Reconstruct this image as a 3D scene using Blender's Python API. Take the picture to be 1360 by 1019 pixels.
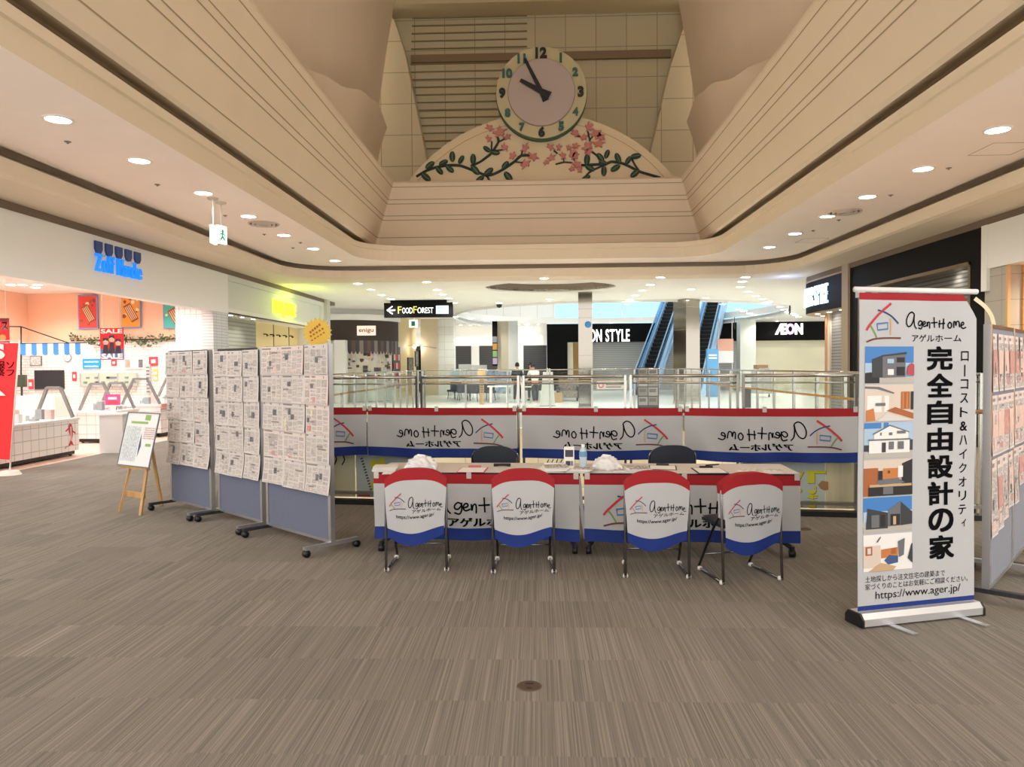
import bpy, bmesh, math, random
from mathutils import Vector, Matrix, Euler
from mathutils.geometry import tessellate_polygon
for o in list(bpy.data.objects): bpy.data.objects.remove(o)
SC = bpy.context.scene
COL = SC.collection
rnd = random.Random(7)
R = math.radians
PI = math.pi

# ------------------------------------------------------------------ camera
F_PX, EYE = 985.0, 1.6
cd = bpy.data.cameras.new('camera')
cam = bpy.data.objects.new('camera', cd); COL.objects.link(cam)
cd.sensor_fit = 'HORIZONTAL'; cd.sensor_width = 36.0
cd.lens = F_PX / 1360 * 36.0
cd.clip_start = 0.05; cd.clip_end = 300
CAMROT = (Matrix.Rotation(R(1.98), 4, 'Z') @ Matrix.Rotation(R(90 - 1.37), 4, 'X') @ Matrix.Rotation(R(-0.45), 4, 'Z'))
cam.matrix_world = Matrix.Translation((0, 0, EYE)) @ CAMROT
SC.camera = cam
# ------------------------------------------------------------------ colour management, world
SC.view_settings.view_transform = 'Standard'
SC.view_settings.look = 'None'
SC.view_settings.gamma = 1.0
SC.view_settings.use_curve_mapping = False
SC.view_settings.exposure = 0.66
SC.cycles.max_bounces = 10
SC.cycles.diffuse_bounces = 5
SC.cycles.transparent_max_bounces = 128
SC.cycles.sample_clamp_indirect = 6.0
SC.cycles.use_denoising = True
SC.cycles.caustics_reflective = False
SC.cycles.caustics_refractive = False
W = bpy.data.worlds.new('world'); SC.world = W; W.use_nodes = True
W.node_tree.nodes['Background'].inputs[0].default_value = (1.0, 0.965, 0.92, 1)
W.node_tree.nodes['Background'].inputs[1].default_value = 1.45
P_NEAR, P_FAR, P_SHOP = 75.0, 140.0, 190.0

# ------------------------------------------------------------------ pixel helpers (plan the place from the picture's perspective)
def ray(px, py):
    return (CAMROT.to_3x3() @ Vector(((px - 680) / F_PX, -(py - 509.5) / F_PX, -1))).normalized()
def atY(px, py, y):
    d = ray(px, py); return Vector((0, 0, EYE)) + d * (y / d.y)
def atX(px, py, x):
    d = ray(px, py); return Vector((0, 0, EYE)) + d * (x / d.x)
def atZ(px, py, z):
    d = ray(px, py); return Vector((0, 0, EYE)) + d * ((z - EYE) / d.z)

# ------------------------------------------------------------------ materials
def lin(h):
    h = h.lstrip('#'); v = [int(h[i:i + 2], 16) / 255 for i in (0, 2, 4)]
    return tuple((c / 12.92 if c <= 0.04045 else ((c + 0.055) / 1.055) ** 2.4) for c in v) + (1,)
MATS = {}
def mat(name, col, rough=0.6, metal=0.0, emit=None, es=0.0, var=0.0, vscale=8.0, spec=None):
    if name in MATS: return MATS[name]
    m = bpy.data.materials.new(name); m.use_nodes = True
    nt = m.node_tree; b = nt.nodes['Principled BSDF']
    c = lin(col)
    b.inputs['Base Color'].default_value = c
    b.inputs['Roughness'].default_value = rough
    b.inputs['Metallic'].default_value = metal
    if spec is not None: b.inputs['Specular IOR Level'].default_value = spec
    if emit:
        b.inputs['Emission Color'].default_value = lin(emit); b.inputs['Emission Strength'].default_value = es
    if var:
        tc = nt.nodes.new('ShaderNodeTexCoord'); n = nt.nodes.new('ShaderNodeTexNoise'); r = nt.nodes.new('ShaderNodeValToRGB')
        n.inputs['Scale'].default_value = vscale; n.inputs['Detail'].default_value = 4
        nt.links.new(tc.outputs['Object'], n.inputs['Vector']); nt.links.new(n.outputs['Fac'], r.inputs[0])
        r.color_ramp.elements[0].position = 0.3; r.color_ramp.elements[1].position = 0.7
        r.color_ramp.elements[0].color = tuple(x * (1 - var) for x in c[:3]) + (1,)
        r.color_ramp.elements[1].color = tuple(min(1, x * (1 + var)) for x in c[:3]) + (1,)
        nt.links.new(r.outputs[0], b.inputs['Base Color'])
    MATS[name] = m
    return m
def glassmat(name, tint, refl=0.08):
    m = bpy.data.materials.new(name); m.use_nodes = True; nt = m.node_tree; nt.nodes.clear()
    o = nt.nodes.new('ShaderNodeOutputMaterial'); mx = nt.nodes.new('ShaderNodeMixShader')
    t = nt.nodes.new('ShaderNodeBsdfTransparent'); g = nt.nodes.new('ShaderNodeBsdfGlossy'); fr = nt.nodes.new('ShaderNodeMath'); lw = nt.nodes.new('ShaderNodeLayerWeight'); fr.operation = 'MULTIPLY_ADD'; fr.inputs[1].default_value = 0.22; fr.inputs[2].default_value = 0.02; pw = nt.nodes.new('ShaderNodeMath'); pw.operation = 'POWER'; pw.inputs[1].default_value = 3.0; nt.links.new(lw.outputs['Facing'], pw.inputs[0]); nt.links.new(pw.outputs[0], fr.inputs[0])
    t.inputs[0].default_value = lin(tint); g.inputs['Roughness'].default_value = 0.03
    nt.links.new(fr.outputs[0], mx.inputs[0]); nt.links.new(t.outputs[0], mx.inputs[1]); nt.links.new(g.outputs[0], mx.inputs[2])
    nt.links.new(mx.outputs[0], o.inputs[0])
    return m
def gridmat(name, col, seam, sx, sz, w=0.02, rough=0.5, plane='xz', offset=0.0, rowh=None, var=0.03):
    """tiles with seams: brick texture in world metres on the chosen plane"""
    if name in MATS: return MATS[name]
    m = bpy.data.materials.new(name); m.use_nodes = True; nt = m.node_tree; b = nt.nodes['Principled BSDF']
    tc = nt.nodes.new('ShaderNodeTexCoord'); sp = nt.nodes.new('ShaderNodeSeparateXYZ'); cb = nt.nodes.new('ShaderNodeCombineXYZ')
    br = nt.nodes.new('ShaderNodeTexBrick')
    nt.links.new(tc.outputs['Object'], sp.inputs[0])
    nt.links.new(sp.outputs['XYZ'.index(plane[0].upper())], cb.inputs[0]); nt.links.new(sp.outputs['XYZ'.index(plane[1].upper())], cb.inputs[1])
    nt.links.new(cb.outputs[0], br.inputs['Vector'])
    br.offset = offset; br.inputs['Scale'].default_value = 1; br.inputs['Brick Width'].default_value = sx; br.inputs['Row Height'].default_value = sz
    br.inputs['Mortar Size'].default_value = w / 2; br.inputs['Mortar Smooth'].default_value = 0.1
    c = lin(col)
    br.inputs['Color1'].default_value = tuple(x * (1 - var) for x in c[:3]) + (1,); br.inputs['Color2'].default_value = tuple(min(1, x * (1 + var)) for x in c[:3]) + (1,)
    br.inputs['Mortar'].default_value = lin(seam)
    nt.links.new(br.outputs['Color'], b.inputs['Base Color']); b.inputs['Roughness'].default_value = rough
    MATS[name] = m
    return m
def carpetmat():
    m = bpy.data.materials.new('striped carpet tiles'); m.use_nodes = True; nt = m.node_tree; b = nt.nodes['Principled BSDF']
    N = nt.nodes.new; L = nt.links.new
    tc = N('ShaderNodeTexCoord'); sn = N('ShaderNodeVectorMath'); sn.operation = 'SNAP'; sn.inputs[1].default_value = (0.5, 0.5, 1)
    L(tc.outputs['Object'], sn.inputs[0])
    wn = N('ShaderNodeTexWhiteNoise'); wn.noise_dimensions = '3D'; L(sn.outputs[0], wn.inputs['Vector'])
    mp = N('ShaderNodeVectorMath'); mp.operation = 'MULTIPLY'; mp.inputs[1].default_value = (150, 0.5, 1); L(tc.outputs['Object'], mp.inputs[0])
    sc_ = N('ShaderNodeVectorMath'); sc_.operation = 'SCALE'; sc_.inputs['Scale'].default_value = 9.0; L(wn.outputs['Color'], sc_.inputs[0])
    ad = N('ShaderNodeVectorMath'); ad.operation = 'ADD'; L(mp.outputs[0], ad.inputs[0]); L(sc_.outputs[0], ad.inputs[1])
    n1 = N('ShaderNodeTexNoise'); n1.inputs['Scale'].default_value = 1.0; n1.inputs['Detail'].default_value = 3.0; n1.inputs['Roughness'].default_value = 0.7
    L(ad.outputs[0], n1.inputs['Vector'])
    n2 = N('ShaderNodeTexNoise'); n2.inputs['Scale'].default_value = 320.0; n2.inputs['Detail'].default_value = 1.0
    L(tc.outputs['Object'], n2.inputs['Vector'])
    r = N('ShaderNodeValToRGB'); e = r.color_ramp.elements
    e[0].position = 0.33; e[0].color = lin('#6c6963'); e[1].position = 0.68; e[1].color = lin('#979289')
    k = e.new(0.5); k.color = lin('#817c75')
    L(n1.outputs['Fac'], r.inputs[0])
    mr = N('ShaderNodeMapRange'); mr.inputs['To Min'].default_value = 0.94; mr.inputs['To Max'].default_value = 1.06; L(wn.outputs['Value'], mr.inputs['Value'])
    mr2 = N('ShaderNodeMapRange'); mr2.inputs['From Min'].default_value = 0.3; mr2.inputs['From Max'].default_value = 0.7
    mr2.inputs['To Min'].default_value = 0.8; mr2.inputs['To Max'].default_value = 1.2; L(n2.outputs['Fac'], mr2.inputs['Value'])
    mu = N('ShaderNodeMath'); mu.operation = 'MULTIPLY'; L(mr.outputs[0], mu.inputs[0]); L(mr2.outputs[0], mu.inputs[1])
    vs = N('ShaderNodeVectorMath'); vs.operation = 'SCALE'; L(r.outputs[0], vs.inputs[0]); L(mu.outputs[0], vs.inputs['Scale'])
    L(vs.outputs[0], b.inputs['Base Color']); b.inputs['Roughness'].default_value = 0.95; b.inputs['Specular IOR Level'].default_value = 0.15
    bp = N('ShaderNodeBump'); bp.inputs['Strength'].default_value = 0.25; bp.inputs['Distance'].default_value = 0.004; L(n1.outputs['Fac'], bp.inputs['Height']); L(bp.outputs[0], b.inputs['Normal'])
    return m
def slatmat(name, c1, c2, period, axis='z', rough=0.45, metal=0.3):
    if name in MATS: return MATS[name]
    m = bpy.data.materials.new(name); m.use_nodes = True; nt = m.node_tree; b = nt.nodes['Principled BSDF']
    tc = nt.nodes.new('ShaderNodeTexCoord'); w = nt.nodes.new('ShaderNodeTexWave'); r = nt.nodes.new('ShaderNodeValToRGB')
    w.bands_direction = axis.upper(); w.inputs['Scale'].default_value = 0.314 / period; w.wave_profile = 'SIN'
    nt.links.new(tc.outputs['Object'], w.inputs['Vector']); nt.links.new(w.outputs['Fac'], r.inputs[0])
    r.color_ramp.elements[0].color = lin(c1); r.color_ramp.elements[1].color = lin(c2)
    r.color_ramp.elements[0].position = 0.15; r.color_ramp.elements[1].position = 0.5
    nt.links.new(r.outputs[0], b.inputs['Base Color']); b.inputs['Roughness'].default_value = rough; b.inputs['Metallic'].default_value = metal
    MATS[name] = m
    return m
def woodmat(name, c1, c2, axis='z', scale=1.0, rough=0.4):
    if name in MATS: return MATS[name]
    m = bpy.data.materials.new(name); m.use_nodes = True; nt = m.node_tree; b = nt.nodes['Principled BSDF']
    tc = nt.nodes.new('ShaderNodeTexCoord'); mp = nt.nodes.new('ShaderNodeMapping'); n = nt.nodes.new('ShaderNodeTexNoise'); r = nt.nodes.new('ShaderNodeValToRGB')
    s = [22 * scale] * 3; s['xyz'.index(axis)] = 1.2 * scale
    mp.inputs['Scale'].default_value = s; n.inputs['Scale'].default_value = 1; n.inputs['Detail'].default_value = 5
    nt.links.new(tc.outputs['Object'], mp.inputs[0]); nt.links.new(mp.outputs[0], n.inputs['Vector']); nt.links.new(n.outputs['Fac'], r.inputs[0])
    r.color_ramp.elements[0].color = lin(c1); r.color_ramp.elements[1].color = lin(c2)
    r.color_ramp.elements[0].position = 0.3; r.color_ramp.elements[1].position = 0.7
    nt.links.new(r.outputs[0], b.inputs['Base Color']); b.inputs['Roughness'].default_value = rough
    MATS[name] = m
    return m
def printmat(name, paper, ink, sx=60, sz=140, thr=0.5):
    """small unreadable print: streaky ink on paper"""
    if name in MATS: return MATS[name]
    m = bpy.data.materials.new(name); m.use_nodes = True; nt = m.node_tree; b = nt.nodes['Principled BSDF']
    tc = nt.nodes.new('ShaderNodeTexCoord'); mp = nt.nodes.new('ShaderNodeMapping'); n = nt.nodes.new('ShaderNodeTexNoise'); r = nt.nodes.new('ShaderNodeValToRGB')
    mp.inputs['Scale'].default_value = (sx, sx, sz); n.inputs['Scale'].default_value = 1; n.inputs['Detail'].default_value = 2
    nt.links.new(tc.outputs['Object'], mp.inputs[0]); nt.links.new(mp.outputs[0], n.inputs['Vector']); nt.links.new(n.outputs['Fac'], r.inputs[0])
    r.color_ramp.elements[0].color = lin(ink); r.color_ramp.elements[1].color = lin(paper)
    r.color_ramp.elements[0].position = thr - 0.12; r.color_ramp.elements[1].position = thr + 0.12
    nt.links.new(r.outputs[0], b.inputs['Base Color']); b.inputs['Roughness'].default_value = 0.8
    MATS[name] = m
    return m

# ------------------------------------------------------------------ mesh builder
class MB:
    def __init__(s): s.v = []; s.f = []; s.m = []; s.smooth = []
    def add(s, vs, fs, mi=0, sm=False):
        k = len(s.v); s.v += [tuple(v) for v in vs]
        for f in fs: s.f.append(tuple(i + k for i in f)); s.m.append(mi); s.smooth.append(sm)
        return s
    def box(s, x0, x1, y0, y1, z0, z1, mi=0):
        v = [(x, y, z) for z in (z0, z1) for y in (y0, y1) for x in (x0, x1)]
        return s.add(v, [(0, 2, 3, 1), (4, 5, 7, 6), (0, 1, 5, 4), (2, 6, 7, 3), (0, 4, 6, 2), (1, 3, 7, 5)], mi)
    def obox(s, c, sx, sy, sz, rot=(0, 0, 0), mi=0):
        M = Euler(rot).to_matrix(); c = Vector(c)
        v = [c + M @ Vector((x * sx / 2, y * sy / 2, z * sz / 2)) for z in (-1, 1) for y in (-1, 1) for x in (-1, 1)]
        return s.add(v, [(0, 2, 3, 1), (4, 5, 7, 6), (0, 1, 5, 4), (2, 6, 7, 3), (0, 4, 6, 2), (1, 3, 7, 5)], mi)
    def bar(s, a, b, w, h=None, mi=0, up=(0, 0, 1)):
        a = Vector(a); b = Vector(b); h = h or w; d = (b - a).normalized(); u = Vector(up)
        if abs(d.dot(u)) > 0.98: u = Vector((0, 1, 0))
        x = d.cross(u).normalized(); y = x.cross(d).normalized()
        v = [p + x * (i * w / 2) + y * (j * h / 2) for p in (a, b) for j in (-1, 1) for i in (-1, 1)]
        return s.add(v, [(0, 2, 3, 1), (4, 5, 7, 6), (0, 1, 5, 4), (2, 6, 7, 3), (0, 4, 6, 2), (1, 3, 7, 5)], mi)
    def tube(s, pts, r, n=8, mi=0, cap=True):
        pts = [Vector(p) for p in pts]; rs = r if isinstance(r, (list, tuple)) else [r] * len(pts)
        rings = []; ref = None
        for i, p in enumerate(pts):
            d = (pts[min(i + 1, len(pts) - 1)] - pts[max(i - 1, 0)]).normalized()
            if ref is None:
                ref = d.cross(Vector((0, 0, 1)) if abs(d.z) < 0.9 else Vector((1, 0, 0))).normalized()
            ref = (ref - d * ref.dot(d)).normalized(); q = d.cross(ref)
            rings.append([p + (ref * math.cos(2 * PI * k / n) + q * math.sin(2 * PI * k / n)) * rs[i] for k in range(n)])
        v = [x for rg in rings for x in rg]; f = []
        for i in range(len(pts) - 1):
            for k in range(n):
                f.append((i * n + k, i * n + (k + 1) % n, (i + 1) * n + (k + 1) % n, (i + 1) * n + k))
        if cap: f += [tuple(range(n))[::-1], tuple(range((len(pts) - 1) * n, len(pts) * n))]
        return s.add(v, f, mi, True)
    def cyl(s, c, r, z0, z1, n=24, mi=0, r1=None):
        r1 = r if r1 is None else r1; cx, cy = c[0], c[1]
        v = [(cx + r * math.cos(2 * PI * k / n), cy + r * math.sin(2 * PI * k / n), z0) for k in range(n)] + \
            [(cx + r1 * math.cos(2 * PI * k / n), cy + r1 * math.sin(2 * PI * k / n), z1) for k in range(n)]
        f = [(k, (k + 1) % n, n + (k + 1) % n, n + k) for k in range(n)]
        s.add(v, f, mi, True)
        s.add(v[:n], [tuple(range(n))[::-1]], mi); s.add(v[n:], [tuple(range(n))], mi)
        return s
    def lathe(s, c, prof, n=20, mi=0):
        c = Vector(c); v = []; f = []
        for (r, z) in prof:
            v += [c + Vector((r * math.cos(2 * PI * k / n), r * math.sin(2 * PI * k / n), z)) for k in range(n)]
        for i in range(len(prof) - 1):
            for k in range(n):
                f.append((i * n + k, i * n + (k + 1) % n, (i + 1) * n + (k + 1) % n, (i + 1) * n + k))
        return s.add(v, f, mi, True)
    def prism(s, outer, z0, z1, holes=(), mi=0, fn=None):
        """polygon (x,y) with holes extruded from z0 to z1; fn maps (x,y,z)"""
        fn = fn or (lambda x, y, z: (x, y, z))
        loops = [[Vector((p[0], p[1], 0)) for p in lp] for lp in [outer] + list(holes)]
        tri = tessellate_polygon(loops); flat = [p for lp in loops for p in lp]; n = len(flat)
        v = [fn(p.x, p.y, z0) for p in flat] + [fn(p.x, p.y, z1) for p in flat]
        f = [tuple(t)[::-1] for t in tri] + [tuple(i + n for i in t) for t in tri]
        k = 0
        for lp in loops:
            for i in range(len(lp)):
                a, b = k + i, k + (i + 1) % len(lp); f.append((a, b, b + n, a + n))
            k += len(lp)
        return s.add(v, f, mi)
    def poly(s, pts, fn, mi=0):
        tri = tessellate_polygon([[Vector((p[0], p[1], 0)) for p in pts]])
        return s.add([fn(*p) for p in pts], [tuple(t) for t in tri], mi)
    def rect(s, u0, u1, v0, v1, fn, mi=0, n=1, k=1):
        v = [fn(u0 + (u1 - u0) * i / n, v0 + (v1 - v0) * j / k) for j in range(k + 1) for i in range(n + 1)]
        f = [(j * (n + 1) + i, j * (n + 1) + i + 1, (j + 1) * (n + 1) + i + 1, (j + 1) * (n + 1) + i) for j in range(k) for i in range(n)]
        return s.add(v, f, mi, n > 1 or k > 1)
    def stroke(s, pts, w, fn_, mi=0, smooth=True, sc=(1, 1)):
        p = [Vector((q[0] * sc[0], q[1] * sc[1])) for q in pts]; fn = lambda a, b: fn_(a / sc[0], b / sc[1])
        if smooth and len(p) > 2:
            q = []
            for i in range(len(p) - 1):
                a, b, c, d = p[max(i - 1, 0)], p[i], p[i + 1], p[min(i + 2, len(p) - 1)]
                for t in (0, 0.25, 0.5, 0.75):
                    q.append(0.5 * ((2 * b) + (c - a) * t + (2 * a - 5 * b + 4 * c - d) * t * t + (3 * b - a - 3 * c + d) * t ** 3))
            p = q + [p[-1]]
        L, Rr = [], []
        for i, a in enumerate(p):
            d = p[min(i + 1, len(p) - 1)] - p[max(i - 1, 0)]
            if d.length < 1e-9: d = Vector((1, 0))
            d.normalize(); nrm = Vector((-d.y, d.x)) * w / 2
            e = -d * w / 3 if i == 0 else (d * w / 3 if i == len(p) - 1 else d * 0)
            L.append(fn(*(a + nrm + e))); Rr.append(fn(*(a - nrm + e)))
        n = len(p)
        return s.add(L + Rr, [(i, i + 1, n + i + 1, n + i) for i in range(n - 1)], mi)
    def text(s, body, u0, u1, v0, v1, fn, mi=0, bold=0.0, flip=False, keep=False, flipv=False, depth=None):
        """flat lettering fitted into the box u0..u1, v0..v1 (v up)"""
        if bold >= .01 and depth is None and any(ord(c_) > 0x2000 for c_ in body):
            a0_, b0_ = u1 - u0, v1 - v0; k0 = b0_ / 0.92
            for ix in (-1, 0, 1):
                for iy in (-1, 0, 1): s.text(body, u0 + ix * bold * .6 * k0 * (a0_ / b0_ if len(body) == 1 else 1), u1 + ix * bold * .6 * k0 * (a0_ / b0_ if len(body) == 1 else 1), v0 + iy * bold * .6 * k0, v1 + iy * bold * .6 * k0, fn, mi, 0.0, flip, keep, flipv)
            return s
        vs, fs = textmesh(body, bold)
        xs = [v[0] for v in vs]; ys = [v[1] for v in vs]; a, b, c, d = min(xs), max(xs), min(ys), max(ys)
        su, sv = (u1 - u0) / (b - a), (v1 - v0) / max(d - c, 1e-6)
        if keep:
            k = min(su, sv); cu, cv = (u0 + u1) / 2, (v0 + v1) / 2
            u0, u1, v0, v1 = cu - k * (b - a) / 2, cu + k * (b - a) / 2, cv - k * (d - c) / 2, cv + k * (d - c) / 2; su = sv = k
        out = []
        for x, y in vs:
            u = u1 - (x - a) * su if flip else u0 + (x - a) * su
            v = v1 - (y - c) * sv if flipv else v0 + (y - c) * sv
            out.append((u, v))
        if depth is None:
            return s.add([fn(*p) for p in out], fs, mi)
        n = len(out); vv = [fn(*p) for p in out] + [depth(*p) for p in out]
        cnt = {}
        for f in fs:
            for i in range(len(f)):
                e = (f[i], f[(i + 1) % len(f)]); cnt[e] = 1
        side = [(a_, b_, b_ + n, a_ + n) for (a_, b_) in cnt if (b_, a_) not in cnt]
        return s.add(vv, list(fs) + [tuple(i + n for i in f)[::-1] for f in fs] + side, mi)
    def build(s, name, mats, parent=None):
        me = bpy.data.meshes.new(name); me.from_pydata([tuple(v) for v in s.v], [], s.f)
        for m in (mats if isinstance(mats, (list, tuple)) else [mats]): me.materials.append(m)
        me.polygons.foreach_set('material_index', s.m); me.polygons.foreach_set('use_smooth', s.smooth); me.update()
        o = bpy.data.objects.new(name, me); COL.objects.link(o)
        if parent: o.parent = parent
        return o
def spaced(mb, body, u0, u1, v0, v1, fn, mi=0, bold=0.0, depth=None, gap=.10):
    """one line of lettering with clear gaps between its letters"""
    ws = []
    for ch in body:
        if ch == ' ': ws.append(.32); continue
        xs = [p[0] for p in textmesh(ch, bold)[0]]; ws.append(max(xs) - min(xs))
    k = (u1 - u0) / (sum(ws) + gap * (len(body) - 1)); lo = 0; hi = max(p[1] for p in textmesh('H', 0)[0]); x = u0; s = (v1 - v0) / hi
    for ch, w in zip(body, ws):
        if ch != ' ':
            ys = [p[1] for p in textmesh(ch, bold)[0]]; mb.text(ch, x, x + w * k, v0 + min(ys) * s, v0 + max(ys) * s, fn, mi, bold, depth=depth)
        x += (w + gap) * k
    return mb
TXT = {}
def textmesh(body, bold):
    k = (body, bold)
    if k not in TXT:
        c = bpy.data.curves.new('t', 'FONT'); c.body = body; c.size = 1; c.offset = bold; c.resolution_u = 4
        o = bpy.data.objects.new('t', c); COL.objects.link(o)
        m = o.evaluated_get(bpy.context.evaluated_depsgraph_get()).to_mesh()
        bm = bmesh.new(); bm.from_mesh(m); bmesh.ops.remove_doubles(bm, verts=bm.verts, dist=1e-5); bm.verts.ensure_lookup_table()
        TXT[k] = ([(v.co.x, v.co.y) for v in bm.verts], [tuple(v.index for v in f.verts) for f in bm.faces])
        bm.free(); o.to_mesh_clear(); bpy.data.objects.remove(o); bpy.data.curves.remove(c)
    return TXT[k]

def thing(name, label, cat, loc=(0, 0, 0), rotz=0, group=None):
    o = bpy.data.objects.new(name, None); COL.objects.link(o); o.empty_display_size = 0.1
    o.location = loc; o.rotation_euler = (0, 0, rotz); return tag(o, label, cat, group)
def tag(o, label, cat, group=None):
    o['label'] = label; o['category'] = cat
    if group: o['group'] = group
    return o
def struct(name, mb, m, parent=None):
    o = mb.build(name, m, parent)
    if not parent: o['kind'] = 'structure'
    return o
def copy_tree(o, parent=None):
    c = o.copy(); COL.objects.link(c)
    if parent: c.parent = parent
    for ch in [x for x in o.children]: copy_tree(ch, c)
    return c
def lamp(name, kind, loc, power, col, parent=None, size=0.08, spot=150, blend=0.8, rot=(0, 0, 0)):
    d = bpy.data.lights.new(name, kind); d.energy = power; d.color = col
    d.shadow_soft_size = size
    if kind == 'SPOT': d.spot_size = R(spot); d.spot_blend = blend
    o = bpy.data.objects.new(name, d); COL.objects.link(o); o.location = loc; o.rotation_euler = rot
    if parent: o.parent = parent
    return o
ORD = ['first', 'second', 'third', 'fourth', 'fifth', 'sixth', 'seventh', 'eighth', 'ninth', 'tenth', 'eleventh', 'twelfth', 'thirteenth', 'fourteenth', 'fifteenth', 'sixteenth', 'seventeenth', 'eighteenth', 'nineteenth', 'twentieth']

# ------------------------------------------------------------------ shared materials
ceil_m = mat('ceiling cream paint', '#f8ebdf', 0.9, var=0.015, vscale=1.5)
curb_m = mat('cove cream paint', '#e6d7bf', 0.85)
fascia_m = mat('fascia cream panel', '#e3d3bb', 0.7, var=0.02, vscale=1.2)
groove_m = mat('groove shadow gap', '#a8957a', 0.9)
sail_m = mat('sail plaster', '#f2e3d0', 0.9, var=0.02, vscale=0.8)
white_m = mat('white paint', '#ecebe6', 0.7)
storewhite_m = mat('storefront white panel', '#f1f2ef', 0.6)
offwhite_m = mat('far ceiling white paint', '#efece4', 0.85)
brown_m = mat('brown trim', '#7a6a58', 0.8)  # one even brown for the trim strips
black_m = mat('black panel', '#060607', 0.6, spec=0.15)
blackpl_m = mat('black plastic', '#141416', 0.4)
alu_m = mat('brushed aluminium', '#c3c5c8', 0.32, 0.85)
steel_m = mat('polished steel', '#b9b8b2', 0.22, 1.0)
mirror_m = mat('mirror polished steel', '#a29c92', 0.10, 1.0)
chrome_m = mat('chrome tube', '#8e8f94', 0.2, 1.0)
paper_m = mat('white paper', '#f2f1ee', 0.8)
cloth_w = mat('white banner cloth', '#bcbec1', 0.85, var=0.02, vscale=3)
cloth_r = mat('red banner cloth', '#a00f1c', 0.75)
cloth_b = mat('blue banner cloth', '#0c2f80', 0.75)
ink_m = mat('black ink', '#0c0c0e', 0.9, spec=0.1)
lred = mat('logo red', '#c2323a', 0.7); lblue = mat('logo dark blue', '#2c3a72', 0.7); lgreen = mat('logo green', '#6d9a54', 0.7)
lorange = mat('logo tan', '#d3a373', 0.7); lbrown = mat('logo brown', '#6d3a30', 0.7); lbox = mat('logo window blue', '#4c78ad', 0.7)
lamp_m = mat('lamp diffuser', '#ffffff', 0.5, emit='#fff4e6', es=14)
ring_m = mat('lamp ring white', '#f4efe8', 0.5)
glass_m = glassmat('balustrade glass', '#fbfdfc')
wood_m = woodmat('light wood', '#b98a52', '#d3a769', 'z')
# ================================================================== THE SETTING
carpet = carpetmat()
RL = lambda x: 8.57 - 0.1407 * (x + 2.12)          # line of the near balustrade (runs slightly oblique)
VX0, VX1, VY1 = -3.7, 4.5, 24.5
XW = 8.25
f = MB()
f.prism([(-XW, -2.5), (XW, -2.5), (XW, VY1), (VX1, VY1), (VX1, RL(VX1)), (VX0, RL(VX0)), (VX0, VY1), (-XW, VY1)], -0.45, 0)
struct('floor', f, carpet)
tile_f = gridmat('white floor tiles', '#dfe1da', '#c6c9c2', 0.6, 0.6, 0.01, 0.25, 'xy', var=0.015)
f = MB(); f.box(-32, 32, VY1, 60, -0.45, 0)
struct('floor_far', f, tile_f)
f = MB(); f.box(-16, -XW, 6, 19.5, -0.45, 0.002)
struct('floor_shop', f, woodmat('pink shop floor', '#e2b9a8', '#f0d2c4', 'y', 0.3))
f = MB(); f.box(-16, -XW, 19.5, 29, -0.45, 0.002); struct('floor_shop.001', f, mat('cream shop floor', '#d8cdb8', 0.5))
f = MB(); f.box(XW, 16, 5, 24.5, -0.45, 0.002); struct('floor_shop.002', f, mat('grey shop floor', '#a59d90', 0.5))
# lower storey seen down the void
f = MB(); f.box(-20, 20, 2, 40, -5.6, -5.4); struct('floor_lower', f, mat('lower floor tiles', '#e6dfd2', 0.4))
f = MB(); f.box(-20, 20, 24.3, 24.45, -5.4, -0.46); struct('wall_lower', f, gridmat('lower cream wall', '#ddcfb0', '#b9ab8e', 1.2, 2.4, 0.03, 0.6, 'xz'))

# ---- swept ceiling profile round the three sides of the atrium
YB = -9.0
def U(X, Yf, r, z, n=10):
    p = [(-X, YB + (Yf - r - YB) * i / 6, z) for i in range(6)]
    for i in range(n + 1):
        a = PI - (PI / 2) * i / n; p.append((-X + r + r * math.cos(a), Yf - r + r * math.sin(a), z))
    for i in range(1, 6): p.append((-X + r + (2 * X - 2 * r) * i / 6, Yf, z))
    for i in range(n + 1):
        a = PI / 2 - (PI / 2) * i / n; p.append((X - r + r * math.cos(a), Yf - r + r * math.sin(a), z))
    p += [(X, Yf - r + (YB - Yf + r) * i / 6, z) for i in range(1, 7)]
    return p
def sweep(prof, smooth=False):
    mb = MB()
    for a, b in zip(prof, prof[1:]):
        A, B = U(*a), U(*b); n = len(A)
        mb.add(A + B, [(i, i + 1, n + i + 1, n + i) for i in range(n - 1)], 0, smooth)
    return mb
H = lambda h: h + EYE
# fascia leaning inward over the opening
FB, FT = (4.80, 22.0, 0.12, H(3.60)), (4.24, 22.0, 0.05, H(5.44))
struct('trim_1', sweep([(5.3, 22.6, .3, H(3.75)), (4.86, 22.06, .12, H(3.56)), FB, FT, (4.24, 22.06, .05, H(5.50)), (4.9, 22.6, .05, H(5.50)), (7.3, 27.5, .05, H(5.50))]), fascia_m)
g = MB()
for t in (0.12, 0.40, 0.47, 0.66, 0.73, 0.93):
    for sgn in (0,):
        q = [FB[i] + (FT[i] - FB[i]) * t for i in range(4)]
        a = U(q[0] - 0.004, q[1] - 0.004, q[2], q[3]); b = U(q[0] - 0.008, q[1] - 0.004, q[2], q[3] + 0.022); n = len(a)
        g.add(a + b, [(i, i + 1, n + i + 1, n + i) for i in range(n - 1)])
struct('trim_2', g, groove_m)
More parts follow.
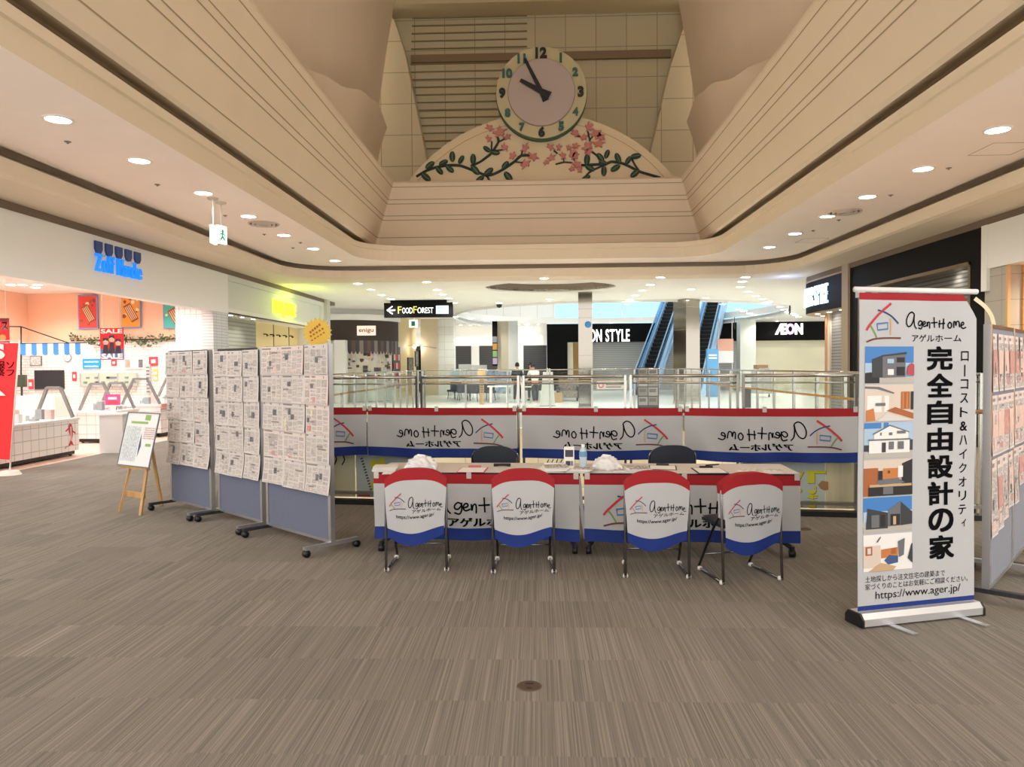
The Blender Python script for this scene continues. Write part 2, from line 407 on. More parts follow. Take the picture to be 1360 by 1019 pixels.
# inner curb and the dark slot behind it
struct('trim_3', sweep([(4.95, 21.0, 1.2, H(3.0)), (4.95, 21.0, 1.2, H(3.28)), (4.90, 20.96, 1.2, H(3.29)), (4.90, 20.96, 1.2, H(3.42)), (5.02, 21.08, 1.2, H(3.42)), (5.02, 21.08, 1.2, H(3.30)),
                         (5.7, 22.8, 1.0, H(3.30)), (5.7, 22.8, 1.0, H(3.76)), (5.28, 22.58, .3, H(3.76))]), curb_m)
struct('ceiling', sweep([(4.95, 21.0, 1.2, H(3.0)), (7.16, 22.0, 1.6, H(3.0)), (7.16, 22.0, 1.6, H(3.06)), (7.05, 21.9, 1.6, H(3.06)), (7.05, 21.9, 1.6, H(3.2)), (7.9, 22.8, 1.6, H(3.2))]), ceil_m)
struct('trim_4', sweep([(7.9, 22.8, 1.6, H(3.2)), (7.9, 22.8, 1.6, H(2.80)), (7.30, 22.15, 1.6, H(2.80)), (7.30, 22.15, 1.6, H(2.88)), (7.20, 22.05, 1.6, H(2.88)), (7.22, 22.07, 1.6, H(2.66)), (7.30, 22.15, 1.6, H(2.63)), (XW + .3, 23.0, .02, H(2.63))]), curb_m)

# far ceiling with the oval coffer and the big opening
def ell(cx, cy, rx, ry, n=48, e=2.0):
    p = []
    for k in range(n):
        a = 2 * PI * k / n; c, s_ = math.cos(a), math.sin(a)
        p.append((cx + rx * math.copysign(abs(c) ** (2 / e), c), cy + ry * math.copysign(abs(s_) ** (2 / e), s_)))
    return p
ZF = H(2.63)
cof = ell(0.45, 25.1, 2.2, 1.75); big = ell(4.2, 40.6, 8.6, 10.4, 64, 2.3)
f = MB(); f.prism([(-32, 22.98), (32, 22.98), (32, 56), (-32, 56)], ZF, ZF + 0.12, holes=[cof, big]); struct('ceiling_far', f, offwhite_m)
f = MB()
lo = [(x, y, ZF + 0.05) for x, y in cof]; hi = [(x, y, ZF + 0.30) for x, y in cof]; n = len(cof)
f.add(lo + hi, [(i, (i + 1) % n, n + (i + 1) % n, n + i) for i in range(n)]); f.add(hi, [tuple(range(n))], 1); struct('trim_5', f, [mat('coffer taupe', '#8d8172', 0.9), offwhite_m])
f = MB()
for (z0, z1, gw) in ((ZF - 0.10, ZF + 0.16, 0.0), (ZF + 0.24, ZF + 0.62, 0.35)):
    a = [(4.2 + (x - 4.2) * (1 + gw / 9), 40.6 + (y - 40.6) * (1 + gw / 9), z0) for x, y in big]; b = [(p[0], p[1], z1) for p in a]; n = len(a)
    f.add(a + b, [(i, (i + 1) % n, n + (i + 1) % n, n + i) for i in range(n)])
struct('trim_6', f, white_m)
# storey above the opening: white wall on the left, tall window onto the sky on the right
f = MB(); f.box(-32, 1.2, 53.0, 53.3, ZF + .15, 12); struct('wall_back_upper', f, gridmat('upper white panels', '#f4f4f2', '#d5d5d2', 1.2, 1.0, 0.03, 0.6))
sky_m = mat('morning sky glass', '#9fd0ee', 0.2, emit='#9fd6f9', es=0.58)
f = MB(); f.box(1.2, 18, 53.0, 53.1, ZF + .15, 12); struct('window_1', f, sky_m)
f = MB()
for x in (1.2, 6, 12): f.box(x - .06, x + .06, 52.9, 53.0, ZF + .15, 12)
struct('window_1_frame', f, white_m)
f = MB(); f.box(-6, 18, 29, 54, 12, 12.2); struct('ceiling_upper', f, offwhite_m)
f = MB(); f.box(-6.2, -6, 29, 54, ZF + .12, 12); f.box(18, 18.2, 29, 54, ZF + .12, 12); f.box(-6, 18, 28.8, 29, ZF + .12, 12); struct('wall_upper', f, white_m)

# ---- light well above the atrium
def wellgrid(fn, nu, nv): 
    m = MB(); m.rect(0, 1, 0, 1, fn, 0, nu, nv); return m
def lerp(tab, x):
    if x <= tab[0][0]: return tab[0][1]
    for (a, b), (c, d) in zip(tab, tab[1:]):
        if x <= c: 
            t = (x - a) / (c - a); t = t * t * (3 - 2 * t) * 0.6 + t * 0.4
            return b + (d - b) * t
    return tab[-1][1]
WAVE = [(-9, 8.2), (-2, 6.2), (5, 7.6), (12, 5.6), (15.2, 6.25), (17.6, 6.76), (20.6, 7.55), (22.6, 7.95), (24.2, 7.8)]
for side, sx in (('left', -1), ('right', 1)):
    def low(u, v, sx=sx):
        y = -9 + 33.2 * u; top = lerp(WAVE, y); h = 5.3 + (top - 5.3) * v
        return (sx * (4.95 + 0.25 * math.sin(v * PI) - 0.18 * v + 0.10 * math.sin(y * 0.55)), y, H(h))
    def upp(u, v, sx=sx):
        y = -9 + 33.7 * u; h = 5.3 + 7.4 * v
        return (sx * (5.55 - 0.95 * v ** 1.6 + 0.18 * math.sin(y * 0.45 + 1)), y, H(h))
    m = wellgrid(low, 70, 8)
    def rim(u, v, low=low, sx=sx):
        p = low(u, 1); return (p[0] + sx * 0.12 * v, p[1], p[2])
    m.rect(0, 1, 0, 1, rim, 0, 70, 1)
    def endc(u, v, low=low, sx=sx):
        p = low(1, v); return (p[0] + sx * 0.4 * u, p[1], p[2])
    m.rect(0, 1, 0, 1, endc, 0, 1, 8)
    struct('wall_%s_well' % side, m, sail_m)
    m = wellgrid(upp, 60, 10)
    def endc2(u, v, upp=upp, sx=sx):
        p = upp(1, v); return (p[0] + sx * 0.9 * u, p[1], p[2])
    m.rect(0, 1, 0, 1, endc2, 0, 1, 10)
    struct('wall_%s_well.001' % side, m, sail_m)
wt = gridmat('well wall panels', '#d2c8a8', '#a89c80', 1.05, 1.05, 0.03, 0.7)
f = MB(); f.box(-8.5, 8.5, 26.0, 26.2, H(5.3), H(14.5)); struct('wall_front_well', f, wt)
jl = [(505, -40), (506.5, 0), (524, 28), (538, 71), (545, 106), (552, 141), (559.5, 177), (566.5, 212), (570, 246)]
jr = [(928, -40), (925, 0), (907, 39), (891.5, 85), (883, 120), (874, 162), (865, 198), (861, 240)]
wt2 = gridmat('well jamb panels', '#dccfae', '#ad9f82', 1.05, 1.05, 0.03, 0.7)
for k, (J, xo) in enumerate(((jl, -8.4), (jr, 8.4))):
    P = [atY(a, b, 25.2) for a, b in J]; pts = [(p.x, p.z) for p in P] + [(xo, P[-1].z), (xo, P[0].z)]
    m = MB(); m.prism(pts, 25.2, 25.9, fn=lambda x, y, z: (x, z, y)); struct('wall_front_jamb' + ('' if k == 0 else '.001'), m, wt2)
f = MB()
for k in range(19):
    a = atY(548 - k * .4, 14 + k * 10.2, 25.95); b = atY(700 if k < 15 else 640 - (k - 15) * 18, 13 + k * 10.2, 25.95)
    f.box(a.x, b.x, 25.93, 25.995, a.z - .015, a.z + .015)
struct('trim_7', f, mat('louvre slat edge', '#9d9170', 0.8))
a = atY(546, 76, 25.9); b = atY(891, 66, 25.9); f = MB(); f.box(a.x, b.x, 25.85, 25.99, b.z - .26, b.z); struct('trim_8', f, mat('taupe band', '#8f7b62', 0.8))
a = atY(546, 17, 25.6); f = MB(); f.box(-8, 8, 25.0, 25.99, a.z, a.z + .5); struct('trim_9', f, mat('well beam', '#d6c8a4', 0.8))
f = MB(); f.box(-9, 9, YB, 26.2, H(12.6), H(12.8)); struct('ceiling_well', f, sail_m)
# ================================================================== SIDE WALLS AND SHOPFRONTS (structure)
beige_m = mat('beige wall paint', '#cbb79b', 0.7)
# left
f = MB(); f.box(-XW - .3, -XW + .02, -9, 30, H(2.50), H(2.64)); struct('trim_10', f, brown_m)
f = MB(); f.box(-XW - .25, -XW, 4, 19.6, 3.06, H(2.50)); struct('wall_left', f, storewhite_m)
f = MB(); f.box(-XW - .25, -XW, 7.5, 9.6, 0, 3.06); struct('wall_left_near', f, white_m)
f = MB(); f.box(-XW - .25, -XW, 19.6, 28.6, 3.95, H(2.50)); f.box(-XW - .25, -XW - .08, 19.6, 28.4, 3.10, 3.95); f.box(-XW - .25, -XW, 28.2, 28.6, 3.1, 3.95); struct('wall_left_far', f, mat('storefront grey panel', '#dcdfd8', 0.6))
f = MB(); f.box(-XW - .2, -XW + .12, 28.5, 28.95, 0, ZF); struct('pillar', f, mat('pale column', '#c9c7ba', 0.5))
# eyewear shop interior
pink_m = mat('pink wall paint', '#f3c3a6', 0.7)
wbrick = gridmat('white brick tiles', '#f4f3f1', '#c3c0bd', 0.22, 0.075, 0.012, 0.3, 'xz', 0.5)
wbrick_y = gridmat('white brick tiles side', '#f4f3f1', '#c3c0bd', 0.22, 0.075, 0.012, 0.3, 'yz', 0.5)
f = MB(); f.box(-13.6, -XW - .25, 19.4, 19.6, 2.33, 4.3); struct('wall_shop', f, pink_m)
f = MB(); f.box(-13.6, -XW - .25, 19.38, 19.6, 0, 2.33); struct('wall_shop.001', f, wbrick)
f = MB(); f.box(-13.8, -13.6, 8.5, 19.6, 2.33, 4.3); struct('wall_shop.002', f, pink_m)
f = MB(); f.box(-13.8, -13.6, 8.5, 19.6, 0, 2.33); struct('wall_shop.003', f, wbrick_y)
f = MB(); f.box(-13.8, -XW - .25, 8.5, 8.7, 0, 4.3); struct('wall_shop.004', f, white_m)
f = MB(); f.box(-13.8, -XW - .25, 8.5, 19.6, 3.62, 3.7); struct('ceiling_shop', f, white_m)
sqt = gridmat('white square tiles', '#f0efec', '#bab8b8', 0.15, 0.15, 0.012, 0.3, 'xz'); sqy = gridmat('grey square tiles', '#d6d8da', '#9ea2a6', 0.3, 0.075, 0.012, 0.3, 'yz')
f = MB(); f.box(-9.4, -XW - .3, 19.0, 19.37, 0, 3.62); struct('pillar_tiled', f, sqt)
f = MB(); f.box(-XW - .3, -XW - .02, 18.7, 19.6, 0, 3.06); struct('pillar_tiled.001', f, sqy)
# second shop, closed
f = MB(); f.box(-9.3, -9.2, 19.6, 24.0, 0, 3.1); struct('door_1', f, slatmat('roller shutter pale', '#8d8c80', '#a8a798', 0.12, 'z', 0.5, 0.1))
f = MB(); f.box(-9.3, -9.2, 24.0, 28.6, 0, 3.1); struct('wall_left_recess', f, mat('cream shop wall', '#ead59c', 0.6))
f = MB()
for y in (25.6, 27.2): f.box(-9.2, -9.18, y - .015, y + .015, 0, 3.1)
struct('trim_11', f, brown_m)
f = MB(); f.box(-9.3, -XW, 19.6, 28.6, 3.1, 3.2); struct('ceiling_shop.001', f, white_m)
f = MB(); f.box(-9.3, -XW - .1, 28.3, 28.5, 0, 3.1); struct('wall_left_end', f, white_m)
# right
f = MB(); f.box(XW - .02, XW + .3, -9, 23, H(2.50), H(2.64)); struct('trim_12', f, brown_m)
f = MB(); f.box(XW - .04, XW + .25, 4, 14.0, 3.30, H(2.50)); f.box(XW - .06, XW, 13.85, 14.02, 2.9, H(2.5)); struct('wall_right', f, storewhite_m)
gt = gridmat('grey beige wall tiles', '#b3aea2', '#8f8a80', 0.9, 0.45, 0.012, 0.4, 'yz')
ot = gridmat('orange wall tiles', '#d99f62', '#a97845', 0.9, 0.45, 0.015, 0.4, 'yz')
f = MB(); f.box(XW, XW + .25, 13.35, 14.0, 0, 3.30); struct('wall_right_tiled', f, gt)
f = MB(); f.box(XW + 1.6, XW + 1.8, 7.0, 13.35, 0, 3.45); f.box(XW + .25, XW + 1.8, 13.30, 13.36, 0, 3.45); struct('wall_right_orange', f, ot)
f = MB(); f.box(XW, XW + 1.8, 7.0, 13.35, 3.45, 3.5); struct('ceiling_shop.003', f, white_m)
f = MB(); f.box(XW - .02, XW + .03, 12.55, 12.65, 0, 3.30); f.box(XW - .02, XW + .03, 13.3, 13.36, 0, 3.3); struct('trim_13', f, mat('light wood trim', '#d8ae7c', 0.5))
f = MB(); f.box(XW, XW + .25, 14.02, 14.45, 0, H(2.50)); f.box(XW, XW + .25, 14.45, 19.9, 3.52, H(2.50)); f.box(XW, XW + .25, 19.4, 19.9, 0, 3.52); struct('wall_right_black', f, black_m)
bronze = mat('bronze frame', '#7d6b52', 0.35, 0.7)
f = MB(); f.box(XW - .01, XW + .3, 14.45, 14.52, 0, 3.52); f.box(XW - .01, XW + .3, 14.45, 19.4, 3.45, 3.52); f.box(XW - .01, XW + .3, 19.33, 19.4, 0, 3.52); struct('trim_14', f, bronze)
f = MB(); f.box(XW + .5, XW + .55, 14.45, 19.4, 0, 3.6); struct('door_2', f, slatmat('roller shutter grey', '#4d4b48', '#7c7a76', 0.09))
f = MB(); f.box(XW + .2, XW + .55, 14.45, 19.4, 3.5, 3.55); struct('ceiling_shop.002', f, bronze)
f = MB(); f.box(XW - .06, XW + .25, 19.9, 20.3, 0, ZF); struct('pillar.001', f, mat('taupe column', '#b7a68e', 0.6))
# rounded corner shop on the right
CX, CY, CR = 10.75, 22.7, 2.5
def round_right(r, y0=20.3, n=14, a1=95):
    p = [(CX - r, y0)]
    for i in range(n + 1):
        a = PI - R(a1) * i / n; p.append((CX + r * math.cos(a), CY + r * math.sin(a)))
    return p
def curved(mb, path, z0, z1, mi=0):
    n = len(path); mb.add([(x, y, z0) for x, y in path] + [(x, y, z1) for x, y in path], [(i, i + 1, n + i + 1, n + i) for i in range(n - 1)], mi, True)
f = MB(); pth = round_right(CR); curved(f, pth, 3.12, 4.05); struct('wall_right_curved', f, black_m)
f = MB(); curved(f, pth, 4.05, ZF); pin = round_right(CR + .0); pb = round_right(CR - .9); n = len(pth)
f.add([(x, y, 3.12) for x, y in pth] + [(x, y, 3.12) for x, y in pb], [(i, i + 1, n + i + 1, n + i) for i in range(n - 1)]); struct('trim_15', f, mat('taupe soffit', '#b9a78d', 0.7))
f = MB(); curved(f, round_right(CR - .55)[2:], 0, 3.12); struct('wall_right_wood', f, woodmat('honey wood panel', '#a86a2d', '#c98a48', 'z', 0.4))
f = MB(); f.box(XW + .56, XW + .6, 20.3, 22.6, 0, 3.12); struct('door_3', f, slatmat('roller shutter steel', '#737270', '#a09f9c', 0.09))
f = MB(); f.box(XW + .5, XW + .62, 22.55, 22.72, 0, 3.12); struct('trim_16', f, mat('pale jamb', '#d8cdb8', 0.5))
# back walls of the far hall
f = MB(); f.box(-32, -8.6, 47.8, 48, 0, ZF + .1); f.box(-8.6, 0.6, 47.8, 48, 2.85, ZF + .1); f.box(-1.35, -0.9, 47.6, 47.8, 0, 2.9); f.box(-4.25, -3.75, 47.6, 47.8, 0, 2.9); f.box(-9.2, -8.2, 47.6, 47.8, 0, 2.9); struct('wall_back', f, white_m)
for k, (x0, x1) in enumerate(((-8.2, -4.25), (-3.75, -1.35))):
    f = MB(); f.box(x0, x1, 47.75, 47.8, 0, 2.9); struct('door_%d' % (4 + k), f, slatmat('roller shutter dark', '#38383a', '#4c4c4e', 0.12))
f = MB(); f.box(-0.9, 0.6, 47.75, 47.8, 0, 2.9); struct('door_6', f, slatmat('roller shutter dark', '#38383a', '#4c4c4e', 0.12))
f = MB(); f.box(0.6, 26, 46.9, 47.2, 3.05, ZF - .02); f.box(0.6, 1.9, 46.9, 47.2, 0, 3.05); struct('wall_back_black', f, black_m)
f = MB(); f.box(1.9, 3.1, 47.3, 47.4, 0, 3.05); struct('wall_back_wood', f, woodmat('tan entrance wood', '#a98047', '#c49a5c', 'z', 0.4))
f = MB(); f.box(1.9, 2.25, 47.0, 47.3, 0, 3.05); f.box(3.1, 3.5, 47.0, 47.3, 0, 3.05); struct('pillar.002', f, mat('cream jamb', '#e3ddc8', 0.6))
f = MB(); f.box(3.5, 13.4, 47.2, 47.3, 0, 3.05); struct('door_7', f, slatmat('roller shutter silver', '#9b9b99', '#b9b9b6', 0.12))
f = MB(); f.box(13.4, 26, 47.1, 47.3, 0, 3.05); struct('wall_back_cream', f, mat('cream lit wall', '#ece6cd', 0.7))
# pillars in the far hall
f = MB(); f.box(-.5, .5, -.5, .5, 0, ZF, 0); o = struct('pillar.003', f, gridmat('white pillar tiles', '#e6e7e4', '#b7bab8', 1.0, 0.42, 0.012, 0.4, 'xz')); o.location = (-5.15, 41.6, 0)
f = MB(); f.box(-.48, .48, -.5, .5, 0, ZF, 0); o = struct('pillar.004', f, mat('beige pillar', '#cdbfa4', 0.6)); o.location = (-5.98, 41.45, 0)
f = MB(); f.box(-.33, .33, -.4, .4, 0, ZF); o = struct('pillar.005', f, mat('cream pillar', '#d3c9b2', 0.6)); o.location = (-2.03, 44, 0)
f = MB(); f.box(-.28, .28, -.4, .4, 0, ZF); o = struct('pillar.006', f, mat('white pillar', '#e4e5e3', 0.5)); o.location = (-1.42, 43.9, 0)
# left side of the far hall: beige shop wall
f = MB(); f.box(-7.3, -7.1, 36, 43.2, 0, ZF); f.box(-12, -7.3, 43.0, 43.2, 0, ZF); struct('wall_left_beige', f, mat('beige lit shop wall', '#cfbd8d', 0.6))
# ================================================================== PRINTED MATTER HELPERS
WORD = [  # handwritten wordmark, strokes in a box of x 440..945, y 280..415 (y down)
    [(508, 298), (490, 286), (466, 300), (447, 340), (447, 378), (462, 398), (485, 385), (503, 345), (511, 300), (508, 345), (513, 390), (528, 412)],
    [(604, 360), (588, 352), (574, 366), (574, 384), (588, 388), (602, 370), (604, 352), (605, 392), (595, 414), (574, 408)],
    [(612, 382), (632, 372), (630, 358), (618, 360), (612, 380), (622, 396), (642, 388)],
    [(648, 362), (651, 395), (655, 370), (664, 360), (670, 372), (670, 408)],
    [(706, 325), (709, 402)], [(682, 367), (730, 363)], [(749, 348), (747, 402)], [(779, 336), (775, 412)], [(742, 374), (786, 370)],
    [(822, 362), (810, 380), (814, 404), (828, 406), (836, 386), (830, 366), (820, 362)],
    [(852, 402), (852, 362), (862, 358), (868, 388), (872, 360), (886, 354), (892, 372), (894, 398)],
    [(904, 388), (926, 378), (924, 362), (910, 368), (906, 392), (920, 410), (944, 402)]]
HOUSE = [  # house emblem, box x 135..415, y 210..545 (y down): (points, width, material)
    ([(335, 215), (240, 305), (165, 395), (140, 437)], 17, 3), ([(235, 270), (290, 288), (345, 325), (392, 380)], 11, 4),
    ([(172, 405), (195, 445), (220, 500)], 11, 5), ([(226, 387), (312, 376), (311, 430), (230, 440), (226, 387)], 11, 8),
    ([(333, 345), (337, 410), (333, 478)], 11, 6), ([(140, 540), (205, 516), (300, 508), (410, 509)], 12, 7)]
PM = [cloth_w, cloth_r, cloth_b, lred, lblue, lgreen, lorange, lbrown, lbox, ink_m]    # shared print palette: 0..9
def mapbox(pts, sb, db):
    (a, b, c, d), (e, f_, g_, h) = sb, db
    return [(e + (x - a) / (b - a) * (f_ - e), g_ + (y - c) / (d - c) * (h - g_)) for x, y in pts]
def wordmark(mb, box, fn, w, mi=9, sc=(1, 1)):
    for k_, s_ in enumerate(WORD): mb.stroke(mapbox([(x_ + (26 if k_ == 0 else 0), y_) for x_, y_ in s_], (470, 945, 283, 415), box), w, fn, mi, True, sc)
def house(mb, box, fn, k=1.0, sc=(1, 1)):
    sc_ = (box[1] - box[0]) * sc[0] / 280
    for pts, w, mi in HOUSE: mb.stroke(mapbox(pts, (135, 415, 210, 545), box), abs(w * sc_) * k, fn, mi, mi != 8, sc)
def kana(mb, box, fn, flip=False, bold=0.02):
    mb.text('アゲルホーム', box[0], box[1], -box[3], -box[2], lambda u, v: fn(u, -v), 9, bold, flip)
BW, BH = 1.74, 0.555
def house_banner(name, label, group, loc, rotz, mirror, seed, sag=0.0):
    """long cloth: local x -BW/2..BW/2, z 0 (top) down to -BH, faces local -y"""
    t = thing(name, label, 'banner', loc, rotz, group)
    r = random.Random(seed); ph = [r.uniform(0, 6) for _ in range(4)]
    def surf(u, v, off=0.0):      # u 0..1 left->right as seen, v 0..1 top->bottom
        x = (u - .5) * BW
        e = abs(2 * u - 1)
        y = 0.012 * math.sin(9 * u + ph[0] + 3 * v) * v + 0.009 * math.sin(23 * u - 4 * v + ph[1]) * (0.3 + v) + 0.010 * math.sin(5 * v + 7 * u + ph[2]) * v
        z = -v * BH - sag * (1 - e ** 2) * (0.35 + v) * 1.0 + 0.006 * math.sin(11 * u + ph[3]) * v
        return (x, y - 0.03 - off, z)
    m = MB()
    for v0, v1, mi, k in ((0, .15, 1, 2), (.15, .815, 0, 8), (.815, 1, 2, 2)):
        m.rect(0, 1, v0, v1, surf, mi, 36, k)
    m.build('cloth', PM, t)
    g = (lambda u, v: surf(1 - u, v, 0.004)) if mirror else (lambda u, v: surf(u, v, 0.004))
    m = MB(); wordmark(m, (.29, .80, .24, .60), g, .0135, 9, (BW, BH)); kana(m, (.37, .735, .655, .785), g, False, .03); m.build('lettering', PM, t)
    m = MB(); house(m, (.09, .285, .22, .765), g, .95, (BW, BH)); m.build('emblem', PM, t)
    for u in (0.015, 0.985, 0.47):
        m = MB(); m.rect(u - .012, u + .012, -.035, .07, lambda a, b: surf(a, b, 0.005), 0); m.build('tape', mat('clear tape', '#c9c3bd', 0.3), t)
    return t

# ================================================================== NEAR BALUSTRADE (oblique) with the four banners
ang = math.atan(-0.1407); ux = Vector((math.cos(ang), math.sin(ang), 0))
t = thing('balustrade', 'long glass balustrade with steel rails and wooden handrail carrying the cloth banners', 'balustrade', (VX0, RL(VX0), 0), ang)
LEN = (VX1 - VX0) / math.cos(ang)
m = MB(); m.box(0, LEN, -.06, .06, 0, .055); m.build('plinth', mat('black plinth', '#17181a', 0.4), t)
m = MB(); m.box(0, LEN, -.03, .03, .115, .15); m.build('bottom_rail', steel_m, t)
NP = 7; pw = LEN / NP
for i in range(NP):
    a, b = i * pw + .03, (i + 1) * pw - .03
    m = MB(); m.box(a, b, -.004, .004, .15, 1.44); m.build('glass_panel', glass_m, t)
    m = MB(); m.tube([(a, 0, 1.475), (b, 0, 1.475)], .019, 8); m.tube([(a, 0, 1.40), (b, 0, 1.40)], .010, 8); m.build('top_rail', steel_m, t)
for i in range(NP + 1):
    for dx in (-.03, .03):
        x = min(max(i * pw + dx, .02), LEN - .02)
        m = MB(); m.box(x - .013, x + .013, -.02, .02, .055, 1.49); m.build('post', steel_m, t)
m = MB(); m.tube([(0, -.045, 1.10), (LEN, -.045, 1.10)], .022, 10); m.build('handrail', woodmat('handrail wood', '#7a4a25', '#9a6437', 'x'), t)
# banner centres along the rail, top at z 1.10
def rail_pt(px): 
    d = ray(px, 560); s_ = (8.57 - 0.1407 * 2.12) / (d.y + 0.1407 * d.x); return d * s_
edges = [(487 + 690) / 2, (690 + 907) / 2, (907 + 1134) / 2]
cs = [rail_pt(e) for e in edges]; cs = [cs[0] - ux * (BW + .015)] + cs
tags_ = ['white cloth banner on the balustrade partly hidden behind the newspaper board', 'white cloth banner with mirrored lettering above the left table end', 'white cloth banner with mirrored lettering behind the water bottle', 'white cloth banner with mirrored lettering hung nearest the roll-up stand']
nrm = Vector((math.sin(ang), -math.cos(ang), 0))
for i, c in enumerate(cs):
    p = c + nrm * .055
    house_banner('cloth_banner', tags_[i], 'cloth banners on the balustrade', (p.x, p.y, 1.135), ang, True, i + 3, sag=0.012)

# posters and board fixed on the void side of the glass, low down
def rail_frame(px0, px1, pyt, pyb, off):
    a, b = rail_pt(px0), rail_pt(px1); za = EYE - (pyt - 486) / F_PX * a.y; zb = EYE - (pyb - 486) / F_PX * a.y
    return a - nrm * off, b - nrm * off, za, zb
ypost = mat('poster yellow letters', '#efe53c', 0.6); gpost = mat('grey blue poster', '#d3dcdc', 0.6); olive = mat('olive letter edge', '#7a7a1e', 0.6)
def low_poster(name, label, px0, px1, z0, z1, off, col):
    a = rail_pt(px0) - nrm * off; b = rail_pt(px1) - nrm * off; w = (b - a).length; c = (a + b) / 2
    t = thing(name, label, 'poster', (c.x, c.y, 0), ang); m = MB(); m.box(-w / 2, w / 2, 0, .012, z0, z1); m.build('sheet', col, t); return t, w
t, w = low_poster('event_poster', 'grey poster with big yellow upside-down letters behind the right table end', 985, 1099, .06, .95, .10, gpost)
fn = lambda u, v: (u, -.003, v); f2 = lambda u, v: (u + .006, -.0015, v - .006)
for ch, u0, u1, z0, z1 in (('L', .255, .44, .325, .465), ('e', .255, .345, .21, .31), ('t', .25, .355, .155, .205), ('s', .255, .345, .065, .115), ('A', .10, .22, .34, .45), ('b', .13, .2, .2, .28), ('s', .13, .2, .07, .12)):
    m = MB(); m.text(ch, u0, u1, z0, z1, f2, 1, .05, flipv=True); m.text(ch, u0, u1, z0, z1, fn, 0, .05, flipv=True); m.build('lettering', [ypost, olive], t)
m = MB(); m.poly([(.385, .27), (.36, .31), (.40, .355), (.465, .345), (.465, .26), (.43, .25)], fn); m.build('fruit_picture', mat('poster orange', '#bd8a55', 0.6), t)
t, w = low_poster('event_poster', 'grey poster with yellow blots beside the left table end', 468, 560, .06, .95, .10, gpost)
m = MB()
for k in range(13): m.obox((-w / 2 + .07 + k * .010, -.003, .52 - k * .033), .03, .002, .016, (0, R(-25), 0))
m.build('lettering', mat('dark red letters', '#5c3f44', 0.6), t)
m = MB()
for cx, cz in ((-.20, .455), (-.10, .47), (-.19, .20), (-.10, .25)): m.poly([(cx + .05 * math.cos(a) * (1 + .2 * math.sin(3 * a)), cz + .06 * math.sin(a)) for a in [k * .5 for k in range(12)]], fn)
m.build('flower_print', ypost, t)
m = MB(); m.rect(-w / 2 + .02, -w / 2 + .17, .075, .115, lambda u, v: (u, -.004, v)); m.build('red_print', mat('poster red', '#c4545a', .6), t)
for k, (x0, x1) in enumerate(((400, 466), (1100, 1180))):
    a = rail_pt(x0) - nrm * .11; b = rail_pt(x1) - nrm * .11; w = (b - a).length; c = (a + b) / 2
    t = thing('notice_board', ['cream board behind the glass under the leftmost banner', 'pale wood board behind the glass left of the roll-up stand'][k], 'board', (c.x, c.y, 0), ang)
    m = MB(); m.box(-w / 2, w / 2, 0, .02, .06, .92); m.build('sheet', mat('cream ply', '#f3e9c8', .6) if k == 0 else woodmat('pale ply', '#e6d7b4', '#f2e6c8', 'z'), t)
    if k == 0:
        m = MB()
        for q in range(4): m.stroke([(-.14 + q * .1, .56), (-.12 + q * .1, .50), (-.15 + q * .1, .44)], .014, lambda u, v: (u, -.004, v))
        m.build('handwriting', ink_m, t)

# side and far balustrades round the void
def side_rail(name, label, p0, p1, post_gap):
    p0 = Vector(p0); p1 = Vector(p1); L_ = (p1 - p0).length; a = math.atan2(p1.y - p0.y, p1.x - p0.x)
    t = thing(name, label, 'balustrade', p0, a)
    n = max(1, round(L_ / post_gap)); g = L_ / n
    for i in range(n): m = MB(); m.box(i * g + .03, (i + 1) * g - .03, -.004, .004, .12, 1.40); m.build('glass_panel', glass_m, t)
    for i in range(n + 1): m = MB(); m.box(min(max(i * g, .03), L_ - .03) - .03, min(max(i * g, .03), L_ - .03) + .03, -.02, .02, 0, 1.45); m.build('post', steel_m, t)
    m = MB(); m.tube([(0, 0, 1.46), (L_, 0, 1.46)], .02, 8); m.build('top_rail', steel_m, t)
    m = MB(); m.tube([(0, .05, 1.08), (L_, .05, 1.08)], .02, 8); m.build('handrail', wood_m, t)
    m = MB(); m.box(0, L_, -.04, .04, 0, .10); m.build('plinth', steel_m, t)
side_rail('balustrade', 'glass balustrade running away along the left side of the void', (VX0 - .08, RL(VX0) + .3, 0), (VX0 - .08, VY1 - .1, 0), 1.0)
side_rail('balustrade', 'glass balustrade running away along the right side of the void', (VX1 + .08, RL(VX1) + .3, 0), (VX1 + .08, VY1 - .1, 0), 1.1)
side_rail('balustrade', 'glass balustrade along the far edge of the void below the escalator', (VX0 - .08, VY1 + .05, 0), (VX1 + .08, VY1 + .05, 0), 1.35)

# ================================================================== NEWSPAPER BOARDS
TH = 1.8
felt_m = mat('blue grey felt', '#686f84', 0.9, var=0.03, vscale=30)
felt2_m = mat('grey felt', '#8b8f9a', 0.9, var=0.03, vscale=30)
news_m = mat('newsprint', '#d3cdca', 0.85, var=0.03, vscale=9)
newsp_m = mat('newsprint pink', '#dfcfc9', 0.85, var=0.03, vscale=9)
ntext = printmat('newsprint small text', '#d4cdc9', '#aba4a1', 60, 170)
ntext2 = printmat('newsprint dense text', '#c9c2bf', '#979190', 90, 180)
nphoto = mat('newsprint photo', '#6a696e', 0.8, var=0.5, vscale=45); nhead = mat('newsprint headline', '#8f8886', 0.8)
nred = mat('newsprint red', '#c9958d', 0.8, var=0.2, vscale=30); npink = mat('newsprint pink ad', '#dfc0b4', 0.8, var=.1, vscale=20)
NM = [news_m, ntext, ntext2, nphoto, nhead, nred, npink, newsp_m]
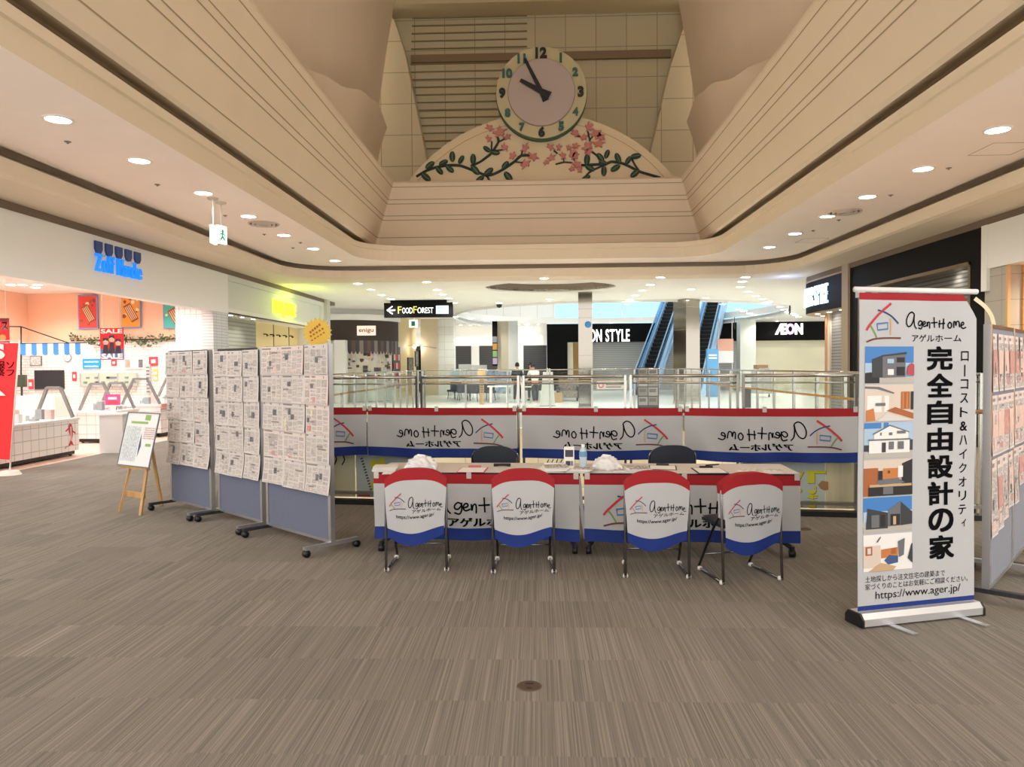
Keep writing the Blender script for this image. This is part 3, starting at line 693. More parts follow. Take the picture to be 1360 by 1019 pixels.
def pin_board(label, pr, pl, h=1.80, w=None, fm=felt_m):
    pr, pl = Vector(pr), Vector(pl); c = (pr + pl) / 2; d = pr - pl; a = math.atan2(d.y, d.x); w = w or d.length
    t = thing('pin_board', label, 'display board', (c.x, c.y, 0), a, 'wheeled display boards')
    m = MB(); m.box(-w / 2 + .02, w / 2 - .02, -.015, .015, .10, h - .02); m.build('panel', fm, t)
    m = MB(); m.box(-w / 2 + .02, w / 2 - .02, -.02, .02, h - .025, h); m.build('top_rail', mat('dark rail', '#3b3d40', .4, .5), t)
    m = MB(); m.box(-w / 2 + .02, w / 2 - .02, -.02, .02, .08, .105); m.build('bottom_rail', alu_m, t)
    for s in (-1, 1):
        x = s * w / 2
        m = MB(); m.box(x - .02, x + .02, -.022, .022, .07, h); m.build('post', alu_m, t)
        m = MB(); m.bar((x, -.27, .075), (x, .27, .075), .045, .03); ft = m.build('foot', alu_m if s > 0 else mat('dark foot bar', '#2b2c30', .4), t)
        for q in (-1, 1):
            m = MB()
            m.tube([(x - .022, q * .25, .031), (x + .022, q * .25, .031)], .031, 12); m.box(x - .01, x + .01, q * .25 - .02, q * .25 + .02, .04, .065)
            m.build('caster', blackpl_m, ft)
    return t, a, w
def sheet(mb, r, fn, W_, H_, style):
    """newspaper page on surface fn(u,v,off), u,v in metres from lower left"""
    base = 7 if style == 'pink' else 0
    mb.rect(0, W_, 0, H_, lambda u, v: fn(u, v, 0), base, 4, 4)
    g = lambda u, v: fn(u, v, .0012)
    g2 = lambda u, v: fn(u, v, .002)
    mb.rect(.012, W_ * .45, H_ * .90, H_ * .95, g, 4); mb.rect(W_ * .8, W_ * .83, H_ * .88, H_ * .96, g, 4)
    nc = 4; cw = (W_ - .03) / nc
    for c in range(nc):
        y = H_ * .86
        while y > H_ * .10:
            hh = r.uniform(.025, .07); hh = min(hh, y - H_ * .06)
            mb.rect(.015 + c * cw, .015 + c * cw + cw * r.uniform(.78, .9), y - hh, y - .006, g, r.choice((1, 1, 2, 1)))
            y -= hh + .004
    for k in range(r.choice((1, 1, 2))):
        x = r.uniform(.02, W_ * .6); y = r.uniform(H_ * .2, H_ * .6); pw_, ph_ = r.uniform(.04, .075), r.uniform(.04, .075)
        mb.rect(x, x + pw_, y, y + ph_, g2, 3 if r.random() < .8 else 2)
    for k in range(r.choice((1, 2))):
        x = r.uniform(.02, W_ * .55); y = r.uniform(H_ * .15, H_ * .8); mb.rect(x, x + r.uniform(.05, .13), y, y + .014, g2, 4)
    if style == 'pink' or r.random() < .12:
        x = r.uniform(.02, W_ * .6); mb.rect(x, x + r.uniform(.03, .1), H_ * .1, H_ * r.uniform(.14, .3), g2, r.choice((5, 6)))
    mb.rect(.012, W_ - .015, H_ * .03, H_ * .07, g, 1)
ROWN = ['top row', 'second row', 'third row', 'fourth row', 'bottom row']; COLN = ['left column', 'middle column', 'right column']
BOARDS = [('nearest left board', (-1.79, 6.33, 0), (-2.60, 7.05, 0)), ('middle left board', (-2.70, 7.16, 0), (-3.38, 7.76, 0)), ('farthest left board', (-3.49, 7.80, 0), (-4.21, 8.38, 0))]
blab = ['nearest of three blue-grey pin boards at left, yellow star on top', 'middle of three blue-grey newspaper-covered pin boards at left', 'farthest of three blue-grey pin boards, beside the wooden easel']
for bi, (bn, pr, pl) in enumerate(BOARDS):
    t, a, w = pin_board(blab[bi], pr, pl)
    M = t.matrix_basis.copy(); W_, H_ = (w + (.07, .045, .05)[bi]) / 3, .262 - .003 * bi
    for row in range(5):
        for c in range(3):
            r = random.Random(100 * bi + 10 * row + c)
            x0 = -w / 2 - .035 + c * W_ + r.uniform(-.006, .006); z0 = h0 = (1.79, 1.772, 1.783)[bi] - (row + 1) * (H_ - .004) + r.uniform(-.004, .004)
            curl = r.uniform(.004, .014) + (.02 if row == 4 else 0); ph = r.uniform(0, 6); lift = .024 + .0025 * ((4 - row) + 5 * (c % 2) * .3)
            tilt = r.uniform(-.012, .012)
            def fn(u, v, off, x0=x0, z0=z0, curl=curl, ph=ph, lift=lift, tilt=tilt, W_=W_, H_=H_):
                b = (1 - v / H_) ** 2 * curl + .003 * math.sin(20 * u + ph)
                return (u, -(lift + b + off + .003), v + tilt * u)
            m = MB(); sheet(m, r, fn, W_, H_, 'pink' if (bi == 0 and r.random() < .45) else 'n')
            o = m.build('newspaper_page', NM); o.location = M @ Vector((x0, 0, z0)); o.rotation_euler = (0, 0, a)
            tag(o, 'newspaper page in the %s, %s of the %s' % (ROWN[row], COLN[c], bn), 'newspaper', 'newspaper pages on the left boards')
    if bi == 0:
        st = []
        for k in range(40):
            q = .13 if k % 2 else .105; st.append((q * math.cos(k * PI / 20), q * math.sin(k * PI / 20)))
        p = M @ Vector((.36, 0, 1.80 + .105)); t2 = thing('star_badge', 'yellow star-burst card with red script on top of the nearest left board', 'sign', p, 0)
        m = MB(); m.prism(st, -.006, .006, fn=lambda x, y, z: (x, z, y)); m.build('card', mat('gold card', '#d9b13c', .5), t2)
        m = MB()
        for k, (y0, x0, x1) in enumerate(((.035, -.07, .03), (.0, -.07, .06), (-.035, -.06, .07))):
            for q in range(5): m.obox((x0 + (x1 - x0) * (q + .5) / 5, -.0075, y0 + .016 * (q - 2)), .017, .002, .02 - .004 * k, (0, R(-22), 0))
        m.build('lettering', mat('rust lettering', '#a2562a', .6), t2)
        m = MB(); m.box(-.004, .004, -.003, .003, -.13, -.06); m.build('stick', mat('dark rail', '#3b3d40'), t2)
for k, (px, py, l) in enumerate(((356, 466, .07), (379, 556, .12), (413, 545, .05))):   # loose strips of tape on the nearest board
    p = atY(px, py, 6.6 if k < 2 else 6.45)
    m = MB(); m.stroke([(0, 0), (.012 if k != 1 else -.006, -l * .5), (-.012 if k != 1 else .01, -l)], .012, lambda u, v: (u, 0, v)); o = m.build('paper_strip', mat('pale yellow strip', '#efe2b0', .6))
    u_ = (Vector(BOARDS[0][1]) - Vector(BOARDS[0][2])).normalized(); n_ = Vector((u_.y, -u_.x, 0))
    o0 = Vector(BOARDS[0][1]) + n_ * .062; d = ray(px, py); s_ = (o0 - Vector((0, 0, EYE))).dot(n_) / d.dot(n_); o.location = Vector((0, 0, EYE)) + d * s_; o.rotation_euler = (0, 0, math.atan2(u_.y, u_.x))
    tag(o, 'pale yellow paper strip on the nearest newspaper board, ' + ['near top left', 'long one mid-height', 'short one lower right'][k], 'paper strip')

# right-hand boards
RB = [('near right board', (3.53, 5.66, 0), (2.98, 5.02, 0)), ('second right board', (4.10, 6.34, 0), (3.56, 5.71, 0))]
rlab = ['grey display board with flyers just right of the roll-up stand', 'second grey display board with flyers, at the picture right edge']
for bi, (bn, pr, pl) in enumerate(RB):
    t, a, w = pin_board(rlab[bi], pr, pl, 1.85, None, felt2_m)
    M = t.matrix_basis.copy(); n = 4
    for row, (z1, z0) in enumerate(((1.80, 1.40), (1.385, .97), (.955, .42))):
        for c in range(n):
            r = random.Random(900 + 100 * bi + 10 * row + c); W_ = (w - .06) / n; H_ = z1 - z0 - .01
            if row == 2: H_ += .0; z0 += .02 * c + .1 * bi; H_ -= .02 * c + .1 * bi
            gap = .03 if row == 0 and c < 2 else 0
            lift = .0155 + .0015 * (c % 2); ph = r.uniform(0, 6)
            def fn(u, v, off, lift=lift, ph=ph, H_=H_): return (u, -(lift + off + .004 * math.sin(14 * u + ph + 9 * v) * .6 + .008 * (1 - v / H_) ** 2 + .006), v)
            m = MB(); sheet(m, r, fn, W_ - gap, H_, 'pink')
            if row < 2 or c % 2: m.rect(.01, W_ - gap - .01, H_ * .3, H_ * .72, lambda u, v: fn(u, v, .003), 6 if (row + c) % 3 else 5)
            o = m.build('flyer', NM); o.location = M @ Vector((-w / 2 + .03 + c * W_, 0, z0)); o.rotation_euler = (0, 0, a)
            tag(o, 'flyer %s from the left in the %s of the %s' % (ORD[c], ['top row', 'middle row', 'bottom row'][row], bn), 'flyer', 'flyers on the right boards')
    if bi == 0:
        m = MB(); m.stroke([(.0, 0), (-.015, .07), (-.055, .13), (-.115, .18)], .028, lambda u, v: (u, .012 * math.sin(9 * v), v)); o = m.build('curled_paper', mat('cream paper curl', '#e6dcb8', .6))
        o.location = M @ Vector((-w / 2 + .2, -.0, 1.85)); o.rotation_euler = (0, 0, 0); tag(o, 'cream paper tail curling up from the near right board top', 'paper')

# ================================================================== EASEL
p = atZ(186, 679, 0); t = thing('easel', 'light wooden easel holding a white chart left of the farthest board', 'easel', (p.x + .05, p.y, 0), R(-30))
for s in (-1, 1):
    m = MB(); m.bar((s * .20, -.17, 0), (s * .11, .07, 1.07), .03, .022); m.build('leg', wood_m, t)
m = MB(); m.bar((-.14, .30, 0), (-.02, .06, 1.05), .028, .02); m.build('rear_leg', wood_m, t)
m = MB(); m.bar((-.17, -.095, .20), (.17, -.095, .20), .02, .06); m.build('crossbar', wood_m, t)
m = MB(); m.bar((-.25, -.10, .50), (.25, -.10, .50), .05, .02); m.bar((-.11, .05, 1.03), (.11, .05, 1.03), .02, .04); m.build('ledge', wood_m, t)
M = t.matrix_basis.copy()
t2 = thing('chart_panel', 'white printed chart with green headings standing on the easel', 'chart', M @ Vector((.02, -.125, .525)), R(-30))
tl = R(-14)
sl = lambda u, v, off=0: (u, v * math.tan(-tl) * 1.0 - off - .012, v)
m = MB(); m.rect(-.30, .30, 0, .58, lambda u, v: sl(u, v)); m.rect(-.30, .30, 0, .58, lambda u, v: sl(u, v, -.01)); m.build('sheet', mat('chart white', '#e4e8ea', .6), t2)
m = MB()
for u in [-.27 + k * .032 for k in range(9)]: m.rect(u, u + .022, .05, .43, lambda a, b: sl(a, b, .002), 0)
for k in range(6): m.rect(.08, .28, .30 + k * .022, .312 + k * .022, lambda a, b: sl(a, b, .002), 2)
m.rect(-.20, .12, .46, .485, lambda a, b: sl(a, b, .002), 1); m.rect(.05, .15, .50, .56, lambda a, b: sl(a, b, .002), 1); m.rect(.15, .25, .22, .25, lambda a, b: sl(a, b, .002), 1)
m.poly([(.04, .10), (.07, .22), (.04, .36), (.03, .22)], lambda a, b: sl(a, b, .002), 3)
m.build('print', [printmat('chart columns', '#dfe5e8', '#b4bec4', 40, 90), mat('chart green', '#8fb264', .6), printmat('chart red text', '#e2dcd8', '#b56a62', 90, 200), mat('chart navy', '#3f4a72', .6)], t2)
m = MB(); 
for a_, b_ in (((-.30, 0), (.30, 0)), ((-.30, .58), (.30, .58)), ((-.30, 0), (-.30, .58)), ((.30, 0), (.30, .58))): m.bar(sl(*a_, .001), sl(*b_, .001), .012, .012)
m.build('frame', mat('grey frame', '#7d8084', .4, .4), t2)
# ================================================================== TABLES
TZ = 0.70
TA = Vector((-1.415, 6.31, 0)); TB = Vector((2.14, 6.12, 0)); tdir = (TB - TA).normalized(); tang = math.atan2(tdir.y, tdir.x); tlen = (TB - TA).length
tn = Vector((math.sin(tang), -math.cos(tang), 0))          # towards the camera
lam_m = mat('table laminate', '#d9d4d0', 0.45); edge_m = mat('black table edge', '#1b1b1d', 0.5); tleg_m = mat('grey table leg', '#4b4c50', .4, .4)
def folding_table(label, x0, x1):
    c = TA + tdir * ((x0 + x1) / 2); w = x1 - x0; t = thing('folding_table', label, 'table', c, tang, 'folding tables')
    m = MB(); m.box(-w / 2, w / 2, 0, .60, TZ - .005, TZ); m.build('tabletop', lam_m, t)
    m = MB(); m.box(-w / 2 + .002, w / 2 - .002, .002, .598, TZ - .032, TZ - .005); m.build('edge_band', edge_m, t)
    m = MB(); m.bar((-w / 2 + .12, .30, TZ - .07), (w / 2 - .12, .30, TZ - .07), .05, .03); m.build('beam', tleg_m, t)
    for s in (-1, 1):
        x = s * (w / 2 - .10)
        m = MB(); m.bar((x, .30, .09), (x, .30, TZ - .033), .06, .03); m.box(x - .02, x + .02, .05, .55, TZ - .06, TZ - .033); lg = m.build('leg', tleg_m, t)
        m = MB(); m.tube([(x + s * .05, .06, .075), (x, .2, .10), (x, .42, .10), (x + s * .05, .56, .075)], .02, 8); ft = m.build('foot', blackpl_m, t)
        for y in (.055, .565):
            m = MB(); m.tube([(x + s * .03, y, .032), (x + s * .075, y, .032)], .032, 14); m.box(x + s * .04, x + s * .065, y - .03, y + .03, .05, .09); m.build('caster', blackpl_m, ft)
    return t
half = tlen / 2
folding_table('left white-topped folding table, brochures and pink clipboard on it', 0, half - .01)
folding_table('right white-topped folding table, white papers and black clipboard on it', half + .01, tlen)
for k, (l, x) in enumerate((('white cloth banner reading forwards, taped across the left table front', half / 2), ('white cloth banner reading forwards, taped across the right table front', half * 1.5))):
    p = TA + tdir * x + tn * .045
    house_banner('table_banner', l, 'cloth banners on the tables', (p.x, p.y, TZ - .006), tang, False, 20 + k)
for k, x in enumerate((half - .02,)):
    p = TA + tdir * x + tn * .02; m = MB(); m.stroke([(0, 0), (.02, -.25), (.05, -.5)], .03, lambda u, v: (u, -.015, v)); o = m.build('cloth_tie', cloth_w); o.location = (p.x, p.y, TZ - .04); o.rotation_euler = (0, 0, tang)
    tag(o, 'white cloth strip hanging in the gap between the two table banners', 'cloth strip')

# ================================================================== CHAIRS
navy_m = mat('navy vinyl', '#232a3a', 0.45); tube_m = chrome_m; glide_m = mat('white glide', '#e6e5e0', 0.4)
def folding_chair(label, loc, rotz, cover=True, group='folding chairs with printed covers', tilt=0.0):
    """local: back edge at -y (towards its rear), seat faces +y"""
    t = thing('folding_chair', label, 'chair', loc, rotz, group); hw = .235
    # rear loop: floor - back arch - floor
    def loop(hw, zt, r, y0, y1):
        p = [(-hw, y0, .02)]
        n = 8; zb = zt - r
        p.append((-hw, y0 + (y1 - y0) * .6, zb * .6))
        for i in range(n + 1):
            a = PI - PI / 2 * i / n; p.append((-hw + r + r * math.cos(a), y1, zb + r * math.sin(a) * .62))
        for i in range(n + 1):
            a = PI / 2 - PI / 2 * i / n; p.append((hw - r + r * math.cos(a), y1, zb + r * math.sin(a) * .62))
        p += [(hw, y0 + (y1 - y0) * .6, zb * .6), (hw, y0, .02)]
        return p
    m = MB(); m.tube(loop(hw, .80, .13, -.22, -.19), .0105, 8); m.build('back_frame', tube_m, t)
    for s in (-1, 1):
        x = s * (hw - .02)
        m = MB(); m.tube([(x, -.17, .55), (x, -.02, .36), (x, .22, .015)], .010, 8); m.build('leg', mat('dark leg tube', '#3a3b40', .3, .9), t)
        m = MB(); m.tube([(s * hw, -.225, .014), (x, .225, .014)], .0105, 8); rn = m.build('floor_runner', tube_m, t)
        for y, xx in ((-.20, s * (hw - .001)), (.19, s * (hw - .018))):
            m = MB(); m.lathe((xx, y, 0), [(0, .0), (.019, .002), (.021, .014), (.017, .028), (0, .033)], 10); m.build('glide', glide_m, rn)
    m = MB(); m.tube([(-hw, -.215, .10), (hw, -.215, .10)], .008, 6) if not cover else m.tube([(-hw + .02, .13, .14), (hw - .02, .13, .14)], .008, 6); m.build('stretcher', tube_m, t)
    m = MB()
    def pad(u, v):
        x = (u - .5) * 2 * (hw - .03); y = -.15 + .33 * v; return (x, y, .415 + .015 * v + .018 * (1 - (2 * u - 1) ** 6) * (1 - (2 * v - 1) ** 6))
    m.rect(0, 1, 0, 1, pad, 0, 12, 12); m.box(-hw + .03, hw - .03, -.15, .18, .395, .418); m.build('seat', navy_m, t)
    def back(u, v, off):
        x = (u - .5) * 2 * (hw - .012); e = abs(2 * u - 1); zt = .785 - .07 * e ** 3; z = .50 + (zt - .50) * v; return (x, -.19 + .02 * (1 - e * e) + off, z)
    m = MB()
    m.rect(0, 1, 0, 1, lambda u, v: back(u, v, -.012), 0, 14, 6); m.rect(0, 1, 0, 1, lambda u, v: back(u, v, .016), 0, 14, 6)
    for vv in (0, 1): m.rect(0, 1, 0, 1, lambda u, v, vv=vv: back(u, vv, -.012 + .028 * v), 0, 14, 1)
    for uu in (0, 1): m.rect(0, 1, 0, 1, lambda u, v, uu=uu: back(uu, u, -.012 + .028 * v), 0, 6, 1)
    m.build('backrest', navy_m, t)
    if cover:
        def cov(u, v, off=0.0):
            e = 2 * u - 1; zt = .808 - .085 * abs(e) ** 3; zb = .275 - .055 * (1 - e * e) - .02 * math.sin(5 * u)
            x = e * (hw + .008 - .028 * v); y = -.218 - .012 * math.sin(PI * v) - .006 * math.sin(9 * u + 3 * v) * v - .02 * (1 - e * e) * (1 - v) * .6
            return (x, y - off, zt + (zb - zt) * v)
        def covb(u, v):
            p = cov(u, v * .55); return (p[0], -.13 - .01 * math.sin(PI * v), p[2] - .004)
        m = MB()
        for v0, v1, mi, k in ((0, .145, 1, 3), (.145, .84, 0, 10), (.84, 1, 2, 3)): m.rect(0, 1, v0, v1, cov, mi, 16, k)
        m.rect(0, 1, 0, .26, covb, 1, 16, 2); m.rect(0, 1, .26, 1, covb, 0, 16, 4)
        m.rect(0, 1, 0, 1, lambda u, v: tuple(Vector(cov(u, 0)).lerp(Vector(covb(u, 0)), v)), 1, 16, 1)
        for uu in (0, 1):
            for v0, v1, mi in ((0, .26, 1), (.26, 1, 0)):
                m.rect(0, 1, v0, v1, lambda u, v, uu=uu: tuple(Vector(cov(uu, v * .55)).lerp(Vector(covb(uu, v)), u)), mi, 1, 4)
        cv = m.build('cover', PM, t)
        g = lambda u, v: cov(u, v, .004)
        m = MB(); wordmark(m, (.38, .96, .36, .52), g, .0052, 9, (.48, .53)); kana(m, (.44, .93, .53, .575), g)
        m.text('https://www.ager.jp/', .17, .82, -.66, -.60, lambda u, v: g(u, -v), 9, .01); m.build('lettering', PM, cv)
        m = MB(); house(m, (.06, .34, .31, .54), g, .9, (.48, .53)); m.build('emblem', PM, cv)
    return t
def floor_at(px, py): return atZ(px, py, 0)
chairs = [(553, 760, 2, 'chair with printed cover furthest left at the table front'), (695.5, 762.5, 1, 'chair with printed cover second from left at the table front'),
          (873, 769, -3, 'chair with printed cover third from left at the table front'), (1000, 774.5, 14, 'chair with printed cover furthest right at the table front, turned askew')]
for px, py, deg, l in chairs:
    p = floor_at(px, py); a = R(deg); q = p - Matrix.Rotation(a, 3, 'Z') @ Vector((0, -.22, 0))
    folding_chair(l, (q.x, q.y, 0), a)
for px, l in ((653, 'dark folding chair without cover behind the left table'), (904, 'dark folding chair without cover behind the right table')):
    p = atY(px, 600, 7.18); folding_chair(l, (p.x, 7.36, 0), R(180 + (4 if px > 700 else -3)), False, 'uncovered folding chairs behind the tables')

# ================================================================== THINGS ON THE TABLES
def on_table(px, py): return atZ(px, py, TZ)
news2 = printmat('brochure print', '#e6e3e0', '#77747a', 45, 45); 
def stack(name, label, px, py, w, d, n, fan=0.0, rot=0, m_=None, group=None, cat='paper stack', jit=.006, th=.006):
    p = on_table(px, py); t = thing(name, label, cat, p, R(rot) + tang, group); r = random.Random(int(px * 7 + py))
    for i in range(n):
        m = MB(); ox, oy = r.uniform(-jit, jit) + fan * (i - n / 2), r.uniform(-jit, jit)
        M_ = Matrix.Rotation(r.uniform(-.05, .05), 3, 'Z')
        def fn(u, v, z): return M_ @ Vector((u + ox, v + oy, z + .004 * math.sin(8 * u + i) * (.4 if fan else .15) * (i > 0)))
        z0 = i * th
        k = 6
        top = [fn(-w / 2 + w * a / k, -d / 2 + d * b, z0 + th * .9) for b in (0, 1) for a in range(k + 1)]; bot = [fn(-w / 2 + w * a / k, -d / 2 + d * b, z0 + .0004) for b in (0, 1) for a in range(k + 1)]
        q = k + 1; fs = [(a, a + 1, q + a + 1, q + a) for a in range(k)]; m.add(top, fs, 1 if i == n - 1 else 0, True); m.add(bot, fs, 0, True)
        m.add(top + bot, [(a, a + 1, 2 * q + a + 1, 2 * q + a) for a in range(k)] + [(q + a, q + a + 1, 3 * q + a + 1, 3 * q + a) for a in range(k)] + [(0, q, 3 * q, 2 * q), (k, q + k, 3 * q + k, 2 * q + k)], 0)
        m.build('sheet', [paper_m, m_ or news2], t)
    return t
stack('brochure_stack', 'stack of white brochures at the left end of the left table', 512, 624.0, .20, .22, 6, .004, 12, mat('brochure plain', '#e9e4e0', .7))
stack('brochure_stack', 'low pile of brochures in front of the left white bag', 522, 629.6, .16, .06, 3, .004, 4, mat('brochure beige', '#dccfc2', .7))
def bundle(label, px, py, w, d, h, seed):
    p = on_table(px, py); r = random.Random(seed); t = thing('plastic_bag', label, 'plastic bag', p, tang, 'crumpled white bags')
    bm = bmesh.new(); bmesh.ops.create_icosphere(bm, subdivisions=4, radius=1)
    ph = [r.uniform(0, 9) for _ in range(6)]
    for v in bm.verts:
        c = v.co; k = 1 + .13 * math.sin(7 * c.x + ph[0] + 3 * c.z) * math.sin(6 * c.y + ph[1]) + .10 * math.sin(15 * c.x + ph[2]) * math.cos(13 * c.z + 9 * c.y + ph[3]) + .05 * math.sin(31 * c.y + 22 * c.x + ph[4])
        zz = max(c.z, -.35) + .35
        v.co = Vector((c.x * k * w / 2, c.y * k * d / 2, (zz / 1.35) ** .55 * k * h * (1 - .35 * abs(c.x) ** 3)))
        v.co.z = max(v.co.z, 0.001)
    mb = MB(); bm.verts.ensure_lookup_table(); mb.add([v.co for v in bm.verts], [tuple(v.index for v in f.verts) for f in bm.faces], 0, True); bm.free()
    mb.build('bag', mat('white plastic film', '#f1f2f4', .35), t)
    m = MB()
    for s in (-1, 1): m = MB(); m.tube([(s * w * .36, -.03, h * .35), (s * w * .5, -.06, h * .28), (s * w * .56, -.07, .012)], [.02, .015, .006], 8); m.build('handle', mat('white plastic film', '#f1f2f4'), t)
    m = MB()
    m.tube([(0.02, 0, h * .8), (.03, -.01, h * 1.05), (-.03, .0, h * 1.1), (-.05, .01, h * .85)], .012, 8)
    m.build('handle', mat('white plastic film', '#f1f2f4'), t)
bundle('crumpled heap of white plastic bags on the left table', 560, 624, .25, .22, .115, 1)
bundle('crumpled heap of white plastic bags right of the water bottle', 806, 623.5, .23, .20, .11, 5)
def clipboard(label, px, py, w, d, rot, edge, clip=True, group='clipboards'):
    p = on_table(px, py); t = thing('clipboard', label, 'clipboard', p, R(rot) + tang, group)
    m = MB(); m.box(-w / 2, w / 2, -d / 2, d / 2, 0, .004); m.build('backing', edge, t)
    m = MB(); m.box(-w / 2 + .012, w / 2 - .012, -d / 2 + .006, d / 2 - .04, .0045, .008); m.build('paper', paper_m, t)
    m = MB(); m.box(-.055, .055, d / 2 - .045, d / 2 - .008, .0085, .022); m.tube([(-.05, d / 2 - .045, .02), (.05, d / 2 - .045, .02)], .007, 8); m.build('clip', edge if clip else mat('pink clip', '#c76f7c', .5), t)
clipboard('pink-edged clipboard with white paper on the left table', 628, 624.5, .24, .30, 0, mat('pink board', '#d5607a', .5), False)
clipboard('black clipboard with white paper on the right table', 942, 625.5, .25, .32, 2, blackpl_m)
clipboard('dark clipboard with white sheet beside the brochures on the right table', 880, 621.5, .24, .26, -6, mat('slate board', '#3d4046', .5))
p = on_table(667, 619.6); t = thing('phone', 'black phone handset lying at the back of the left table', 'phone', p, tang); m = MB()
m.tube([(-.075, 0, .012), (-.03, .0, .016), (.03, 0, .016), (.075, 0, .012)], [.016, .012, .012, .016], 10); m.build('handset', blackpl_m, t)
p = on_table(946, 622); t = thing('pen', 'black pen lying across the black clipboard', 'pen', p + Vector((0, 0, .023)), tang + .5); m = MB(); m.tube([(-.07, 0, .006), (.07, 0, .006)], .006, 8); m.build('barrel', blackpl_m, t)
stack('brochure_stack', 'fanned stack of printed brochures at the right end of the left table', 736, 625.5, .20, .24, 7, .009, 10, news2, 'fanned brochures')
stack('brochure_stack', 'fanned stack of printed brochures at the left end of the right table', 772, 627.0, .17, .18, 6, .011, -8, news2, 'fanned brochures')
stack('brochure_stack', 'printed leaflets between the right white bag and dark clipboard', 845, 625.0, .19, .26, 5, .008, 6, news2)
stack('leaflet_pile', 'white leaflets fanned flat near the right table end', 1012, 626.5, .34, .17, 3, .02, 3, printmat('leaflet print', '#eceae8', '#b9b2b2', 30, 30), None, 'leaflets', .02, .003)
stack('card_pack', 'small printed box lying beside the right white bag', 822, 628, .09, .05, 3, 0, 0, mat('greyprint', '#9a9698', .6), None, 'cards', .001, .008)
p = on_table(756, 621.0); t = thing('tent_card', 'white tent card with dark photo standing behind the brochures', 'tent card', p, tang)
for s in (1, -1):
    m = MB(); m.rect(-.045, .045, 0, .185, lambda u, v: (u, -s * (.035 - .19 * v), v)); m.build('panel', paper_m, t)
m = MB(); g = lambda u, v: (u, -.0362 + .19 * v, v); m.rect(-.035, .035, .095, .155, g, 0); m.rect(-.03, .01, .02, .06, g, 0); m.rect(.012, .035, .02, .06, g, 1); m.build('print', [mat('dark photo print', '#3f414b', .6, var=.4, vscale=60), mat('grey photo print', '#8d8d92', .6)], t)
p = on_table(774.5, 622.5); t = thing('water_bottle', 'clear plastic water bottle with blue label on the table gap', 'bottle', p, 0)
pet = glassmat('clear bottle plastic', '#dcecf4'); m = MB(); m.lathe((0, 0, 0), [(0, .002), (.031, .002), (.034, .02), (.031, .045), (.034, .06), (.031, .085), (.034, .10), (.034, .13), (.026, .165), (.014, .185), (.013, .2)], 20); m.build('body', mat('cloudy bottle', '#c9dceb', .15), t)
m = MB(); m.lathe((0, 0, 0), [(.0346, .105), (.0346, .140), (.031, .152)], 20); m.build('label', mat('bottle label', '#6f9fca', .5), t)
m = MB(); m.lathe((0, 0, 0), [(.016, .188), (.016, .212), (0, .213)], 16); m.build('cap', mat('bottle cap', '#eef1f4', .5), t)
p = on_table(748, 618.8); t = thing('pen_tray', 'white tray of pens behind the brochures on the left table', 'tray', p + tdir * -.06, tang); m = MB(); m.box(-.11, .11, -.03, .03, 0, .03); m.build('tray', paper_m, t); m = MB()
for k in range(5): m.tube([(-.08 + k * .04, -.02, .034), (-.07 + k * .04, .03, .052)], .005, 6)
m.build('pens', blackpl_m, t)

# ================================================================== ROLL-UP BANNER STAND
pl, pr = Vector((1.93, 4.56, 0)), Vector((2.77, 4.80, 0)); c = (pl + pr) / 2; a = math.atan2((pr - pl).y, (pr - pl).x); SW = (pr - pl).length
t = thing('banner_stand', 'tall white roll-up banner stand with black vertical lettering and house photos', 'banner stand', c, a)
m = MB()
prof = [(-.075, .012), (-.075, .055), (-.05, .085), (.05, .085), (.075, .055), (.075, .012)]; n = len(prof); x0, x1 = -SW / 2, SW / 2
m.add([(x0, y, z) for y, z in prof] + [(x1, y, z) for y, z in prof], [(i, (i + 1) % n, n + (i + 1) % n, n + i) for i in range(n)] + [tuple(range(n)), tuple(range(n, 2 * n))]); m.build('base_case', mat('satin aluminium', '#cfd0d2', .35, .55), t)
for s in (-1, 1):
    m = MB(); pr2 = [(y * 1.06, .005 + (z - .012) * 1.08) for y, z in prof]; xa, xb = s * SW / 2, s * (SW / 2 + .014)
    m.add([(xa, y, z) for y, z in pr2] + [(xb, y, z) for y, z in pr2], [(i, (i + 1) % n, n + (i + 1) % n, n + i) for i in range(n)] + [tuple(range(n)), tuple(range(n, 2 * n))]); m.build('end_cap', blackpl_m, t)
    m = MB(); m.bar((s * .26 , .05, .006), (s * .26 + .04, -.24, .006), .045, .010); m.build('foot', alu_m, t)
m = MB(); m.tube([(0, .05, .08), (0, .035, 2.02)], .009, 8); m.build('pole', alu_m, t)
m = MB(); m.tube([(-SW / 2 - .015, 0, 2.045), (SW / 2 + .01, 0, 2.045)], .017, 12); m.build('top_rail', mat('white top rail', '#e9e9ea', .4), t)
m = MB(); m.box(-SW / 2 + .0, -SW / 2 + .05, -.012, .012, 1.995, 2.03); m.build('rail_clip', mat('grey clip', '#c9c6c4', .5), t)
SZ0, SZ1 = .088, 2.025
def bs(u, v, off=0.0):       # u 0..1, v 0 top .. 1 bottom
    y = -.004 - .008 * math.sin(7 * u + .5) * (1 - v) * .9 - .006 * math.sin(14 * u + 2) * (1 - v) - .010 * math.sin(2.4 * v * PI) * .4
    return ((u - .5) * (SW - .01), y - off - .004, SZ1 + (SZ0 - SZ1) * v)
m = MB()
def edge(v): return .875 + .125 * min(1, v / .075)
def clipx(u, v): return bs(u * edge(v), v)
for v0, v1, mi, k in ((0, .022, 1, 1), (.022, .078, 0, 3), (.078, .985, 0, 16), (.985, 1, 2, 1)): m.rect(0, 1, v0, v1, clipx, mi, 18, k)
m.rect(0, 1, 0, 1, lambda u, v: (lambda q: (q[0], q[1] + .003, q[2]))(clipx(u, v)), 0, 18, 20)
m.build('banner_sheet', PM, t)
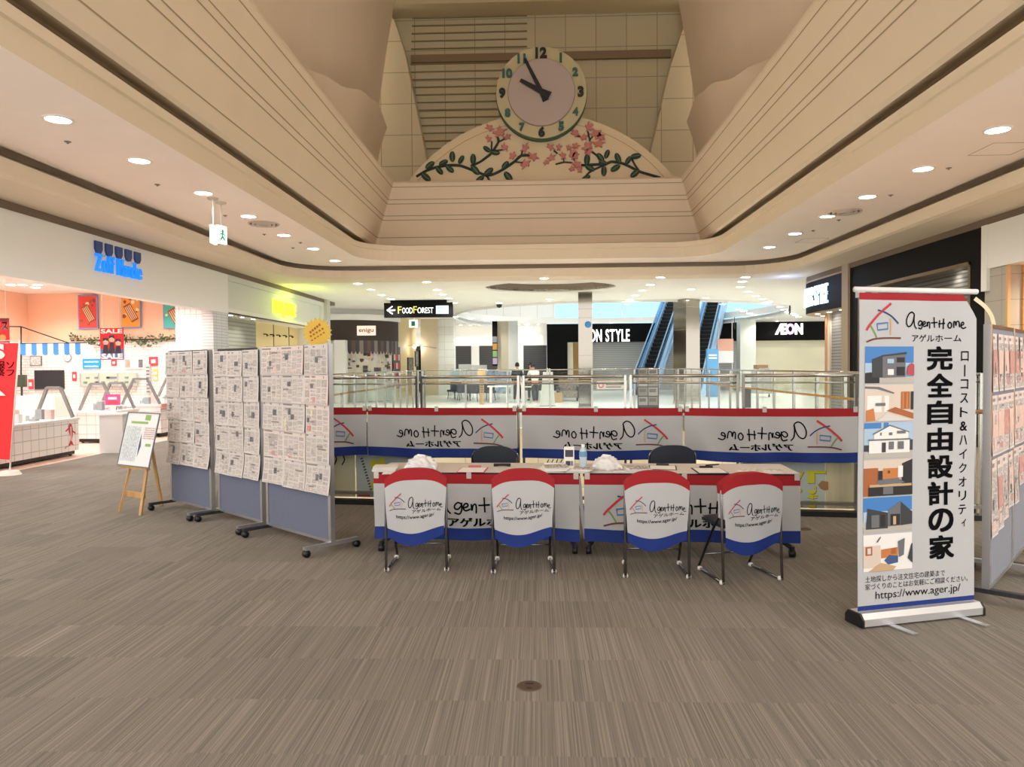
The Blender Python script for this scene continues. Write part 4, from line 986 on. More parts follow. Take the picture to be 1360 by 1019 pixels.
g = lambda u, v: bs(u, v, .0025); gt_ = lambda u, v: g(u, -v); g2 = lambda u, v: bs(u, v, .004); g3 = lambda u, v: bs(u, v, .0055)
m = MB(); house(m, (.055, .345, .032, .155), g, 1.0, (.87, 1.94)); m.build('emblem', PM, t)
m = MB(); wordmark(m, (.39, .90, .058, .112), g, .0088, 9, (.87, 1.94)); kana(m, (.44, .86, .130, .153), g)
big_t = '完全自由設計の家'
for i, ch in enumerate(big_t):
    v0 = .170 + i * .0875; m.text(ch, .585 + .004 * i, .785 + .004 * i, -(v0 + .072), -v0, gt_, 9, .055)
sm_t = 'ローコスト&ハイクオリティ'
vy = .180
for i, ch in enumerate(sm_t):
    if ch == 'ー': m.rect(.888, .898, vy + .002, vy + .040, g, 9)
    elif ch == 'ィ': m.text(ch, .885, .925, -(vy + .030), -(vy + .006), gt_, 9, .015)
    else: m.text(ch, .86, .925, -(vy + .035), -(vy + .004), gt_, 9, .018)
    vy += .0455
m.text('土地探しから注文住宅の建築まで', .06, .74, -.912, -.892, gt_, 9, 0.0)
m.text('家づくりのことはお気軽にご相談ください。', .06, .94, -.936, -.916, gt_, 9, 0.0)
m.text('https://www.ager.jp/', .145, .875, -.974, -.942, gt_, 9, 0.0)
m.build('lettering', PM, t)
# the six photographs
ph_m = [mat('photo sky blue', '#3f7fc4', .6), mat('photo pale sky', '#a9c3dc', .6), mat('photo charcoal', '#34363b', .6), mat('photo grey', '#6b6d72', .6), mat('photo ground', '#b9b3aa', .6), mat('photo red tree', '#b3434a', .6),
        mat('photo cream room', '#d9c9bb', .6), mat('photo wood', '#a8602f', .6), mat('photo orange', '#c77a3d', .6), mat('photo white', '#ecebe8', .6), mat('photo black', '#1a1a1d', .6), mat('photo navy', '#3a5688', .6), mat('photo tan', '#c9a57e', .6), mat('photo pale floor', '#d6d2cc', .6)]
def photo(v0, v1, label, shapes):
    m = MB(); u0, u1 = .045, .455
    for q, (mi, pts) in enumerate(shapes):
        fn = (lambda lev: (lambda a_, b_: bs(u0 + (u1 - u0) * a_, v0 + (v1 - v0) * b_, .0022 + .0005 * lev)))(q)
        if len(pts) == 2: m.rect(pts[0][0], pts[1][0], pts[0][1], pts[1][1], fn, mi, 4, 2)
        else: m.poly(pts, fn, mi)
    m.build('photo', ph_m, t)
Rr = lambda a_, b_, c_, d_: [(a_, b_), (c_, d_)]
photo(.168, .283, '', [(0, Rr(0, 0, 1, 1)), (1, Rr(0, .45, 1, .8)), (4, Rr(0, .82, 1, 1)), (10, [(0, 1), (0, .72), (.12, .7), (.3, .85), (.3, 1)]), (2, [(.14, .85), (.14, .35), (.36, .24), (.36, .85)]), (3, [(.36, .86), (.36, .22), (.82, .18), (.82, .84)]), (2, [(.34, .24), (.84, .15), (.84, .21), (.34, .28)]), (10, Rr(.64, .3, .80, .44)), (10, Rr(.64, .56, .80, .8)), (9, Rr(.46, .62, .58, .78)), (1, Rr(.45, .34, .58, .46)), (5, [(.84, .78), (.86, .55), (.94, .45), (1, .5), (1, .8)])])
photo(.288, .403, '', [(6, Rr(0, 0, 1, 1)), (9, Rr(.05, .3, .5, .75)), (3, [(0, .04), (.3, .06), (.6, .22), (.6, .26), (.25, .12), (0, .1)]), (7, Rr(.74, .2, .92, .68)), (8, Rr(.76, .22, .80, .66)), (8, Rr(.84, .22, .88, .66)), (10, Rr(.94, .2, 1, .7)), (7, [(.45, .72), (.62, .62), (1, .8), (1, .96)]), (13, [(.25, 1), (.45, .78), (.9, .96), (.9, 1)]), (8, [(.03, 1), (.03, .7), (.18, .64), (.22, .98)]), (3, Rr(.22, .5, .42, .58))])
photo(.408, .520, '', [(1, Rr(0, 0, 1, .7)), (0, Rr(0, 0, .5, .16)), (4, Rr(0, .82, 1, 1)), (2, Rr(0, .62, .3, .8)), (2, Rr(.85, .5, 1, .8)), (9, [(.2, .5), (.2, .3), (.52, .08), (.9, .28), (.9, .5)]), (9, Rr(.1, .5, .93, .86)), (3, [(.18, .3), (.52, .06), (.92, .27), (.92, .3), (.52, .1), (.18, .34)]), (3, Rr(.32, .28, .42, .36)), (3, Rr(.5, .28, .57, .36)), (3, Rr(.66, .24, .84, .32)), (2, Rr(.36, .56, .44, .84)), (3, Rr(.5, .54, .6, .76)), (3, Rr(.68, .54, .8, .76)), (3, Rr(.08, .46, .94, .50))])
photo(.526, .640, '', [(6, Rr(0, 0, 1, .3)), (7, Rr(0, .22, .3, 1)), (8, Rr(.4, .24, .72, .55)), (10, [(.78, .12), (1, 0), (1, 1), (.78, 1)]), (9, Rr(.7, .18, .8, .5)), (3, [(.25, .7), (.3, .55), (.7, .52), (.85, .66)]), (12, Rr(.12, .68, .98, .75)), (10, Rr(.1, .75, 1, 1)), (3, Rr(.4, .76, .6, .96)), (10, Rr(.3, .3, .38, .55)), (2, Rr(.5, .3, .53, .38))])
photo(.645, .755, '', [(0, Rr(0, 0, 1, .6)), (1, Rr(0, .4, 1, .7)), (4, Rr(0, .84, 1, 1)), (2, [(.05, .9), (.08, .3), (.5, .45), (.5, .9)]), (3, [(.5, .85), (.5, .38), (.75, .14), (1, .46), (1, .82)]), (2, [(.76, .84), (.76, .15), (1, .46), (1, .8)]), (3, Rr(.16, .5, .32, .86)), (10, Rr(.36, .5, .44, .84)), (10, Rr(.55, .5, .74, .82)), (12, Rr(.6, .56, .66, .8))])
photo(.762, .878, '', [(9, Rr(0, 0, 1, 1)), (6, Rr(.0, .3, .35, .9)), (7, Rr(.04, .32, .18, .56)), (13, Rr(.08, .36, .15, .52)), (8, [(.36, .42), (.7, .38), (.7, .62), (.36, .66)]), (7, Rr(.56, .4, .66, .56)), (11, [(.42, .72), (.52, .58), (.7, .62), (.7, .8), (.5, .84)]), (3, [(.7, .22), (.84, .14), (.82, .6), (.72, .66)]), (2, [(.9, .7), (.98, .3), (1, .3), (1, .85)]), (12, [(.1, 1), (.35, .78), (.66, .9), (.6, 1)]), (10, [(.26, .2), (.34, .06), (.35, .08), (.28, .22)])])
# floor socket plate
p = atZ(703, 912, 0); t = thing('floor_socket', 'round bronze floor socket plate set in the carpet', 'floor socket', p, 0)
m = MB(); m.lathe((0, 0, 0), [(.062, .0005), (.06, .004), (.048, .005), (0, .005)], 28); m.build('cover', mat('bronze plate', '#6b5d50', .4, .6), t)
m = MB(); m.box(-.02, .02, .018, .026, .005, .0065); m.box(-.014, .014, -.03, -.024, .005, .0065); m.build('latch', mat('dark bronze', '#3f3730', .4, .6), t)
p = atZ(1068, 703, 0); t = thing('floor_socket', 'round floor socket plate beside the right table end', 'floor socket', p, 0)
m = MB(); m.lathe((0, 0, 0), [(.062, .0005), (.06, .004), (.048, .005), (0, .005)], 28); m.build('cover', mat('bronze plate', '#6b5d50'), t)
# ================================================================== DOWNLIGHTS
WARM = (1.0, 0.92, 0.83); COOL = (1.0, 0.97, 0.92)
def downlight(label, loc, power, r=.14, col=WARM, group=None, simple=False, spot=150):
    t = thing('downlight', label, 'ceiling light', loc, 0, group)
    if simple:
        bpy.data.objects.remove(t); m = MB(); m.cyl((0, 0), r, -.012, -.002, 14, 0); m.lathe((0, 0, 0), [(r * 1.2, -.0005), (r * 1.2, -.010), (r, -.012)], 14, 1)
        t = m.build('downlight', [lamp_m, ring_m]); t.location = loc; tag(t, label, 'ceiling light', group)
    else:
        m = MB(); m.lathe((0, 0, 0), [(r * 1.22, -.0005), (r * 1.22, -.012), (r, -.016), (r, -.002)], 24); m.build('trim_ring', ring_m, t)
        m = MB(); m.cyl((0, 0), r * .995, -.010, -.004, 24); m.build('diffuser', lamp_m, t)
    if power: lamp('downlight_lamp', 'SPOT', (0, 0, -.03), power, col, t, .10, spot, .7)
    return t
ZC = H(3.0)
LROW = [(77, 158), (185, 213), (270, 256), (330, 287), (377, 312), (416, 330), (445, 346)]
RROW = [(1325, 172), (1226, 224), (1152, 261), (1099, 287), (1056, 310), (1022, 328)]
for nm, row in (('left', LROW), ('right', RROW)):
    for i, (px, py) in enumerate(row):
        downlight('round downlight, %s from the front in the %s-hand row over the concourse' % (ORD[i], nm), atZ(px, py, ZC), P_NEAR, group='concourse downlights')
for i in range(8):      # the same two rows go on behind the viewer
    for nm, sx in (('left', -1), ('right', 1)):
        downlight('round downlight, %s behind the viewer in the %s-hand row' % (ORD[i], nm), (sx * 5.82, 7.0 - 2 * i, ZC), P_NEAR, group='concourse downlights', simple=True)
FAR = {
 'far left diagonal row': [(475.5, 376.5), (492.4, 384.4), (507, 391.6), (519, 397)],
 'row above the black hanging sign': [(566.8, 374.4), (580.5, 385), (588, 390.8), (595.6, 396.3), (603, 402.4)],
 'short row by the mirrored column': [(722.6, 369.5), (730, 397.7), (663, 402)],
 'diagonal row left of the escalator': [(877, 368.3), (864, 378), (853.8, 385.6), (844, 392.3), (837, 397.6), (833.5, 403.8)],
 'row over the wide mirrored column': [(918, 384), (937.4, 395.7), (949, 400), (960, 403.7)],
 'long row leading to the far right shop': [(990, 368), (986, 373.7), (983, 381), (994, 387.4), (1004, 392.7), (1013.5, 397), (1021.4, 401), (1028.8, 404.4), (1035.7, 407.6), (1041, 411), (1046, 414), (1052.6, 416.6), (1056.5, 418.7), (1060.5, 421)],
 'short row right of the escalators': [(980, 410.4), (987.7, 413), (995.4, 416), (1002, 418), (1014, 422.7)],
 'row under the curved rim of the opening': [(604.6, 420.7), (625, 423), (645.6, 425), (665, 427), (683, 429), (700, 430.7), (715, 432.6)],
 'back row at left over the dark shutters': [(575, 426.5), (563, 429)],
}
for nm, row in FAR.items():
    for i, (px, py) in enumerate(row):
        p = atZ(px, py, ZF)
        downlight('small downlight, %s in the %s' % (ORD[i], nm), p, P_FAR if p.y > 23.5 and (i % 2 == 0 or len(row) < 7) else 0, .13 if p.y < 36 else .16, COOL, 'far hall downlights', True)
for px, k in ((30, 0), (50, 1), (14, 2)):
    p = atZ(px, 378, 3.62); downlight('small downlight in the eyewear shop ceiling, %s' % ['middle one', 'right one', 'left one'][k], (p.x, min(p.y, 18.6 - k * .2), 3.62), 0, .10, COOL, 'shop downlights', True)
for i in range(8):
    x = -12.3 + 2.9 * (i % 2); y = 10.2 + 2.55 * (i // 2)
    downlight('shop downlight in the eyewear shop ceiling, %s row, %s side' % (ORD[i // 2], ['wall', 'concourse'][i % 2]), (x, y, 3.62), P_SHOP, .10, COOL, 'shop downlights', True)
for i, (px, py) in enumerate(((305, 412.5), (320, 417), (335, 419.5), (349, 421.5))):
    p = atX(px, py - 1, -8.4); downlight('small spot under the closed shop fascia, %s from the left' % ORD[i], (-8.7, p.y, 3.1), 25, .06, COOL, 'closed shop spots', True)
for i, (px, py) in enumerate(((1074, 415), (1076.5, 411), (1084, 405), (1096, 400), (1115, 396.5))):
    p = atZ(px, py + 2, 3.12); q = Vector((p.x, p.y, 0)); 
    downlight('small spot under the curved black fascia, %s from the left' % ORD[i], (8.25 + .35 + (.5 if i == 0 else 0), 24.0 - i * .9, 3.12), 25, .07, WARM, 'curved shop spots', True)
downlight('spot in the bronze soffit of the black shop above the roll-up stand', (XW + .36, 15.75, 3.5), 20, .08, WARM, None, True)
for i in range(14):   # wall washers over the dark shutters at the back
    x = -8.0 + i * .62
    downlight('wall washer over the dark back shutters, %s from the left' % ORD[i], (x, 47.4, ZF), 55, .09, COOL, 'back wall washers', True, 80)
for i in (0, 3, 4, 5):
    downlight('spot under the long black fascia at the back, %s from the left' % ORD[i], (4.6 + i * 3.4, 47.35, 3.04) if False else (4.6 + i * 3.4, 46.4, ZF), 60, .09, COOL, 'black fascia spots', True, 110)

for i in range(3): downlight('warm downlight in the orange tiled shop at right, %s from the front' % ORD[i], (XW + .8, 8.2 + 2.1 * i, 3.45), 170, .10, (1, .86, .68), 'orange shop downlights', True)
for i in range(5):      # unseen lamps added under the floor slabs to bounce light up the void
    for nm, x in (('left', VX0 - .8), ('right', VX1 + .8)):
        downlight('added unseen fill lamp under the %s walkway, %s from the front' % (nm, ORD[i]), (x, 10.5 + 3 * i, -.45), 260, .10, COOL, 'lower storey fill lamps', True)
# ================================================================== CEILING FITTINGS
def vent(label, px, py, r):
    p = atZ(px, py, ZC); t = thing('ceiling_vent', label, 'air vent', p, 0, 'round ceiling vents')
    for k, (a, b) in enumerate(((1, .86), (.74, .6), (.48, .3))):
        m = MB(); m.lathe((0, 0, 0), [(r * a, -.002), (r * (a - .03), -.03 - .01 * k), (r * b, -.018 - .01 * k), (r * b, -.002)], 32); m.build('vane_ring', mat('vent white', '#cfc2b3', .5), t)
    m = MB(); m.cyl((0, 0), r * .9, -.006, -.002, 32); m.build('throat', mat('vent dark throat', '#5b5046', .8), t)
vent('round air vent in the left ceiling between downlights', 350, 297, .32); vent('round air vent in the right ceiling beside a downlight', 1122, 281, .32)
for k, (px, py) in enumerate(((1331, 198), (1078, 319.5))):
    p = atZ(px, py, ZC); m = MB(); s_ = .30
    for a, b in (((-s_, -s_), (s_, -s_)), ((s_, -s_), (s_, s_)), ((s_, s_), (-s_, s_)), ((-s_, s_), (-s_, -s_))): m.bar((a[0], a[1], -.001), (b[0], b[1], -.001), .012, .003)
    o = m.build('access_hatch', groove_m); o.location = p; tag(o, ['square access hatch in the right ceiling beside the nearest downlight', 'square access hatch in the right ceiling at the far corner'][k], 'ceiling hatch')
for k, (px, py) in enumerate(((90, 188), (209, 245), (299, 286), (351, 311), (399, 322), (389, 329), (1260, 223), (1183, 259), (1080, 306), (1114, 292))):
    p = atZ(px, py, ZC); m = MB(); m.lathe((0, 0, 0), [(.045, -.001), (.04, -.01), (.015, -.014), (.014, -.03), (0, -.032)], 12); o = m.build('sprinkler', mat('sprinkler grey', '#8f857a', .4, .5)); o.location = p
    tag(o, 'small sprinkler head, %s from the front in the %s ceiling' % (ORD[k if k < 6 else k - 6], 'left' if k < 6 else 'right'), 'sprinkler', 'sprinkler heads')
# hanging pair of exit signs
p = atZ(287, 263, ZC)
for k, (px, w_, lab) in enumerate(((283.5, .10, 'hanging white exit sign box on a rod, the left one'), (294, .0, 'hanging exit sign with green pictogram, the right one'))):
    q = atY(px, 310, p.y + k * .35); top = atY(px, 300, q.y).z; bot = atY(px, 324, q.y).z
    t = thing('exit_sign', lab, 'exit sign', (q.x, q.y, 0), R(-84 if k == 0 else 74), 'hanging exit signs')
    m = MB(); m.box(-.12, .12, -.026, .026, bot, top); m.build('box', mat('exit box white', '#eef3ee', .4, emit='#eefaf2', es=.6), t)
    m = MB(); g = lambda u, v: (u, -.0275, (bot + top) / 2 + v); m.rect(-.11, .11, -.13, .13, g, 0)
    g = lambda u, v: (u, -.029, (bot + top) / 2 + v)
    m.poly([(-.02, .09), (.02, .09), (.03, .05), (.0, .03), (-.03, .05)], g, 1); m.stroke([(0, .03), (.0, -.03), (.05, -.09)], .03, g, 1); m.stroke([(0, -.03), (-.05, -.09)], .03, g, 1); m.stroke([(-.06, 0), (0, .02), (.06, -.01)], .02, g, 1)
    m.build('pictogram', [mat('exit pale green', '#d6efe0', .5, emit='#c8f0dd', es=.7), mat('exit green', '#2f9e7c', .5)], t)
    m = MB()
    for s_ in (0,): m.tube([(s_, 0, top), (s_, 0, ZC - .02)], .014, 8)
    m.build('rod', mat('white rod', '#ece7df', .4), t)
    m = MB(); m.lathe((0, 0, 0), [(0, ZC - .03), (.09, ZC - .028), (.10, ZC - .002)], 16); m.build('ceiling_cup', mat('vent white', '#cfc2b3'), t)
p = Vector((-5.62, 9.05, H(3.42))); t = thing('spotlight', 'black spotlight on the curb at the top left', 'spotlight', atX(102, 14, -4.98) + Vector((0, 0, 0)), 0)
m = MB(); m.tube([(0, 0, -.02), (.06, -.10, -.06)], [.05, .06], 12); m.build('head', blackpl_m, t)
m = MB(); m.box(-.05, .02, -.02, .02, -.02, .10); m.build('bracket', blackpl_m, t)

# ================================================================== CLOCK AND BRANCH RELIEF
YP = 22.3
zb = H(5.50); Rr_ = 5.1; hw = 4.0; sag_ = 2.02
Rr_ = (hw ** 2 + sag_ ** 2) / (2 * sag_); a0 = math.asin(hw / Rr_)
arc = [(Rr_ * math.sin(-a0 + 2 * a0 * k / 40) + .12, zb - (Rr_ - sag_) + Rr_ * math.cos(-a0 + 2 * a0 * k / 40)) for k in range(41)]
t = thing('relief_panel', 'cream half-round panel with painted blossom branches under the big clock', 'wall relief', (.12, YP, zb), 0)
L0 = Vector((.12, YP, zb))
m = MB(); m.prism([(x - .12, z - zb) for x, z in arc], 0, .18, fn=lambda x, y, z: (x, z, y)); m.build('panel', mat('relief cream', '#dccaa9', .7), t)
m = MB(); arc2 = [((x - .12) * .93, (z - zb) * .88) for x, z in arc]; m.stroke(arc2, .018, lambda u, v: (u, -.003, v), 0, False); m.build('inner_line', groove_m, t)
br_m = mat('dark green branch', '#1c2b24', .6); leaf_m = mat('relief leaf green', '#24402f', .6); rib_m = mat('relief leaf vein', '#5f7a62', .6); bl_m = mat('relief blossom pink', '#c07a72', .7)
def rp(px, py): q = atY(px, py, YP - .02); return (q.x - L0.x, q.z - L0.z)
def branch(org, mains, leaves, blossoms):
    X = lambda q: rp(org + q[0] / 7.556, 150 + q[1] / 7.556)
    m = MB()
    for pts, w in mains: 
        p_ = [X(q) for q in pts]
        for dy in (-.02, -.045): m.stroke(p_, w * (1 if dy == -.02 else .7), (lambda d: lambda u, v: (u, d, v))(dy), 0)
        m.tube([(u, -.02, v) for u, v in p_], w / 2.2, 6)
    b = m.build('branch', br_m, t)
    for x, y, ang_, ln in leaves:
        c_ = X((x, y)); A = R(ang_); L_ = ln / 7.556 / F_PX * YP
        m = MB(); n = 12; ring = []
        for k in range(n): 
            s_ = 2 * PI * k / n; ring.append((math.cos(s_) * L_ * .5, math.sin(s_) * L_ * .27))
        rot = lambda u, v: (c_[0] + u * math.cos(A) - v * math.sin(A), c_[1] + u * math.sin(A) + v * math.cos(A))
        m.add([(*(rot(u, v)[:1]), -.03, rot(u, v)[1]) for u, v in ring] + [(*(rot(u * .6, v * .55)[:1]), -.075, rot(u * .6, v * .55)[1]) for u, v in ring], [(k, (k + 1) % n, n + (k + 1) % n, n + k) for k in range(n)] + [tuple(range(n, 2 * n))], 0)
        m.stroke([rot(-L_ * .42, 0), rot(L_ * .42, 0)], L_ * .05, lambda u, v: (u, -.079, v), 1, False)
        m.build('leaf', [leaf_m, rib_m], b)
    for x, y, sz, ang_ in blossoms:
        c_ = X((x, y)); L_ = 1.4 * sz / 7.556 / F_PX * YP; m = MB(); pts = []
        r = random.Random(x * 3 + y)
        for k in range(15):
            a_ = 2 * PI * k / 15; rr = L_ * .5 * (1.0 if k % 3 == 0 else (.72 if k % 3 == 1 else .5)) * r.uniform(.8, 1.15); u, v = rr * math.cos(a_), rr * .72 * math.sin(a_); A = R(ang_)
            pts.append((c_[0] + u * math.cos(A) - v * math.sin(A), c_[1] + u * math.sin(A) + v * math.cos(A)))
        m.add([(u, -.02, v) for u, v in pts] + [(u * .9 + c_[0] * .1, -.055, v * .9 + c_[1] * .1) for u, v in pts], [(k, (k + 1) % 15, 15 + (k + 1) % 15, 15 + k) for k in range(15)] + [tuple(range(15, 30))]); m.build('blossom', bl_m, b)
branch(540, [([(105, 635), (200, 580), (300, 545), (430, 525), (540, 530), (650, 570), (730, 600), (800, 628), (880, 612), (980, 560), (1080, 490), (1150, 430), (1235, 425)], .08), ([(650, 530), (740, 490), (850, 405), (920, 295), (915, 250)], .07), ([(850, 400), (855, 290)], .05), ([(920, 295), (1000, 250)], .05), ([(880, 380), (960, 370)], .05), ([(1150, 430), (1162, 380)], .05), ([(1090, 490), (1160, 500)], .05), ([(800, 625), (840, 690)], .07)],
       [(235, 525, 35, 110), (195, 645, -42, 120), (330, 580, -50, 100), (370, 500, 25, 100), (435, 565, -40, 100), (460, 440, 92, 110), (548, 470, 58, 95), (668, 465, 90, 110), (690, 575, -50, 120), (805, 365, -38, 90), (890, 400, -8, 95), (825, 590, 38, 110), (735, 668, 35, 100), (990, 525, 50, 100), (1020, 640, -52, 120)],
       [(930, 195, 120, 20), (835, 150, 80, -25), (825, 260, 70, -50), (1010, 242, 75, 25), (985, 345, 80, -60), (1065, 430, 80, 60), (1190, 350, 90, 60), (1270, 440, 100, -20), (1190, 515, 100, 30)])
branch(720, [([(1180, 650), (1080, 620), (980, 590), (880, 540), (800, 505), (700, 490), (640, 510), (520, 520), (400, 525)], .08), ([(980, 590), (930, 520), (895, 450)], .06), ([(640, 520), (540, 560), (470, 600), (430, 650)], .06), ([(600, 490), (550, 430), (500, 390)], .06), ([(480, 280), (460, 190)], .05), ([(410, 240), (350, 235)], .04), ([(330, 490), (310, 450)], .045), ([(300, 500), (220, 495), (140, 515)], .05), ([(220, 495), (215, 460)], .04), ([(150, 405), (120, 380)], .05), ([(480, 270), (505, 240)], .04)],
       [(450, 470, 85, 115), (480, 555, -30, 105), (585, 450, -55, 110), (650, 415, 68, 95), (620, 585, 88, 105), (760, 455, -68, 110), (735, 555, 32, 110), (865, 475, 55, 95), (940, 435, 8, 110), (930, 610, 38, 110), (440, 655, 30, 100), (610, 500, -15, 90)],
       [(470, 140, 90, 90), (335, 205, 90, -28), (420, 245, 80, 20), (545, 210, 110, -30), (590, 240, 90, -40), (570, 310, 100, 10), (455, 340, 110, 40), (340, 330, 70, 0), (470, 390, 80, 60), (85, 345, 75, -30), (170, 345, 65, 80), (95, 450, 85, 30), (40, 495, 60, 35), (210, 430, 80, -50), (310, 400, 90, 60), (268, 350, 60, -60), (325, 435, 90, 20), (350, 515, 90, -40), (300, 560, 70, 30), (375, 570, 70, -60)])
cc = atY(719, 123, 22.05); RC = 59.5 / F_PX * 22.05; RI = 43.5 / F_PX * 22.05
t = thing('clock', 'large round clock above the branch relief with black and teal numerals', 'clock', cc, 0)
circ = lambda r, n=64: [(r * math.cos(2 * PI * k / n), r * math.sin(2 * PI * k / n)) for k in range(n)]
yx = lambda x, y, z: (x, z, y)
m = MB(); m.prism(circ(RC), .0, .26, fn=yx); m.build('case', mat('clock rim', '#c3b994', .6), t)
m = MB(); m.prism(circ(RC * 1.012), .05, .25, fn=lambda x, y, z: (x, z, y - .03)); m.build('edge_band', mat('clock green edge', '#2f5b3a', .5), t)
m = MB(); m.prism(circ(RI), -.05, 0, fn=yx); m.build('dial', mat('clock dial', '#b9a9a3', .6), t)
m = MB(); m.prism(circ(RI * 1.02), -.02, 0, fn=yx); m.build('dial_ring', mat('clock dial ring', '#8f8069', .6), t)
nb = mat('black numeral', '#121413', .5); ntl = mat('teal numeral', '#2e6157', .5)
for h_ in range(1, 13):
    A = R(90 - 30 * h_); rr = (RC + RI) / 2 * 1.0; x, z = rr * math.cos(A), rr * math.sin(A); s_ = .135 if h_ % 3 else .155; w_ = s_ * (.62 if h_ < 10 else 1.15)
    m = MB(); m.text(str(h_), x - w_, x + w_, z - s_, z + s_, lambda u, v: (u, -.05, v), 0, .05, keep=True, depth=lambda u, v: (u, -.001, v)); m.build('numeral', nb if h_ % 3 == 0 else ntl, t)
def hand(ang_, L_, tail, w_, off, nm):
    A = R(ang_); d = Vector((math.cos(A), math.sin(A))); n_ = Vector((-d.y, d.x)); pts = [-d * tail + n_ * w_ * .75, -d * tail - n_ * w_ * .75, n_ * -w_ * .5, d * L_ - n_ * w_ * .32, d * L_ + n_ * w_ * .32, n_ * w_ * .5]
    m = MB(); m.prism([(p_.x, p_.y) for p_ in pts], off - .02, off, fn=yx); m.build(nm, nb, t)
hand(116.5, RI * 1.12, .30, .13, -.075, 'minute_hand'); hand(151, RI * .72, .28, .16, -.10, 'hour_hand')

# ================================================================== SIGNS
def letters(t, body, u0, u1, v0, v1, fn, back, m_, bold=.03, name='lettering', keep=False):
    if ' ' in body:
        wd = lambda s_: sum(max(p_[0] for p_ in textmesh(c_, bold)[0]) - min(p_[0] for p_ in textmesh(c_, bold)[0]) + .10 for c_ in s_)
        wl = [wd(s_) for s_ in body.split()]; k_ = (u1 - u0) / (sum(wl) + .5 * (len(wl) - 1)); x_ = u0
        for s_, w_ in zip(body.split(), wl): m = MB(); spaced(m, s_, x_, x_ + w_ * k_, v0, v1, fn, 0, bold, depth=back); o_ = m.build(name, m_, t); x_ += (w_ + .5) * k_
        return o_
    m = MB(); spaced(m, body, u0, u1, v0, v1, fn, 0, bold, depth=back) if len(body) > 6 else m.text(body, u0, u1, v0, v1, fn, 0, bold, keep=keep, depth=back); return m.build(name, m_, t)
# eyewear shop sign on the left fascia: local u along +Y (left to right as seen), faces +X
a_, b_ = atX(125, 345, -XW), atX(185, 345, -XW); t = thing('shop_sign', 'blue glowing shop letters under small awning shapes on the left white fascia', 'shop sign', ((a_.x), (a_.y + b_.y) / 2, 0), 0)
hw_ = (b_.y - a_.y) / 2; z0, z1 = atX(155, 365, -XW).z, atX(155, 344, -XW).z; az0, az1 = atX(155, 344, -XW).z, atX(155, 328, -XW).z
fx = lambda u, v: (.06, u, v); bx_ = lambda u, v: (.0, u, v)
letters(t, 'Zoff Marche', -hw_, hw_, z0, z1, fx, bx_, mat('glow blue letters', '#1f8fe8', .5, emit='#0f84f5', es=.45), .012)
m = MB()
for k in range(5):
    c_ = -hw_ * .86 + k * hw_ * .43; w_ = hw_ * .14
    m.prism([(c_ - w_, az1), (c_ + w_, az1), (c_ + w_, az0 + .09), (c_ + w_ * .6, az0 + .02), (c_, az0), (c_ - w_ * .6, az0 + .02), (c_ - w_, az0 + .09)], 0, .04, fn=lambda x, y, z: (z, x, y))
m.build('awning_shape', mat('sign navy', '#2a4a8a', .5), t)
m = MB()
for k in range(4):
    c_ = -hw_ * .86 + (k + .5) * hw_ * .43; w_ = hw_ * .09
    m.stroke([(c_ - w_, az0 + .02), (c_, az0 - .02), (c_ + w_, az0 + .02)], .015, lambda u, v: (.012, u, v))
m.build('awning_scallop', mat('sign pale line', '#b7bccb', .5), t)
# glowing yellow sign on the second fascia
a_, b_ = atX(362, 408, -XW - .08), atX(391, 412, -XW - .08); t = thing('shop_sign', 'glowing yellow-green shop letters on the grey fascia at left', 'shop sign', (-XW - .08, (a_.y + b_.y) / 2, 0), 0)
hw_ = (b_.y - a_.y) / 2; zc = (a_.z + b_.z) / 2
letters(t, "LEN TIME", -hw_, hw_, zc - .19, zc + .19, fx, bx_, mat('glow yellow letters', '#e8ff30', .5, emit='#e2ff2a', es=1.6), .02)
m = MB(); m.prism([(-.16, zc - .30), (-.06, zc - .30), (-.04, zc + .1), (-.18, zc + .1)], .0, .05, fn=lambda x, y, z: (z, x, y)); m.build('divider_mark', mat('glow yellow letters', '#e8ff30'), t)
lamp('sign_glow_lamp', 'POINT', (.45, 0, zc + .15), 16, (.75, 1, .05), t, .3)
# black hanging food sign
Y_ = 29.2; a_, b_ = atY(510, 411, Y_), atY(601, 409, Y_); t = thing('hanging_sign', 'black overhead sign with white arrow and food court lettering', 'sign', ((a_.x + b_.x) / 2, Y_, 0), 0)
hw_ = (b_.x - a_.x) / 2; zt, zb_ = atY(555, 402, Y_).z, atY(555, 421.5, Y_).z
m = MB(); m.box(-hw_, hw_, 0, .25, zb_, zt); m.build('panel', black_m, t)
m = MB(); m.box(-hw_ * .82, hw_ * .82, .05, .2, zt, ZF - .001); m.build('mount', black_m, t)
fy = lambda u, v: (u, -.006, v); zc = (zt + zb_) / 2; hh = (zt - zb_) / 2
glw = mat('sign white glow', '#ffffff', .5, emit='#ffffff', es=1.2); gly = mat('sign yellow glow', '#d8c64a', .5, emit='#d8c64a', es=.8)
m = MB(); m.stroke([(-hw_ * .9, zc), (-hw_ * .68, zc)], .045, fy, 0); m.stroke([(-hw_ * .76, zc + hh * .5), (-hw_ * .9, zc), (-hw_ * .76, zc - hh * .5)], .045, fy, 0, False); m.build('arrow', glw, t)
m = MB(); X0, X1 = -hw_ * .6, hw_ * .45
tot = [('F', 1, 1.15), ('OO', 0, 1.9), ('D', 0, 1.0), ('F', 1, 1.1), ('OREST', 0, 4.3)]; S_ = sum(q[2] for q in tot); x = X0
for s_, mi, w_ in tot:
    dx = (X1 - X0) * w_ / S_; top = hh * .5 if mi == 1 else hh * .32; m.text(s_, x + .01, x + dx - .015, zc - hh * .45, zc + top, fy, mi, .0); x += dx
m.build('lettering', [glw, gly], t)
